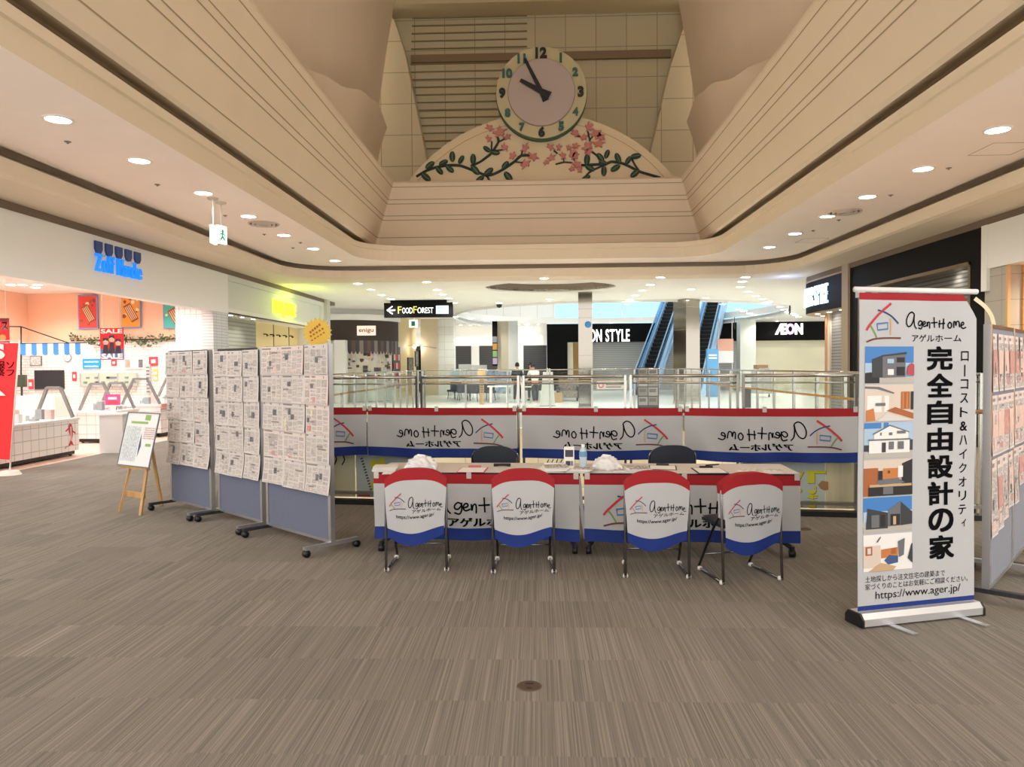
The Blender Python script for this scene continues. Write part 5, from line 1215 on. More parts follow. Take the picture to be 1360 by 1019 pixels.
m = MB(); m.rect(hw_ * .52, hw_ * .88, zc - hh * .55, zc + hh * .55, fy, 0)
for k in range(2): m.rect(hw_ * .57, hw_ * .83, zc + hh * (.15 - k * .45), zc + hh * (.32 - k * .45), lambda u, v: (u, -.009, v), 1)
m.build('notice', [mat('notice pale blue', '#cfe8f2', .5, emit='#d5eef8', es=.7), mat('notice blue text', '#7fc3e0', .5)], t)
# rear fascia signs
Y_ = 46.9
a_, b_ = atY(786, 446, Y_), atY(836, 444, Y_); t = thing('shop_sign', 'white store name on the long black fascia left of the escalator', 'shop sign', (0, Y_, 0), 0)
full = (b_.x - a_.x) * 9 / 7.0; z0, z1 = atY(811, 453.5, Y_).z, atY(811, 438, Y_).z
fy = lambda u, v: (u, -.08, v); by_ = lambda u, v: (u, -.001, v)
letters(t, 'ÆON STYLE', b_.x - full, b_.x, z0, z1, fy, by_, mat('sign white letters', '#ffffff', .5, emit='#ffffff', es=1.4), .015)
a_, b_ = atY(1008, 437, Y_), atY(1066, 437, Y_); t = thing('shop_sign', 'white and pink store name on the black fascia at the far right', 'shop sign', (0, Y_, 0), 0)
z0, z1 = atY(1040, 444.5, Y_).z, atY(1040, 430, Y_).z
x0 = atY(1029, 437, Y_).x
letters(t, 'Æ', x0, x0 + (b_.x - x0) * .42, z0, z1, fy, by_, mat('sign white letters', '#ffffff'), .05)
letters(t, 'O', x0 + (b_.x - x0) * .40, x0 + (b_.x - x0) * .70, z0, z1, fy, by_, mat('sign pink letters', '#e9b8ee', .5, emit='#e8aef0', es=1.3), .05)
letters(t, 'N', x0 + (b_.x - x0) * .72, b_.x, z0, z1, fy, by_, mat('sign white letters', '#ffffff'), .05)
# sign bent round the curved corner
def arcpos(s_, off):      # s_ metres along the face from the near end (Y 20.3)
    L1 = CY - 20.3
    if s_ < L1: return Vector((CX - CR - off, 20.3 + s_, 0))
    a_ = PI - (s_ - L1) / CR; return Vector((CX + (CR + off) * math.cos(a_), CY + (CR + off) * math.sin(a_), 0))
t = thing('shop_sign', 'bluish white store name on the curved black fascia at right', 'shop sign', (XW, 21.5, 0), 0)
s0, s1 = 1.05, 3.1; o_ = Vector((XW, 21.5, 0))
def cf(off): return lambda u, v: tuple(arcpos(s1 + s0 - u, off) - o_ + Vector((0, 0, v)))
letters(t, 'ÆON STYLE', s0, s1, 3.32, 3.88, cf(.06), cf(-.02), mat('sign blue white letters', '#e8f4ff', .5, emit='#bfe4ff', es=.9), .0)
m = MB(); m.tube([cf(.0)(s0 + (s1 - s0) * k / 10, 3.6) for k in range(11)], .03, 6); m.build('mounting_rail', black_m, t)
lamp('sign_glow_lamp', 'POINT', (-.75, 1.2, 3.85), 10, (.35, .5, 1), t, .2)

for i in range(4):  # unseen lamps added to brighten the walls above the opening
    downlight('added unseen fill lamp above the ceiling opening, %s from the left' % ORD[i], (-2 + 5 * i, 46, 12.0), 900, .2, COOL, 'upper storey fill lamps', True)
# ================================================================== EYEWEAR SHOP CONTENTS
YS = 19.37
def wallbox(name, label, cat, px0, px1, py0, py1, Y, m_, th=.02, group=None):
    a, b = atY(px0, py0, Y), atY(px1, py1, Y); t = thing(name, label, cat, ((a.x + b.x) / 2, Y, (a.z + b.z) / 2), 0, group)
    w, h = abs(b.x - a.x), abs(a.z - b.z); m = MB(); m.box(-w / 2, w / 2, -th, 0, -h / 2, h / 2); m.build('board', m_, t); return t, w, h
def splat(mb, r, n, w, h, y, mis):
    for k in range(n):
        cx, cz, s_ = r.uniform(-w * .4, w * .4), r.uniform(-h * .42, h * .42), r.uniform(.04, .14) * w
        mb.poly([(cx + s_ * math.cos(a) * r.uniform(.6, 1), cz + s_ * math.sin(a) * r.uniform(.6, 1)) for a in [q * .7 for q in range(9)]], lambda u, v: (u, y - .0008 * (k % 5), v), mis[k % len(mis)])
pal = [mat('poster red ground', '#d8473c', .6), mat('poster orange ground', '#e79b3a', .6), mat('poster teal ground', '#4db5a6', .6), mat('poster leaf print', '#8a4a2c', .6), mat('poster pale print', '#f0d9b4', .6), mat('poster chocolate', '#9a4a3a', .6), mat('poster blue edge', '#6d8fd0', .6), mat('poster cream stripe', '#e8c9a0', .6)]
for k, (x0, x1, y0, y1, l, extra) in enumerate(((104, 131, 392, 437, 'red framed poster on the pink shop wall', 5), (160, 188, 390.5, 435.5, 'orange framed poster on the pink shop wall', 4), (217, 247, 398.5, 436, 'teal framed poster on the pink shop wall', 4))):
    t, w, h = wallbox('wall_poster', l, 'poster', x0, x1, y0, y1, YS, pal[6], .03, 'framed posters in the eyewear shop')
    m = MB(); m.rect(-w / 2 + .025, w / 2 - .025, -h / 2 + .025, h / 2 - .025, lambda u, v: (u, -.032, v), k); splat(m, random.Random(k), 16, w * .9, h * .9, -.034, [3, extra, 4, k]); 
    rot = lambda u, v: (u * math.cos(.5) - v * math.sin(.5) + .02, -.042, u * math.sin(.5) + v * math.cos(.5) - .05)
    m.rect(-w * .19, w * .19, -h * .27, h * .27, rot, 5)
    for q in range(4): m.rect(-w * .15 + q * w * .085, -w * .11 + q * w * .085, -h * .22, h * .22, lambda u, v: (rot(u, v)[0], -.044, rot(u, v)[2]), 7)
    m.build('print', pal, t)
t = thing('garland', 'dark green leafy garland along the top of the white tiled shop wall', 'garland', (0, YS - .05, 0), 0); m = MB(); r = random.Random(4)
a, b = atY(96, 459, YS), atY(235, 457, YS); m.tube([(a.x, 0, 2.36), (b.x, 0, 2.38)], .02, 6, 1)
for k in range(260):
    x = r.uniform(a.x, b.x); c = Vector((x, r.uniform(-.10, .04), 2.37 + r.gauss(0, .06) + .05 * math.sin(5 * x))); d = Vector((r.uniform(-1, 1), r.uniform(-1, .3), r.uniform(-1, 1))).normalized() * r.uniform(.06, .13); e = d.cross(Vector((r.uniform(-1, 1), 1, r.uniform(-1, 1)))).normalized() * .028
    m.add([c, c + d * .5 + e, c + d, c + d * .5 - e], [(0, 1, 2, 3)], 0 if r.random() < .7 else 2)
m.build('foliage', [mat('garland green', '#4a5a3a', .7), br_m, mat('garland pale', '#9aa88a', .7)], t)
t, w, h = wallbox('television', 'black flat screen on the white tiled shop wall', 'television', 47, 86, 492, 517, YS, blackpl_m, .05)
m = MB(); m.rect(-w / 2 + .02, w / 2 - .02, -h / 2 + .02, h / 2 - .02, lambda u, v: (u, -.052, v)); m.build('screen', mat('dark screen', '#20242c', .15), t)
p = atY(90, 475, YS); t = thing('wall_clock', 'small white clock on the tiled shop wall', 'clock', p, 0); m = MB(); m.prism(circ(.11, 24), -.03, 0, fn=yx); m.build('rim', mat('clock grey rim', '#9a9a9a', .5), t); m = MB(); m.prism(circ(.095, 24), -.034, -.03, fn=yx); m.bar((0, -.036, 0), (.0, -.036, .07), .008, .003, 1); m.bar((0, -.036, 0), (.05, -.036, .01), .008, .003, 1); m.build('dial', [paper_m, ink_m], t)
t, w, h = wallbox('notice_board', 'grey framed notice left of the small shop clock', 'notice', 40, 56, 473, 486, YS, mat('grey frame', '#7d8084'), .02); m = MB(); m.rect(-w / 2 + .02, w / 2 - .02, -h / 2 + .02, h / 2 - .02, lambda u, v: (u, -.022, v)); m.build('print', printmat('notice print', '#e6e6e6', '#a5a5a5', 20, 60), t)
t, w, h = wallbox('shop_notice', 'bright blue notice on the tiled shop wall', 'notice', 110, 134, 477, 489.5, YS, mat('notice bright blue', '#1fa2ea', .5)); m = MB()
for k in range(2): m.rect(-w * .4, w * .4, .03 - k * .12, .07 - k * .12, lambda u, v: (u, -.022, v))
m.build('print', printmat('white print on blue', '#eaf6fd', '#5fbdf0', 30, 60), t)
for k, (x0, x1, y0, y1, l) in enumerate(((37, 45, 504, 517, 'small red card left of the shop television'), (96, 102, 494, 506, 'small red card right of the shop television'), (148, 155, 478, 486, 'small red arrow card under the sale poster'), (198, 210, 474, 486, 'red and white card at the right of the tiled shop wall'))):
    t, w, h = wallbox('red_card', l, 'card', x0, x1, y0, y1, YS, mat('card red', '#dc4650', .6), .015, 'red cards on the shop wall'); m = MB(); m.rect(-w * .25, w * .25, -h * .2, h * .2, lambda u, v: (u, -.017, v)); m.build('print', paper_m, t)
t, w, h = wallbox('mounted_shelf', 'long greenish glass display shelf on the shop wall', 'shelf', 110, 184, 496, 512, YS, mat('pale green glass', '#b9cbbd', .3), .12); m = MB()
for k in range(4): m.box(-w / 2 + k * w / 3 - .015, -w / 2 + k * w / 3 + .015, -.13, -.12, -h / 2, h / 2)
m.box(-w / 2, w / 2, -.14, -.01, -h / 2 - .02, -h / 2); m.build('frame', alu_m, t)
m = MB(); r = random.Random(3)
for k in range(14): x = r.uniform(-w * .45, w * .45); m.box(x, x + .09, -.135, -.122, -h * .3 + .12 * (k % 2), -h * .3 + .05 + .12 * (k % 2))
m.build('eyewear_display', mat('eyewear grey', '#7b8a90', .4), t)
t, w, h = wallbox('photo_notice', 'white notice with two portrait patches on the shop wall', 'notice', 165, 192, 476, 490, YS, paper_m); m = MB(); m.rect(-w * .44, -w * .2, -h * .38, h * .38, lambda u, v: (u, -.022, v), 0); m.rect(w * .22, w * .44, -h * .38, h * .38, lambda u, v: (u, -.022, v), 1); m.build('print', [mat('patch skin', '#c9a59a', .6, var=.3, vscale=12), mat('patch grey', '#77777d', .6, var=.4, vscale=12)], t)
for k, (x0, x1, y0, y1) in enumerate(((195, 201, 484, 523),)):
    t, w, h = wallbox('eyewear_rack', 'tall narrow grey eyewear rack on the shop wall', 'rack', x0, x1, y0, y1, YS, mat('rack grey', '#c9cacc', .4), .05, 'eyewear racks'); m = MB()
    for q in range(8): m.box(-w * .4, w * .4, -.062, -.05, -h * .45 + q * h * .118, -h * .45 + q * h * .118 + .03)
    m.build('eyewear', mat('eyewear dark', '#6d7378', .4), t)
for k, (x0, x1, y0, y1) in enumerate(((140, 160, 524, 538), (204, 210, 490, 506))):
    t, w, h = wallbox('shop_notice', ['pink and red promotional card on a stand before the middle shop counter', 'yellow notice at the right of the tiled shop wall'][k], 'notice', x0, x1, y0, y1, [15.55, YS][k], mat(['promo pink', 'promo yellow'][k], ['#ee4f9a', '#edc76a'][k], .6)); m = MB(); m.rect(-w * .3, w * .3, h * .02, h * .25, lambda u, v: (u, -.022, v), 0); m.rect(-w * .35, w * .35, -h * .4, -h * .15, lambda u, v: (u, -.022, v), 0 if k else 1); m.build('print', [paper_m, mat('card red', '#dc4650')], t)
    if k == 0: m = MB(); m.box(-.06, .06, -.01, .0, -t.location.z, -h / 2); m.build('stand', paper_m, t)
# striped valance on black rods
t = thing('valance', 'blue and white scalloped valance hung inside the shop', 'valance', (0, 16.672, 0), 0)
a, b = atY(28, 457, 16.69), atY(115, 457, 16.69); n = 12
for k in range(n):
    x0 = a.x + (b.x - a.x) * k / n; x1 = a.x + (b.x - a.x) * (k + 1) / n; zt = a.z; zb2 = atY(60, 472, 16.6).z; w = x1 - x0
    pts = [(x0, zt), (x1, zt)] + [(x0 + w / 2 + w / 2 * math.cos(q), zb2 + w * .4 + -w * .4 * math.sin(q)) for q in [PI * i / 8 for i in range(9)]]
    m = MB(); m.prism(pts, -.008, .008, fn=yx); m.build('scallop', mat('valance blue', '#3f8edb', .7) if k % 2 == 0 else mat('valance white', '#eef3f8', .7), t)
t = thing('rod_stand', 'thin black rod frame carrying the valance in the shop', 'frame', (0, 16.7, 0), 0)
P = lambda x, y, Y=16.7: (lambda q: (q.x, Y - 16.7, q.z))(atY(x, y, Y))
m = MB(); m.tube([P(28, 434), P(28, 498)], .016, 6); m.build('upright', blackpl_m, t)
m = MB(); m.tube([P(-40, 433), P(28, 434), P(98, 458, 18)], .014, 6); m.build('rail', blackpl_m, t)
m = MB(); m.tube([P(12, 434), P(12, 456)], .012, 6); m.tube([(a.x, -.0, a.z + .01), (b.x, 0, a.z + .01)], .012, 6); m.build('crossbar', blackpl_m, t)
# hanging posters and red cloth banner
def text_poster(name, label, px0, px1, py0, py1, Y, cat='poster'):
    return wallbox(name, label, cat, px0, px1, py0, py1, Y, mat('sale red', '#d5202c', .6), .01)
t, w, h = text_poster('sale_poster', 'red sale poster hanging in the middle of the shop', 133, 165, 436, 478, 15.2)
m = MB(); g = lambda u, v: (u, -.013, v); g4 = lambda u, v: (u, -.0155, v)
m.text('SALE', -w * .46, w * .46, h * .33, h * .47, g, 0, .03); m.text('SALE', -w * .46, w * .46, -h * .47, -h * .30, g4, 0, .05)
m.rect(-w * .48, w * .48, -h * .48, -h * .16, g, 3)
for cx, zt in ((-.26, .16), (0, .24), (.27, .13)):
    m.poly([(cx * w + w * .12 * math.cos(q), (zt - .1) * h + h * .10 * math.sin(q)) for q in [k * .6 for k in range(11)]], g, 1); m.poly([(cx * w - w * .13, (zt - .08) * h), (cx * w - w * .1, (zt + .03) * h), (cx * w + w * .1, (zt + .03) * h), (cx * w + w * .13, (zt - .08) * h), (cx * w, (zt - .03) * h)], g4, 2)
    m.poly([(cx * w - w * .14, -h * .3), (cx * w + w * .14, -h * .3), (cx * w + w * .08, (zt - .18) * h), (cx * w - w * .08, (zt - .18) * h)], g4, 2)
m.build('print', [paper_m, mat('poster face tone', '#e0b7a4', .6), mat('poster dark tone', '#3b2f3d', .6), mat('poster blue tone', '#4c7cc4', .6)], t)
m = MB(); zt = 3.62 - t.location.z
for s_ in (-1, 1): m.tube([(s_ * w * .4, -.005, h / 2), (s_ * w * .4, -.005, zt)], .004, 5)
m.build('wire', mat('white rod', '#ece7df'), t)
t, w, h = text_poster('hanging_poster', 'red hanging poster with white characters above the red cloth banner', -28, 13, 423, 455, 12.6)
m = MB(); m.rect(-w / 2, w / 2, h * .36, h / 2, lambda u, v: (u, -.012, v), 1); m.text('ンス', 0, w * .47, h * .02, h * .34, g, 0, .06); m.poly([(w * .28 + w * .12 * math.cos(q), -h * .3 + h * .13 * math.sin(q)) for q in [k * .6 for k in range(11)]], g, 2); m.build('print', [paper_m, mat('poster dark edge', '#7a2a2c', .6), mat('poster tan tone', '#c9a063', .6)], t)
m = MB(); zt = 3.62 - t.location.z
for s_ in (-1, 1): m.tube([(s_ * w * .4, -.005, h / 2), (s_ * w * .4, -.005, zt)], .004, 5)
m.build('wire', mat('white rod', '#ece7df'), t)
pb, pt = atX(8, 615, -8.05), None
Yb = 11.0; t = thing('cloth_flag', 'large red cloth flag with white letters at the picture left edge', 'flag', (atY(0, 600, Yb).x, Yb, 0), 0)
X = lambda q: (lambda v: (v.x - t.location.x, v.z))(atY(q[0], q[1], Yb))
pts = [(-60, 455), (25, 456), (21, 480), (18, 540), (13, 611), (-60, 606)]
m = MB(); P_ = [X(q) for q in pts]
def flagfn(u, v, off=0): return (u, .03 * math.sin(9 * u) - off, v)
m.prism(P_, -.006, .006, fn=lambda x, y, z: (x, z + .02 * math.sin(5 * x), y)); m.build('cloth', mat('flag red', '#e8303a', .7), t)
m = MB(); ff = lambda u, v: (u, .02 * math.sin(5 * u) - .009, v); L = lambda q: X(q)
def tb(s_, x0, x1, y0, y1, mi, bold=.05): a, b = X((x0, y1)), X((x1, y0)); m.text(s_, a[0], b[0], a[1], b[1], ff, mi, bold)
tb('S', -18, 6, 456, 478, 0, .06); tb('A', -28, 7, 510, 526, 0, .06); tb('服ソ', -6, 18, 480, 490, 1, .01); tb('祭フ', -6, 18, 490, 500, 1, .01); m.build('lettering', [paper_m, ink_m], t)
m = MB(); q0, q1 = X((26, 452)), X((13, 628)); m.tube([(q0[0], 0, q0[1]), (q1[0], 0, 0.05)], .012, 8); m.tube([(X((-62, 454))[0], 0, X((0, 454))[1]), (q0[0], 0, q0[1])], .008, 6); m.build('pole', mat('white pole', '#e6e2df', .4), t)
m = MB(); m.cyl((q1[0], 0), .16, 0, .06, 16, 0, .12); m.build('base', mat('white pole', '#e6e2df'), t)
# glass display counters
ct_t = gridmat('white counter tiles', '#efeeee', '#b9b6b6', .2, .2, .012, .3, 'xz'); ct_y = gridmat('white counter tiles side', '#efeeee', '#b9b6b6', .2, .2, .012, .3, 'yz')
frame_m = mat('grey case frame', '#8f9195', .35, .6); shelf_red = mat('counter pink band', '#f0a6a8', .6)
def counter(short, label, x0, x1, y0, y1, h, apexs, top, side=True):
    t = thing('display_counter', label, 'counter', (0, 0, 0), 0, 'glass display counters'); cx, cy = (x0 + x1) / 2, (y0 + y1) / 2; t.location = (cx, cy, 0); w, d = x1 - x0, y1 - y0
    m = MB(); m.box(-w / 2, w / 2, -d / 2, d / 2, .10, h); m.build('body', ct_y if side else ct_t, t)
    m = MB(); m.box(-w / 2 + .05, w / 2 - .05, -d / 2 + .05, d / 2 - .05, .03, .10); m.build('plinth', blackpl_m, t)
    for sx in (-1, 1):
        for sy in (-1, 1): m = MB(); m.tube([(sx * (w / 2 - .1) - .02, sy * (d / 2 - .1), .03), (sx * (w / 2 - .1) + .02, sy * (d / 2 - .1), .03)], .03, 8); m.build('caster', blackpl_m, t)
    m = MB(); m.box(-w / 2 - .02, w / 2 + .02, -d / 2 - .02, d / 2 + .02, h, h + .04); m.build('worktop', paper_m, t)
    m = MB(); L = w; side_ = side; side = False
    for s_ in (-1, 1):
        pr = [(-L / 2 + .05, h + .05), (-L * .16, top), (L * .16, top), (L / 2 - .05, h + .05)]; off = s_ * ((w if side else d) / 2 - .08)
        P3 = [(off, y, z) if side else (y, off, z) for y, z in pr]
        m = MB()
        for q in range(3): m.bar(P3[q], P3[q + 1], .05, .05)
        m.build('case_frame', frame_m, t)
    pr = [(-L / 2 + .07, h + .05), (-L * .155, top - .02), (L * .155, top - .02), (L / 2 - .07, h + .05)]; e = (w if side else d) / 2 - .08; m = MB()
    V = [(-e, y, z) if side else (y, -e, z) for y, z in pr] + [(e, y, z) if side else (y, e, z) for y, z in pr]; m.add(V, [(0, 1, 5, 4), (1, 2, 6, 5), (2, 3, 7, 6)]); m.build('glass_cover', glass_m, t)
    r = random.Random(int(cx * 10)); gm = [
        mat('goods white', '#e4e6ea', .5), mat('goods grey', '#9aa2aa', .5), mat('goods pale pink', '#e9c2bf', .5)]
    for a_ in range(3):
        for b_ in range(4):
            x, y = (a_ - 1) * w * .22, (b_ - 1.5) * d * .19; m = MB(); m.box(x - .06, x + .06, y - .05, y + .05, h + .041, h + .04 + r.uniform(.03, .2)); o = m.build('goods_box', gm[(a_ + b_) % 3]); o.location = (cx, cy, 0)
            tag(o, 'small goods box under the glass of the ' + short, 'goods', 'goods in the ' + short)
    return t
t = counter('nearest shop counter', 'white tiled counter with a small red fish emblem, nearest the concourse', -9.35, -8.55, 11.3, 13.5, .66, 1, 1.26)
m = MB(); fl = lambda u, v: (.402, .75 + u, .40 + v)
m.poly([(.10, .22), (.05, .17), (.06, .06), (.10, -.04), (.08, -.13), (.02, -.22), (.12, -.18), (.2, -.2), (.14, -.11), (.17, -.02), (.18, .10), (.15, .19)], fl); m.stroke([(.06, .12), (-.02, .08)], .03, fl); m.stroke([(.17, .06), (.25, .02)], .03, fl); m.stroke([(.0, -.2), (-.06, -.23)], .025, fl, 1); m.stroke([(.12, .14), (.12, -.02), (.11, -.1)], .025, lambda u, v: (.404, .75 + u, .40 + v), 2); m.build('fish_emblem', [mat('fish red', '#cf4644', .6), mat('fish grey', '#a09a9a', .6), paper_m], t)
counter('middle shop counter', 'white tiled glass-topped counter in the middle of the shop', -9.95, -9.05, 15.6, 16.5, .66, 1, 1.28, False)
t = counter('pink-banded shop counter', 'white tiled counter with pink top band at the right of the shop', -9.75, -8.75, 16.9, 18.6, .72, 1, 1.36)
m = MB(); m.box(.515, .53, -.85, .85, .66, .78); m.build('price_band', shelf_red, t)
q = atZ(146, 602, 0); t = thing('pedestal', 'pale grey pedestal standing at the shop entrance', 'pedestal', (q.x, q.y + .2, 0), R(8)); m = MB(); m.box(-.21, .21, -.2, .2, .0, .72); m.build('column', mat('pedestal white', '#d9dcdf', .5), t); m = MB(); m.box(-.23, .23, -.22, .22, .72, .75); m.build('top', paper_m, t)
q = atZ(34, 605, 0); m = None
t = thing('cash_register', 'dark till screen behind the nearest counter', 'till', (-10.4, 15.2, 0), 0); m = MB(); m.box(-.45, .45, -.25, .25, 0, 1.05); m.build('stand', paper_m, t); a = atY(22, 498, 15.2); b = atY(35, 514, 15.2); m = MB(); m.box(a.x + 10.4, b.x + 10.4, -.03, .03, b.z, a.z); m.build('screen', mat('till dark green', '#3c4636', .4), t); m = MB(); m.tube([((a.x + b.x) / 2 + 10.4, .0, 1.05), ((a.x + b.x) / 2 + 10.4, 0, b.z + .02)], .02, 6); m.build('arm', blackpl_m, t)
# five tiny wall lamps in the closed shop
for k in range(5):
    p = atX(350 + k * 8.5, 444 + k * .6, -9.2); t = thing('wall_spot', 'tiny black wall spot on the cream closed shop wall, %s from the left' % ORD[k], 'wall lamp', p, 0, 'tiny wall spots'); m = MB(); m.tube([(0, 0, 0), (.10, 0, 0), (.14, 0, -.06)], [.02, .02, .045], 8); m.build('head', blackpl_m, t)
# ================================================================== FAR HALL
# mirrored columns
t = thing('mirror_column', 'slim mirror-clad column on the far side of the void', 'column', (1.74, 27.0, 0), R(-3)); m = MB(); m.box(-.25, .25, -.25, .25, .1, ZF); m.build('cladding', mirror_m, t); m = MB(); m.box(-.27, .27, -.27, .27, 0, .1); m.build('plinth', steel_m, t)
m = MB()
for z in (1.95, 3.3, 3.62): m.box(-.252, .252, -.252, .252, z, z + .008)
m.build('seam', groove_m, t)
t = thing('mirror_column', 'wide mirror-clad column in front of the escalators', 'column', (6.06, 30.4, 0), R(32)); m = MB(); m.box(-.37, .37, -.37, .37, .1, ZF); m.build('cladding', mirror_m, t); m = MB(); m.box(-.385, .385, -.385, .385, 0, .1); m.build('plinth', steel_m, t)
m = MB()
for z in (1.2, 3.0, 3.9): m.box(-.372, .372, -.372, .372, z, z + .008)
m.build('seam', groove_m, t)
a = atY(781, 431, 26.72); t = thing('painted_reflection', 'round painted blue sticker on the slim mirror column', 'reflection', (a.x, 26.725, a.z), 0); m = MB(); m.prism(circ(.12, 20), 0, .006, fn=yx); m.build('disc', mat('sticker blue', '#3d9ae6', .5), t)  # blue disc paints a reflection onto the mirror cladding
# information rack
q = atY(861, 545, 26.2); t = thing('leaflet_rack', 'dark standing rack of grey leaflets before the escalator foot', 'rack', (q.x, 26.2, 0), R(-6)); m = MB(); m.box(-.37, .37, 0, .12, .0, 1.5); m.build('panel', mat('rack charcoal', '#4a4744', .6), t)
r = random.Random(9)
for row in range(4):
    for c in range(2):
        x = -.34 + .35 * c; z = .18 + row * .33; m = MB(); m.rect(x, x + .32, z, z + .29, lambda u, v: (u, -.004 - .02 * (z + .29 - v), v), 0); m.rect(x + .03, x + .26, z + .12, z + .24, lambda u, v: (u, -.006 - .02 * (z + .29 - v), v), 1); m.build('leaflet', [mat(['leaflet grey', 'leaflet taupe'][(row + c) % 2], ['#a9a4a0', '#8f8882'][(row + c) % 2], .6), mat('leaflet plum', '#7a4a5e', .6) if (row == 2 and c == 0) else mat('leaflet dark', '#6b6864', .6)], t)
# escalators
esc_blue = mat('pale blue balustrade skirt', '#b5d6f2', .3); eglass = glassmat('blue escalator glass', '#c9def0'); step_m = mat('dark escalator step', '#1b1b1c', .5); step_e = mat('step edge', '#6f6a62', .5)
def escalator(label, x0, y0, L, W_, aim):
    t = thing('escalator', label, 'escalator', (x0, y0, 0), aim, 'escalators'); rise = math.tan(R(30)); N = int(L / .42)
    m = MB()
    for k in range(N):
        y = k * .42; z = y * rise; m.box(-W_ / 2, W_ / 2, y, y + .46, z - .15, z + .21, 0); m.box(-W_ / 2, W_ / 2, y - .004, y + .03, z + .19, z + .215, 1)
    m.build('steps', [step_m, step_e], t)
    for s_ in (-1, 1):
        x = s_ * (W_ / 2 + .04); A, B = (x, -.9, -.25 + .30), (x, L, L * rise + .30)
        m = MB(); prf = [(-1.0, 0), (-.2, .36), (L, L * rise + .36), (L, L * rise - .35), (.6, 0)]; m.prism(prf, x, x + s_ * .16, fn=lambda a_, b_, c_: (c_, a_, b_)); m.build('skirt', esc_blue, t)
        m = MB(); prf = [(-1.0, .10), (-.2, .38), (L, L * rise + .38), (L, L * rise + 1.02), (-.2, 1.02), (-1.1, .98), (-1.2, .6)]; m.prism(prf, x + s_ * .02, x + s_ * .035, fn=lambda a_, b_, c_: (c_, a_, b_)); m.build('glass_side', eglass, t)
        m = MB(); m.tube([(x + s_ * .03, -.9, .25), (x + s_ * .03, -1.2, .45), (x + s_ * .03, -1.25, .75), (x + s_ * .03, -1.0, 1.0), (x + s_ * .03, -.2, 1.05), (x + s_ * .03, L, L * rise + 1.05)], .04, 8); m.build('handrail', mat('handrail steel blue', '#9fb4c9', .3, .5), t)
        m = MB(); prf = [(-1.0, 0.0), (.0, 0.0), (L, L * rise - .1), (L, L * rise - .75)]; m.prism(prf, x - .01, x + s_ * .2, fn=lambda a_, b_, c_: (c_, a_, b_)); m.build('truss_side', mat('pale blue truss', '#bcd9f2', .4), t)
escalator('left escalator climbing away through the ceiling opening', 5.6, 39.5, 10.5, .85, R(-20))
escalator('right escalator climbing away behind the wide mirror column', 8.1, 39.0, 10.5, .85, R(-20))
# fascia of brown food shop with curved front
bx, by, bR = -9.15, 35.6, 2.55
def front(rad, a0=188, a1=352, n=20): return [(bx + rad * math.cos(R(a0 + (a1 - a0) * i / n)), by + rad * math.sin(R(a0 + (a1 - a0) * i / n))) for i in range(n + 1)]
f = MB(); curved(f, front(bR), 2.80, 3.72); struct('wall_kiosk', f, mat('dark brown fascia', '#3b2f28', .6))
f = MB(); curved(f, front(bR + .12), 3.72, 3.98); f.add([(x, y, 3.72) for x, y in front(bR + .12)] + [(x, y, 3.72) for x, y in front(bR - .2)], [(i, i + 1, 21 + i + 1, 21 + i) for i in range(20)]); curved(f, front(bR - .3), 3.98, ZF); struct('trim_17', f, white_m)
f = MB(); curved(f, front(bR - .35), 0, 2.8); struct('wall_kiosk.001', f, mat('kiosk warm white', '#e2d9c8', .5, var=.12, vscale=3))
f = MB(); f.box(-11.9, -11.0, 33.2, 33.6, 0, 2.8); f.box(-9.0, -8.5, 32.6, 32.95, 0, 2.8); struct('pillar.007', f, white_m)
t = thing('awning', 'striped brown and grey scalloped awning round the curved food shop', 'awning', (bx, by, 0), 0); fr = front(bR - .02, 284, 352, 17)
for k in range(17):
    (xa, ya), (xb, yb) = fr[k], fr[k + 1]; n_ = 6; m = MB(); top = [(xa - bx, ya - by, 2.8), (xb - bx, yb - by, 2.8)]; bot = []
    for i in range(n_ + 1): q = i / n_; bot.append((xb - bx + (xa - xb) * q, yb - by + (ya - yb) * q, 2.32 - .14 * math.sin(PI * q)))
    m.add(top + bot, [tuple(range(len(top + bot)))]); m.build('awning_strip', [mat('awning slate', '#4c4750', .7), mat('awning brown', '#6b574c', .7), mat('awning taupe', '#8c7f77', .7)][(0, 1, 0, 2)[k % 4]], t)
a, b = atY(474.5, 433, 33.0), atY(499, 445.5, 33.0); t = thing('shop_sign', 'small pink lit sign on the dark brown curved fascia', 'shop sign', ((a.x + b.x) / 2, 32.98, (a.z + b.z) / 2), R(2)); w, h = b.x - a.x, a.z - b.z
m = MB(); m.box(-w / 2, w / 2, -.05, .05, -h / 2, h / 2); m.build('panel', mat('sign pink', '#efcfc2', .5, emit='#f0cdbf', es=.5), t)
m = MB(); g = lambda u, v: (u, -.053, v); m.text('enigu', -w * .4, w * .4, -h * .28, h * .25, g, 0, .02); m.build('lettering', mat('sign dark red', '#6e3a3c', .6), t)
t = thing('display_case', 'glass food display case under the striped awning', 'display case', (bx, by, 0), 0); f1 = front(bR - .1, 286, 350, 14); f0 = front(bR - .3, 286, 350, 14)
m = MB(); m.add([(x - bx, y - by, 0.02) for x, y in f1] + [(x - bx, y - by, .95) for x, y in f1], [(i, i + 1, 15 + i + 1, 15 + i) for i in range(14)]); m.build('front_panel', mat('case pale green', '#cfd6cc', .4), t)
m = MB(); m.add([(x - bx, y - by, .95) for x, y in f1] + [(x - bx, y - by, 1.5) for x, y in f1], [(i, i + 1, 15 + i + 1, 15 + i) for i in range(14)]); m.build('glass', glass_m, t)
r = random.Random(2); gk = [mat('goods white', '#e4e6ea'), mat('goods brown', '#7a5f4e', .6), mat('goods pale pink', '#e9c2bf'), mat('goods dark', '#4d4848', .6)]
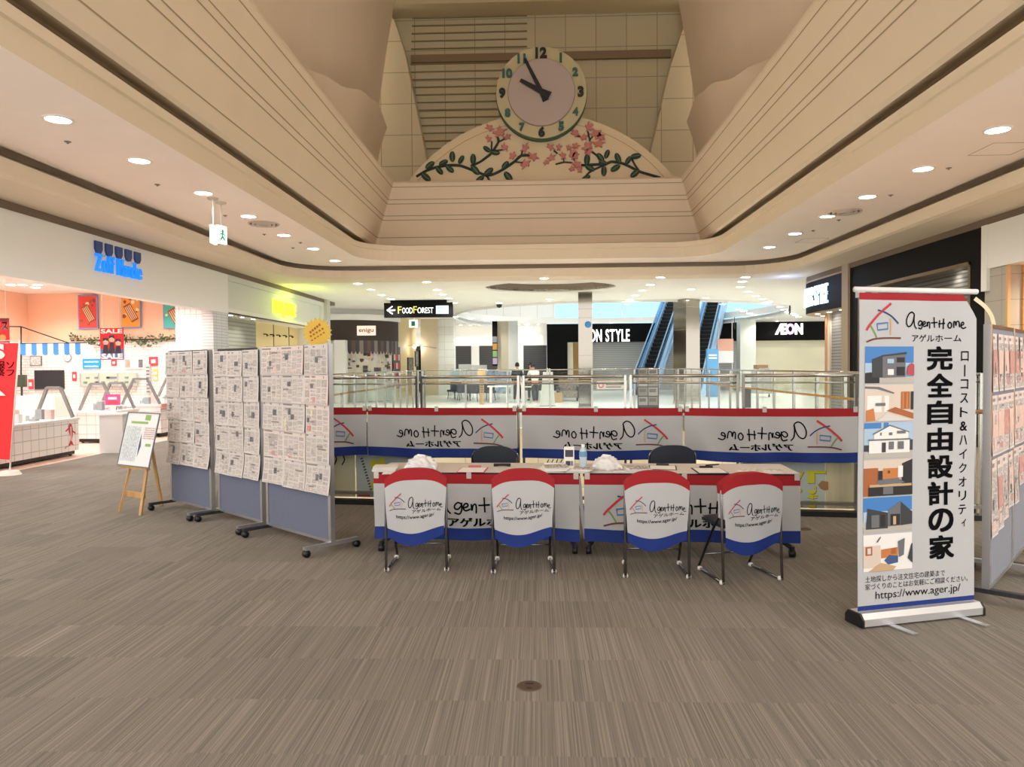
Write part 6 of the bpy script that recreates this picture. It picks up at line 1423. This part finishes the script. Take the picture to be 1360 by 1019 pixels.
for k in range(60):
    m = MB()
    i = r.randrange(14); x, y = f0[i]; z = r.uniform(1.0, 2.3); m.obox((x - bx, y - by, z), r.uniform(.08, .25), .04, r.uniform(.05, .2), (0, 0, R(r.uniform(-40, 40)))); m.build('goods', gk[k % 4], t)
# beige shop front along the left
def onleft(px0, px1, py0, py1, X_=-7.1):
    a, b = atX(px0, py0, X_), atX(px1, py0, X_); return a.y, b.y
def leftpanel(name, label, cat, y0, y1, z0, z1, m_, th=.06):
    t = thing(name, label, cat, (-7.1, (y0 + y1) / 2, 0), 0); w = y1 - y0; m = MB(); m.box(.001, th, -w / 2, w / 2, z0, z1); m.build('panel', m_, t); return t, w
t, w = leftpanel('shop_display', 'red and dark goods display beside the curved food shop', 'display', 36.0, 37.9, .5, 2.6, mat('goods dark', '#4d4848')); m = MB()
for k in range(24): yy = -w * .45 + (k % 6) * w * .15; z = .65 + .42 * (k // 6); m.box(.06, .10, yy, yy + w * .12, z, z + .3, [0, 0, 1, 2][(k * 7) % 4])
m.build('goods_display', [mat('goods red', '#cf4a3c', .6), mat('goods white', '#e4e6ea'), mat('goods dark', '#4d4848')], t)
for k, (y0, y1, z0, z1) in enumerate(((40.2, 42.0, .9, 2.1), (42.7, 43.7, 1.6, 2.5))): t, w = leftpanel('menu_board', 'dark menu board on the beige shop wall, %s one' % ['lower nearer', 'higher farther'][k], 'menu board', y0, y1, z0, z1, mat('goods dark', '#4d4848')); m = MB(); m.box(.06, .065, -w * .4, w * .4, z0 + .1, z1 - .1); m.build('print', printmat('menu print', '#8d8780', '#4b4643', 8, 14), t)
t = thing('wall_lamp', 'bright small lamp projecting from the beige shop wall', 'wall lamp', (-7.1, 40.6, 2.75), 0); m = MB(); m.tube([(0, 0, 0), (.5, 0, .02), (1.6, .4, -.15)], .02, 6); m.build('arm', steel_m, t); m = MB(); m.lathe((.35, 0, -.05), [(0, -.1), (.09, -.06), (.09, .05), (0, .09)], 12); m.build('bulb', lamp_m, t)
lamp('wall_lamp_light', 'POINT', (-6.6, 40.6, 2.7), 14, WARM, None, .1)
f = MB(); f.box(-7.3, -6.72, 45.5, 45.6, 0, 2.6); struct('door_8', f, black_m)
t = thing('exit_sign', 'small green lit exit sign hanging from the far ceiling', 'exit sign', (atY(549, 430, 38).x, 38, atY(549, 430, 38).z), 0); m = MB(); m.box(-.22, .22, -.05, .05, -.2, .2); m.build('box', mat('exit box white', '#eef3ee'), t); m = MB(); m.rect(-.1, .1, -.12, .12, lambda u, v: (u, -.052, v)); m.build('pictogram', mat('exit green', '#2f9e7c'), t); m = MB(); m.tube([(0, 0, .2), (0, 0, ZF - t.location.z)], .015, 6); m.build('rod', steel_m, t)
# hanging sign strip on pillar
t = thing('pillar_sign', 'tall black sign strip with coloured panels on the far cream pillar', 'sign', (atY(657.5, 480, 43.3).x, 43.3, 0), 0); m = MB(); m.box(-.15, .15, -.03, .03, 1.6, ZF - .02); m.build('panel', black_m, t)
m = MB()
for k, mi in enumerate((0, 1, 2, 3)): m.rect(-.13, .13, 1.7 + k * .42, 2.06 + k * .42, lambda u, v: (u, -.033, v), mi)
m.build('print', [mat('panel lilac', '#b9a6cf', .6), mat('panel green', '#8fae7a', .6), mat('panel gold', '#b9893f', .6), mat('panel grey', '#77777a', .6)], t)
# seating area clutter
def seat_chair(label, px, py, Y, rot, m_):
    q = atY(px, py, Y); t = thing('tub_chair', label, 'chair', (q.x, Y, 0), rot, 'dark chairs across the void'); m = MB(); m.box(-.28, .28, -.26, .26, .36, .46); m.build('seat', m_, t)
    m = MB()
    def bk(u, v): a_ = PI * (1 + u) ; return (.30 * math.cos(a_), .28 * math.sin(a_) , .40 + .42 * v)
    m.rect(0, 1, 0, 1, bk, 0, 14, 3); m.rect(0, 1, 0, 1, lambda u, v: tuple(c * 1.12 if i < 2 else c for i, c in enumerate(bk(u, v))), 0, 14, 3); m.rect(0, 1, 0, 1, lambda u, v: tuple(c * (1 + .12 * v) if i < 2 else c for i, c in enumerate(bk(u, 1))), 0, 14, 1); m.build('backrest', m_, t)
    for sx in (-1, 1):
        for sy in (-1, 1): m = MB(); m.tube([(sx * .22, sy * .2, .36), (sx * .25, sy * .24, 0)], .018, 6); m.build('leg', blackpl_m, t)
dkc = mat('charcoal chair fabric', '#3a3f48', .8)
for k, (px, Y, rot, l) in enumerate(((616, 34.5, .3, 'leftmost dark tub chair across the void'), (629, 33.6, -.2, 'second dark tub chair across the void, beside the wooden sign'), (648, 34.0, 2.6, 'dark tub chair beside the white table across the void'), (604, 36.0, 1, 'farthest dark tub chair beside the white pillar'))): seat_chair(l, px, 525, Y, rot, dkc)
q = atY(661, 525, 33); t = thing('cafe_table', 'white table in front of the blue floral screens across the void', 'table', (q.x + .1, 32.4, 0), 0); m = MB(); m.box(-.5, .5, -.35, .35, .68, .73); m.build('tabletop', paper_m, t)
for s_ in (-1, 1): m = MB(); m.box(s_ * .36 - .05, s_ * .36 + .05, -.3, .3, 0, .68); m.build('leg', paper_m, t)
q = atY(700, 528, 31.2); t = thing('work_table', 'low table with green mat between the two standing people', 'table', (q.x + .05, 32.35, 0), 0); m = MB(); m.box(-.30, .30, -.3, .3, .66, .70); m.build('tabletop', paper_m, t); m = MB(); m.box(-.22, .22, -.2, .2, .70, .706); m.build('green_mat', mat('green mat', '#8fae5e', .7), t)
for sx in (-1, 1):
    for sy in (-1, 1): m = MB(); m.tube([(sx * .26, sy * .26, 0), (sx * .26, sy * .26, .66)], .016, 6); m.build('leg', steel_m, t)
q = atY(640, 537, 30.6); t = thing('stand_sign', 'tall wooden post sign with tan top across the void', 'sign', (q.x, 30.6, 0), 0); m = MB(); m.box(-.09, .09, -.05, .05, 0, 1.32); m.build('post', woodmat('sign post wood', '#a8845c', '#c7a57a', 'z'), t); m = MB(); m.prism([(-.2, 1.05), (.2, 1.05), (.14, 1.5), (-.14, 1.5)], -.06, -.05, fn=yx); m.build('top_panel', mat('sign tan', '#dcb98a', .6), t)
m = MB()
for k in range(5): m.box(-.07, .07, -.056, -.051, .5 + k * .09, .55 + k * .09)
m.build('lettering', mat('goods brown', '#7a5f4e'), t)
def screen(label, px0, px1, py0, py1, Y, m_):
    a, b = atY(px0, py0, Y), atY(px1, py1, Y); w = b.x - a.x; t = thing('folding_screen', label, 'screen', ((a.x + b.x) / 2, Y, 0), 0, 'pale screens across the void'); m = MB(); m.box(-w / 2, w / 2, -.02, .02, .25, a.z); m.build('panel', m_, t)
    for s_ in (-1, 1): m = MB(); m.box(s_ * (w / 2 - .03) - .02, s_ * (w / 2 - .03) + .02, -.18, .18, 0, .04); m.box(s_ * (w / 2 - .03) - .015, s_ * (w / 2 - .03) + .015, -.015, .015, .04, .25); m.build('foot', alu_m, t)
blu = mat('blue floral panel', '#aebfe8', .6, var=.5, vscale=5); whp = mat('screen white', '#eef1f2', .6)
screen('white screen with a round topped edge left of the wooden sign', 627, 647, 485, 520, 36.6, whp); screen('blue floral screen right of the wooden sign', 647, 662, 491, 520, 36.2, blu); screen('blue floral screen behind the white table', 662, 678, 494, 520, 36.0, blu); screen('pale blue screen by the tiled far pillar', 598, 609, 490, 520, 37.2, mat('pale blue panel', '#cfe3f2', .6))
screen('white screen with brown goods on it behind the tub chairs', 609, 626, 484, 520, 38.2, whp)
q = atY(727, 540, 29.2); t = thing('lectern', 'white flared stand beside the person in white', 'stand', (q.x, 29.2, 0), 0); m = MB(); m.prism([(-.30, 0), (.30, 0), (.22, 1.35), (-.16, 1.35)], -.15, .15, fn=yx); m.build('body', mat('stand white', '#dfe2df', .5), t); m = MB(); m.box(-.32, .32, -.17, .17, 0, .02); m.build('base', mat('grey frame', '#7d8084'), t); m = MB(); m.box(-.02, .03, -.02, .02, 1.35, 1.5); m.box(.06, .12, -.03, .03, 1.35, 1.48); m.build('items', paper_m, t)
q = atY(755, 530, 33.5); t = thing('armchair', 'patterned grey armchair left of the slim mirror column', 'armchair', (q.x, 33.5, 0), PI); pat = mat('patterned fabric', '#8a8278', .8, var=.45, vscale=14); m = MB(); m.box(-.42, .42, -.36, .36, .15, .45); m.build('seat', pat, t); m = MB(); m.obox((0, -.36, .68), .86, .14, .6, (R(8), 0, 0)); m.build('backrest', pat, t)
for s_ in (-1, 1): m = MB(); m.box(s_ * .46 - .07, s_ * .46 + .07, -.38, .36, .12, .64); m.build('armrest', dkc, t)
for sx in (-1, 1):
    for sy in (-1, 1): m = MB(); m.box(sx * .4 - .03, sx * .4 + .03, sy * .3 - .03, sy * .3 + .03, 0, .15); m.build('leg', blackpl_m, t)
q = atY(741, 530, 31.5); t = thing('paper_bag', 'brown paper bag on the floor beside the patterned armchair', 'bag', (q.x, 32.0, 0), .3); m = MB(); m.prism([(-.17, 0), (.17, 0), (.19, .42), (-.19, .42)], -.09, .09, fn=yx); m.build('body', mat('kraft paper', '#b79a72', .8), t); m = MB(); m.tube([(-.08, 0, .42), (-.06, 0, .54), (.06, 0, .54), (.08, 0, .42)], .008, 6); m.build('handle', mat('kraft paper', '#b79a72'), t)
q = atY(946, 525, 36.5); t = thing('promo_stand', 'bright blue promotional stand right of the escalators', 'stand', (q.x, 36.5, 0), 0); m = MB(); m.box(-.28, .28, -.12, .12, .02, 2.35); m.build('panel', mat('promo blue', '#67a9dd', .5), t); m = MB()
for k in range(2): m.rect(-.2, .2, 2.0 - k * .14, 2.08 - k * .14, lambda u, v: (u, -.122, v))
m.build('print', paper_m, t); m = MB(); m.box(-.32, .32, -.2, .2, 0, .02); m.build('base', steel_m, t)
q = atY(1011, 522, 36.0); t = thing('covered_trolley', 'grey covered goods trolley before the cream far wall', 'trolley', (q.x, 36, 0), .2); gcv = mat('grey cover', '#a8a8a4', .7, var=.1, vscale=6); m = MB(); m.prism([(-.38, .18), (.38, .18), (.36, 1.25), (.2, 1.4), (-.24, 1.38), (-.36, 1.2)], -.3, .3, fn=yx); m.build('cover', gcv, t); m = MB(); m.box(-.3, .25, -.2, .2, 1.38, 1.55); m.build('carton_load', mat('carton brown', '#9a7a5a', .8), t)
for sx in (-1, 1): m = MB(); m.tube([(sx * .3 - .02, -.2, .06), (sx * .3 + .02, -.2, .06)], .06, 10); m.box(sx * .3 - .02, sx * .3 + .02, -.22, -.18, .06, .18); m.build('wheel', blackpl_m, t)
q = atY(992, 540, 27.5); t = thing('umbrella_bin', 'slim dark bin with white top beyond the right balustrade', 'bin', (q.x, 27.5, 0), .1); m = MB(); m.box(-.11, .11, -.11, .11, 0, .72); m.build('body', mat('dark bin', '#6a6c70', .5, .4), t); m = MB(); m.box(-.12, .12, -.12, .12, .72, .78); m.build('top', paper_m, t)
for k, (x0, x1, y0, y1, Y, c_) in enumerate(((953, 974, 450, 466, 43.0, '#f3b9a2'), (953, 974, 466, 482, 43.0, '#eef0ee'))):
    a, b = atY(x0, y0, Y), atY(x1, y1, Y); t = thing('wall_panel_sign', ['salmon pink panel right of the right escalator', 'white panel under the salmon panel right of the right escalator'][k], 'panel', ((a.x + b.x) / 2, Y, 0), 0, 'panels right of the escalators'); w = b.x - a.x; m = MB(); m.box(-w / 2, w / 2, -.02, .02, b.z, a.z - .01); m.build('panel', mat('panel tone %d' % k, c_, .6), t)
    if k == 1: m = MB(); m.box(-w / 2 + .04, -w / 2 + .08, .02, .06, 0, ZF); m.box(w / 2 - .08, w / 2 - .04, .02, .06, 0, ZF); m.build('post', steel_m, t)
f = MB(); f.box(11.9, 12.8, 44, 44.8, 0, ZF); struct('pillar.008', f, mat('sage white pillar', '#d4d8d0', .5))
t = thing('camera_dome', 'small dark camera dome under the far ceiling left of the slim mirror column', 'security camera', atZ(663, 404.5, ZF), 0); m = MB(); m.lathe((0, 0, 0), [(.12, -.001), (.12, -.06), (.09, -.12), (0, -.15)], 14); m.build('dome', blackpl_m, t)
for k, (px, py0, py1, Y) in enumerate(((1049, 386, 415, 34.0), (975.5, 410, 435, 42))):
    a, b = atY(px, py0, Y), atY(px, py1, Y); t = thing('hanging_pole', ['thin dark pole hanging from the far ceiling left of the curved shop', 'thin pole hanging from the far ceiling right of the escalators'][k], 'pole', (a.x, Y, 0), 0); m = MB(); m.tube([(0, 0, b.z), (0, 0, ZF)], .02, 6); m.tube([(0, 0, b.z - .1), (0, 0, b.z + .3)], .035, 8); m.build('rod', mat('dark bronze', '#3f3730'), t)
q = atY(793, 512, 24.4); t = thing('warning_notice', 'white prohibition notice on the far balustrade by the slim mirror column', 'notice', (q.x + .5, 24.535, q.z), 0); m = MB(); m.box(-.5, .5, -.01, 0, -.13, .13); m.build('board', paper_m, t); m = MB(); m.prism(circ(.09, 20), -.016, -.012, holes=[circ(.06, 20)], fn=lambda x, y, z: (x - .36, z, y)); m.rect(-.2, .42, .0, .05, lambda u, v: (u, -.013, v), 1); m.rect(-.2, .3, -.08, -.04, lambda u, v: (u, -.013, v), 1); m.build('print', [mat('card red', '#dc4650'), mat('greyprint', '#9a9698')], t)
# low stone bench etc. at far left under the shop row: queue post line
# ================================================================== PEOPLE
def skin(name, verts, edges, rad, m_, parent, root=0, sub=2):
    me = bpy.data.meshes.new(name); me.from_pydata(verts, edges, []); o = bpy.data.objects.new(name, me); COL.objects.link(o)
    sk = o.modifiers.new('s', 'SKIN'); sk.use_smooth_shade = True; lay = me.skin_vertices[0].data
    for i, r_ in enumerate(rad): lay[i].radius = (r_, r_) if not isinstance(r_, tuple) else r_
    lay[root].use_root = True
    su = o.modifiers.new('u', 'SUBSURF'); su.levels = sub; su.render_levels = sub
    ev = o.evaluated_get(bpy.context.evaluated_depsgraph_get()); nm = bpy.data.meshes.new_from_object(ev); o.modifiers.clear(); o.data = nm
    nm.materials.clear(); nm.materials.append(m_)
    for p_ in nm.polygons: p_.use_smooth = True
    bpy.data.meshes.remove(me); o.parent = parent; return o
skin_m = mat('skin', '#c99c7e', .6); hair_m = mat('black hair', '#16130f', .5); suit_m = mat('dark suit', '#20242b', .8); shirt_m = mat('white shirt', '#dcdad4', .8); trs_m = mat('dark trousers', '#2a2d33', .8); shoe_m = mat('dark shoe', '#17171a', .4); shoe_w = mat('white shoe', '#dcdcda', .5)
def person(label, loc, rot, top_m, leg_m, sh_m, lean=0.0, reach=0.0, stride=.1):
    t = thing('person', label, 'person', loc, rot)
    hip = Vector((0, 0, .90)); up = Vector((0, math.sin(lean), math.cos(lean))); fw = Vector((0, math.cos(lean), -math.sin(lean)))
    ch = hip + up * .26; sh = hip + up * .48; nk = hip + up * .56; hd = nk + up * .10 + fw * .03; tp = hd + up * .11 + fw * .01
    V = [hip, ch, sh, nk, hd, tp]; E = [(0, 1), (1, 2), (2, 3), (3, 4), (4, 5)]; Rd = [.10, .09, .08, .045, .075, .07]
    ends = []
    for s_ in (-1, 1):
        S = sh + Vector((s_ * .18, 0, -.02)); 
        el = S + Vector((s_ * .06, .04 + .14 * reach, -.27)); wr = el + Vector((-s_ * .02, .06 + .2 * reach, -.23 + .16 * reach)); b = len(V); V += [S, el, wr]; E += [(2, b), (b, b + 1), (b + 1, b + 2)]; Rd += [.045, .038, .028]
        d = (wr - el).normalized(); pm = wr + d * .07; V.append(pm); E.append((b + 2, b + 3)); Rd.append((.034, .018))
        for k in range(4): V += [pm + d * .035 + Vector((0, (k - 1.5) * .018, 0)), pm + d * (.085 - abs(k - 1.4) * .012) + Vector((-s_ * .012, (k - 1.5) * .02, 0))]; n_ = len(V); E += [(b + 3, n_ - 2), (n_ - 2, n_ - 1)]; Rd += [.009, .008]
        V += [wr + d * .05 + Vector((-s_ * .03, .03, 0)), wr + d * .085 + Vector((-s_ * .045, .04, 0))]; n_ = len(V); E += [(b + 3, n_ - 2), (n_ - 2, n_ - 1)]; Rd += [.011, .009]
        H_ = Vector((s_ * .09, 0, .86)); kn = Vector((s_ * .10, .03 + s_ * stride * .3, .47)); an = Vector((s_ * .10, -.02 + s_ * stride, .085)); to = an + Vector((s_ * .02, .15, -.055)); he = an + Vector((0, -.03, -.05))
        b2 = len(V); V += [H_, kn, an, to]; E += [(0, b2), (b2, b2 + 1), (b2 + 1, b2 + 2), (b2 + 2, b2 + 3)]; Rd += [.09, .06, .042, .032]; ends.append((S, el, wr, H_, kn, an, to))
    skin('body', V, E, Rd, skin_m, t)
    # clothing
    v, e, r_ = [hip + Vector((0, 0, -.04)), hip + up * .10, ch, sh, nk - up * .015], [(0, 1), (1, 2), (2, 3), (3, 4)], [(.175, .135), (.155, .125), (.175, .14), (.165, .13), (.085, .08)]
    for S, el, wr, *_ in ends: b = len(v); v += [S, el, wr - (wr - el) * .06]; e += [(3, b), (b, b + 1), (b + 1, b + 2)]; r_ += [.078, .060, .046]
    skin('jacket' if top_m is suit_m else 'shirt', v, e, r_, top_m, t)
    v, e, r_ = [hip + Vector((0, 0, .02)), hip + Vector((0, 0, -.06))], [(0, 1)], [(.155, .125), (.15, .12)]
    for S, el, wr, H_, kn, an, to in ends: b = len(v); v += [H_ + Vector((0, 0, -.05)), kn, an + Vector((0, 0, .02))]; e += [(1, b), (b, b + 1), (b + 1, b + 2)]; r_ += [.098, .076, .062]
    skin('trousers', v, e, r_, leg_m, t)
    for S, el, wr, H_, kn, an, to in ends: skin('shoe', [an + Vector((0, -.03, -.035)), an + Vector((0, .06, -.04)), to + Vector((0, .03, .012))], [(0, 1), (1, 2)], [(.05, .045), (.05, .042), (.044, .034)], sh_m, t)
    # hair: cap over the back of the head
    m = MB(); c_ = (hd + tp) / 2
    for i in range(9):
        pass
    M_ = Matrix((Vector((1, 0, 0)), fw, up)).transposed(); rows = []
    v = []; f_ = []; n1, n2 = 16, 8
    for i in range(n2 + 1):
        th = PI * .66 * i / n2
        for j in range(n1):
            ph = 2 * PI * j / n1; front_ = max(0, math.sin(ph)); tt = th * (1 - .42 * front_ ** 2)
            v.append(c_ + M_ @ Vector((.098 * math.sin(tt) * math.cos(ph), .112 * math.sin(tt) * math.sin(ph) - .012, .128 * math.cos(tt) + .015)))
    for i in range(n2):
        for j in range(n1): f_.append((i * n1 + j, i * n1 + (j + 1) % n1, (i + 1) * n1 + (j + 1) % n1, (i + 1) * n1 + j))
    m.add(v, f_, 0, True); m.build('hair', hair_m, t)
    m = MB()   # face on the front of the head
    for s_ in (-1, 1): q = c_ + M_ @ Vector((s_ * .032, .088, .0)); m.obox(q, .022, .012, .010); m.obox(c_ + M_ @ Vector((s_ * .092, 0, -.01)), .018, .035, .055, (0, 0, 0), 1)
    m.obox(c_ + M_ @ Vector((0, .098, -.03)), .022, .03, .035, (0, 0, 0), 1); m.obox(c_ + M_ @ Vector((0, .088, -.07)), .045, .012, .012, (0, 0, 0), 2); m.build('face_features', [ink_m, skin_m, mat('lips', '#9a5d52', .6)], t)
    return t
for px, l, tm, lm, sm, ln, rc, st, rot, Y in ((687, 'person in dark suit standing with back turned across the void', suit_m, suit_m, shoe_w, .03, .2, .08, R(-8), 32.7), (711, 'person in white shirt leaning over the low table across the void', shirt_m, trs_m, shoe_w, .36, .9, .12, R(20), 31.2), (706, 'person in dark top beyond the one in white shirt across the void', suit_m, trs_m, shoe_m, .15, .6, .05, R(165), 33.9)):
    q = atY(px, 530, Y); person(l, (q.x, Y, 0), rot, tm, lm, sm, ln, rc, st)
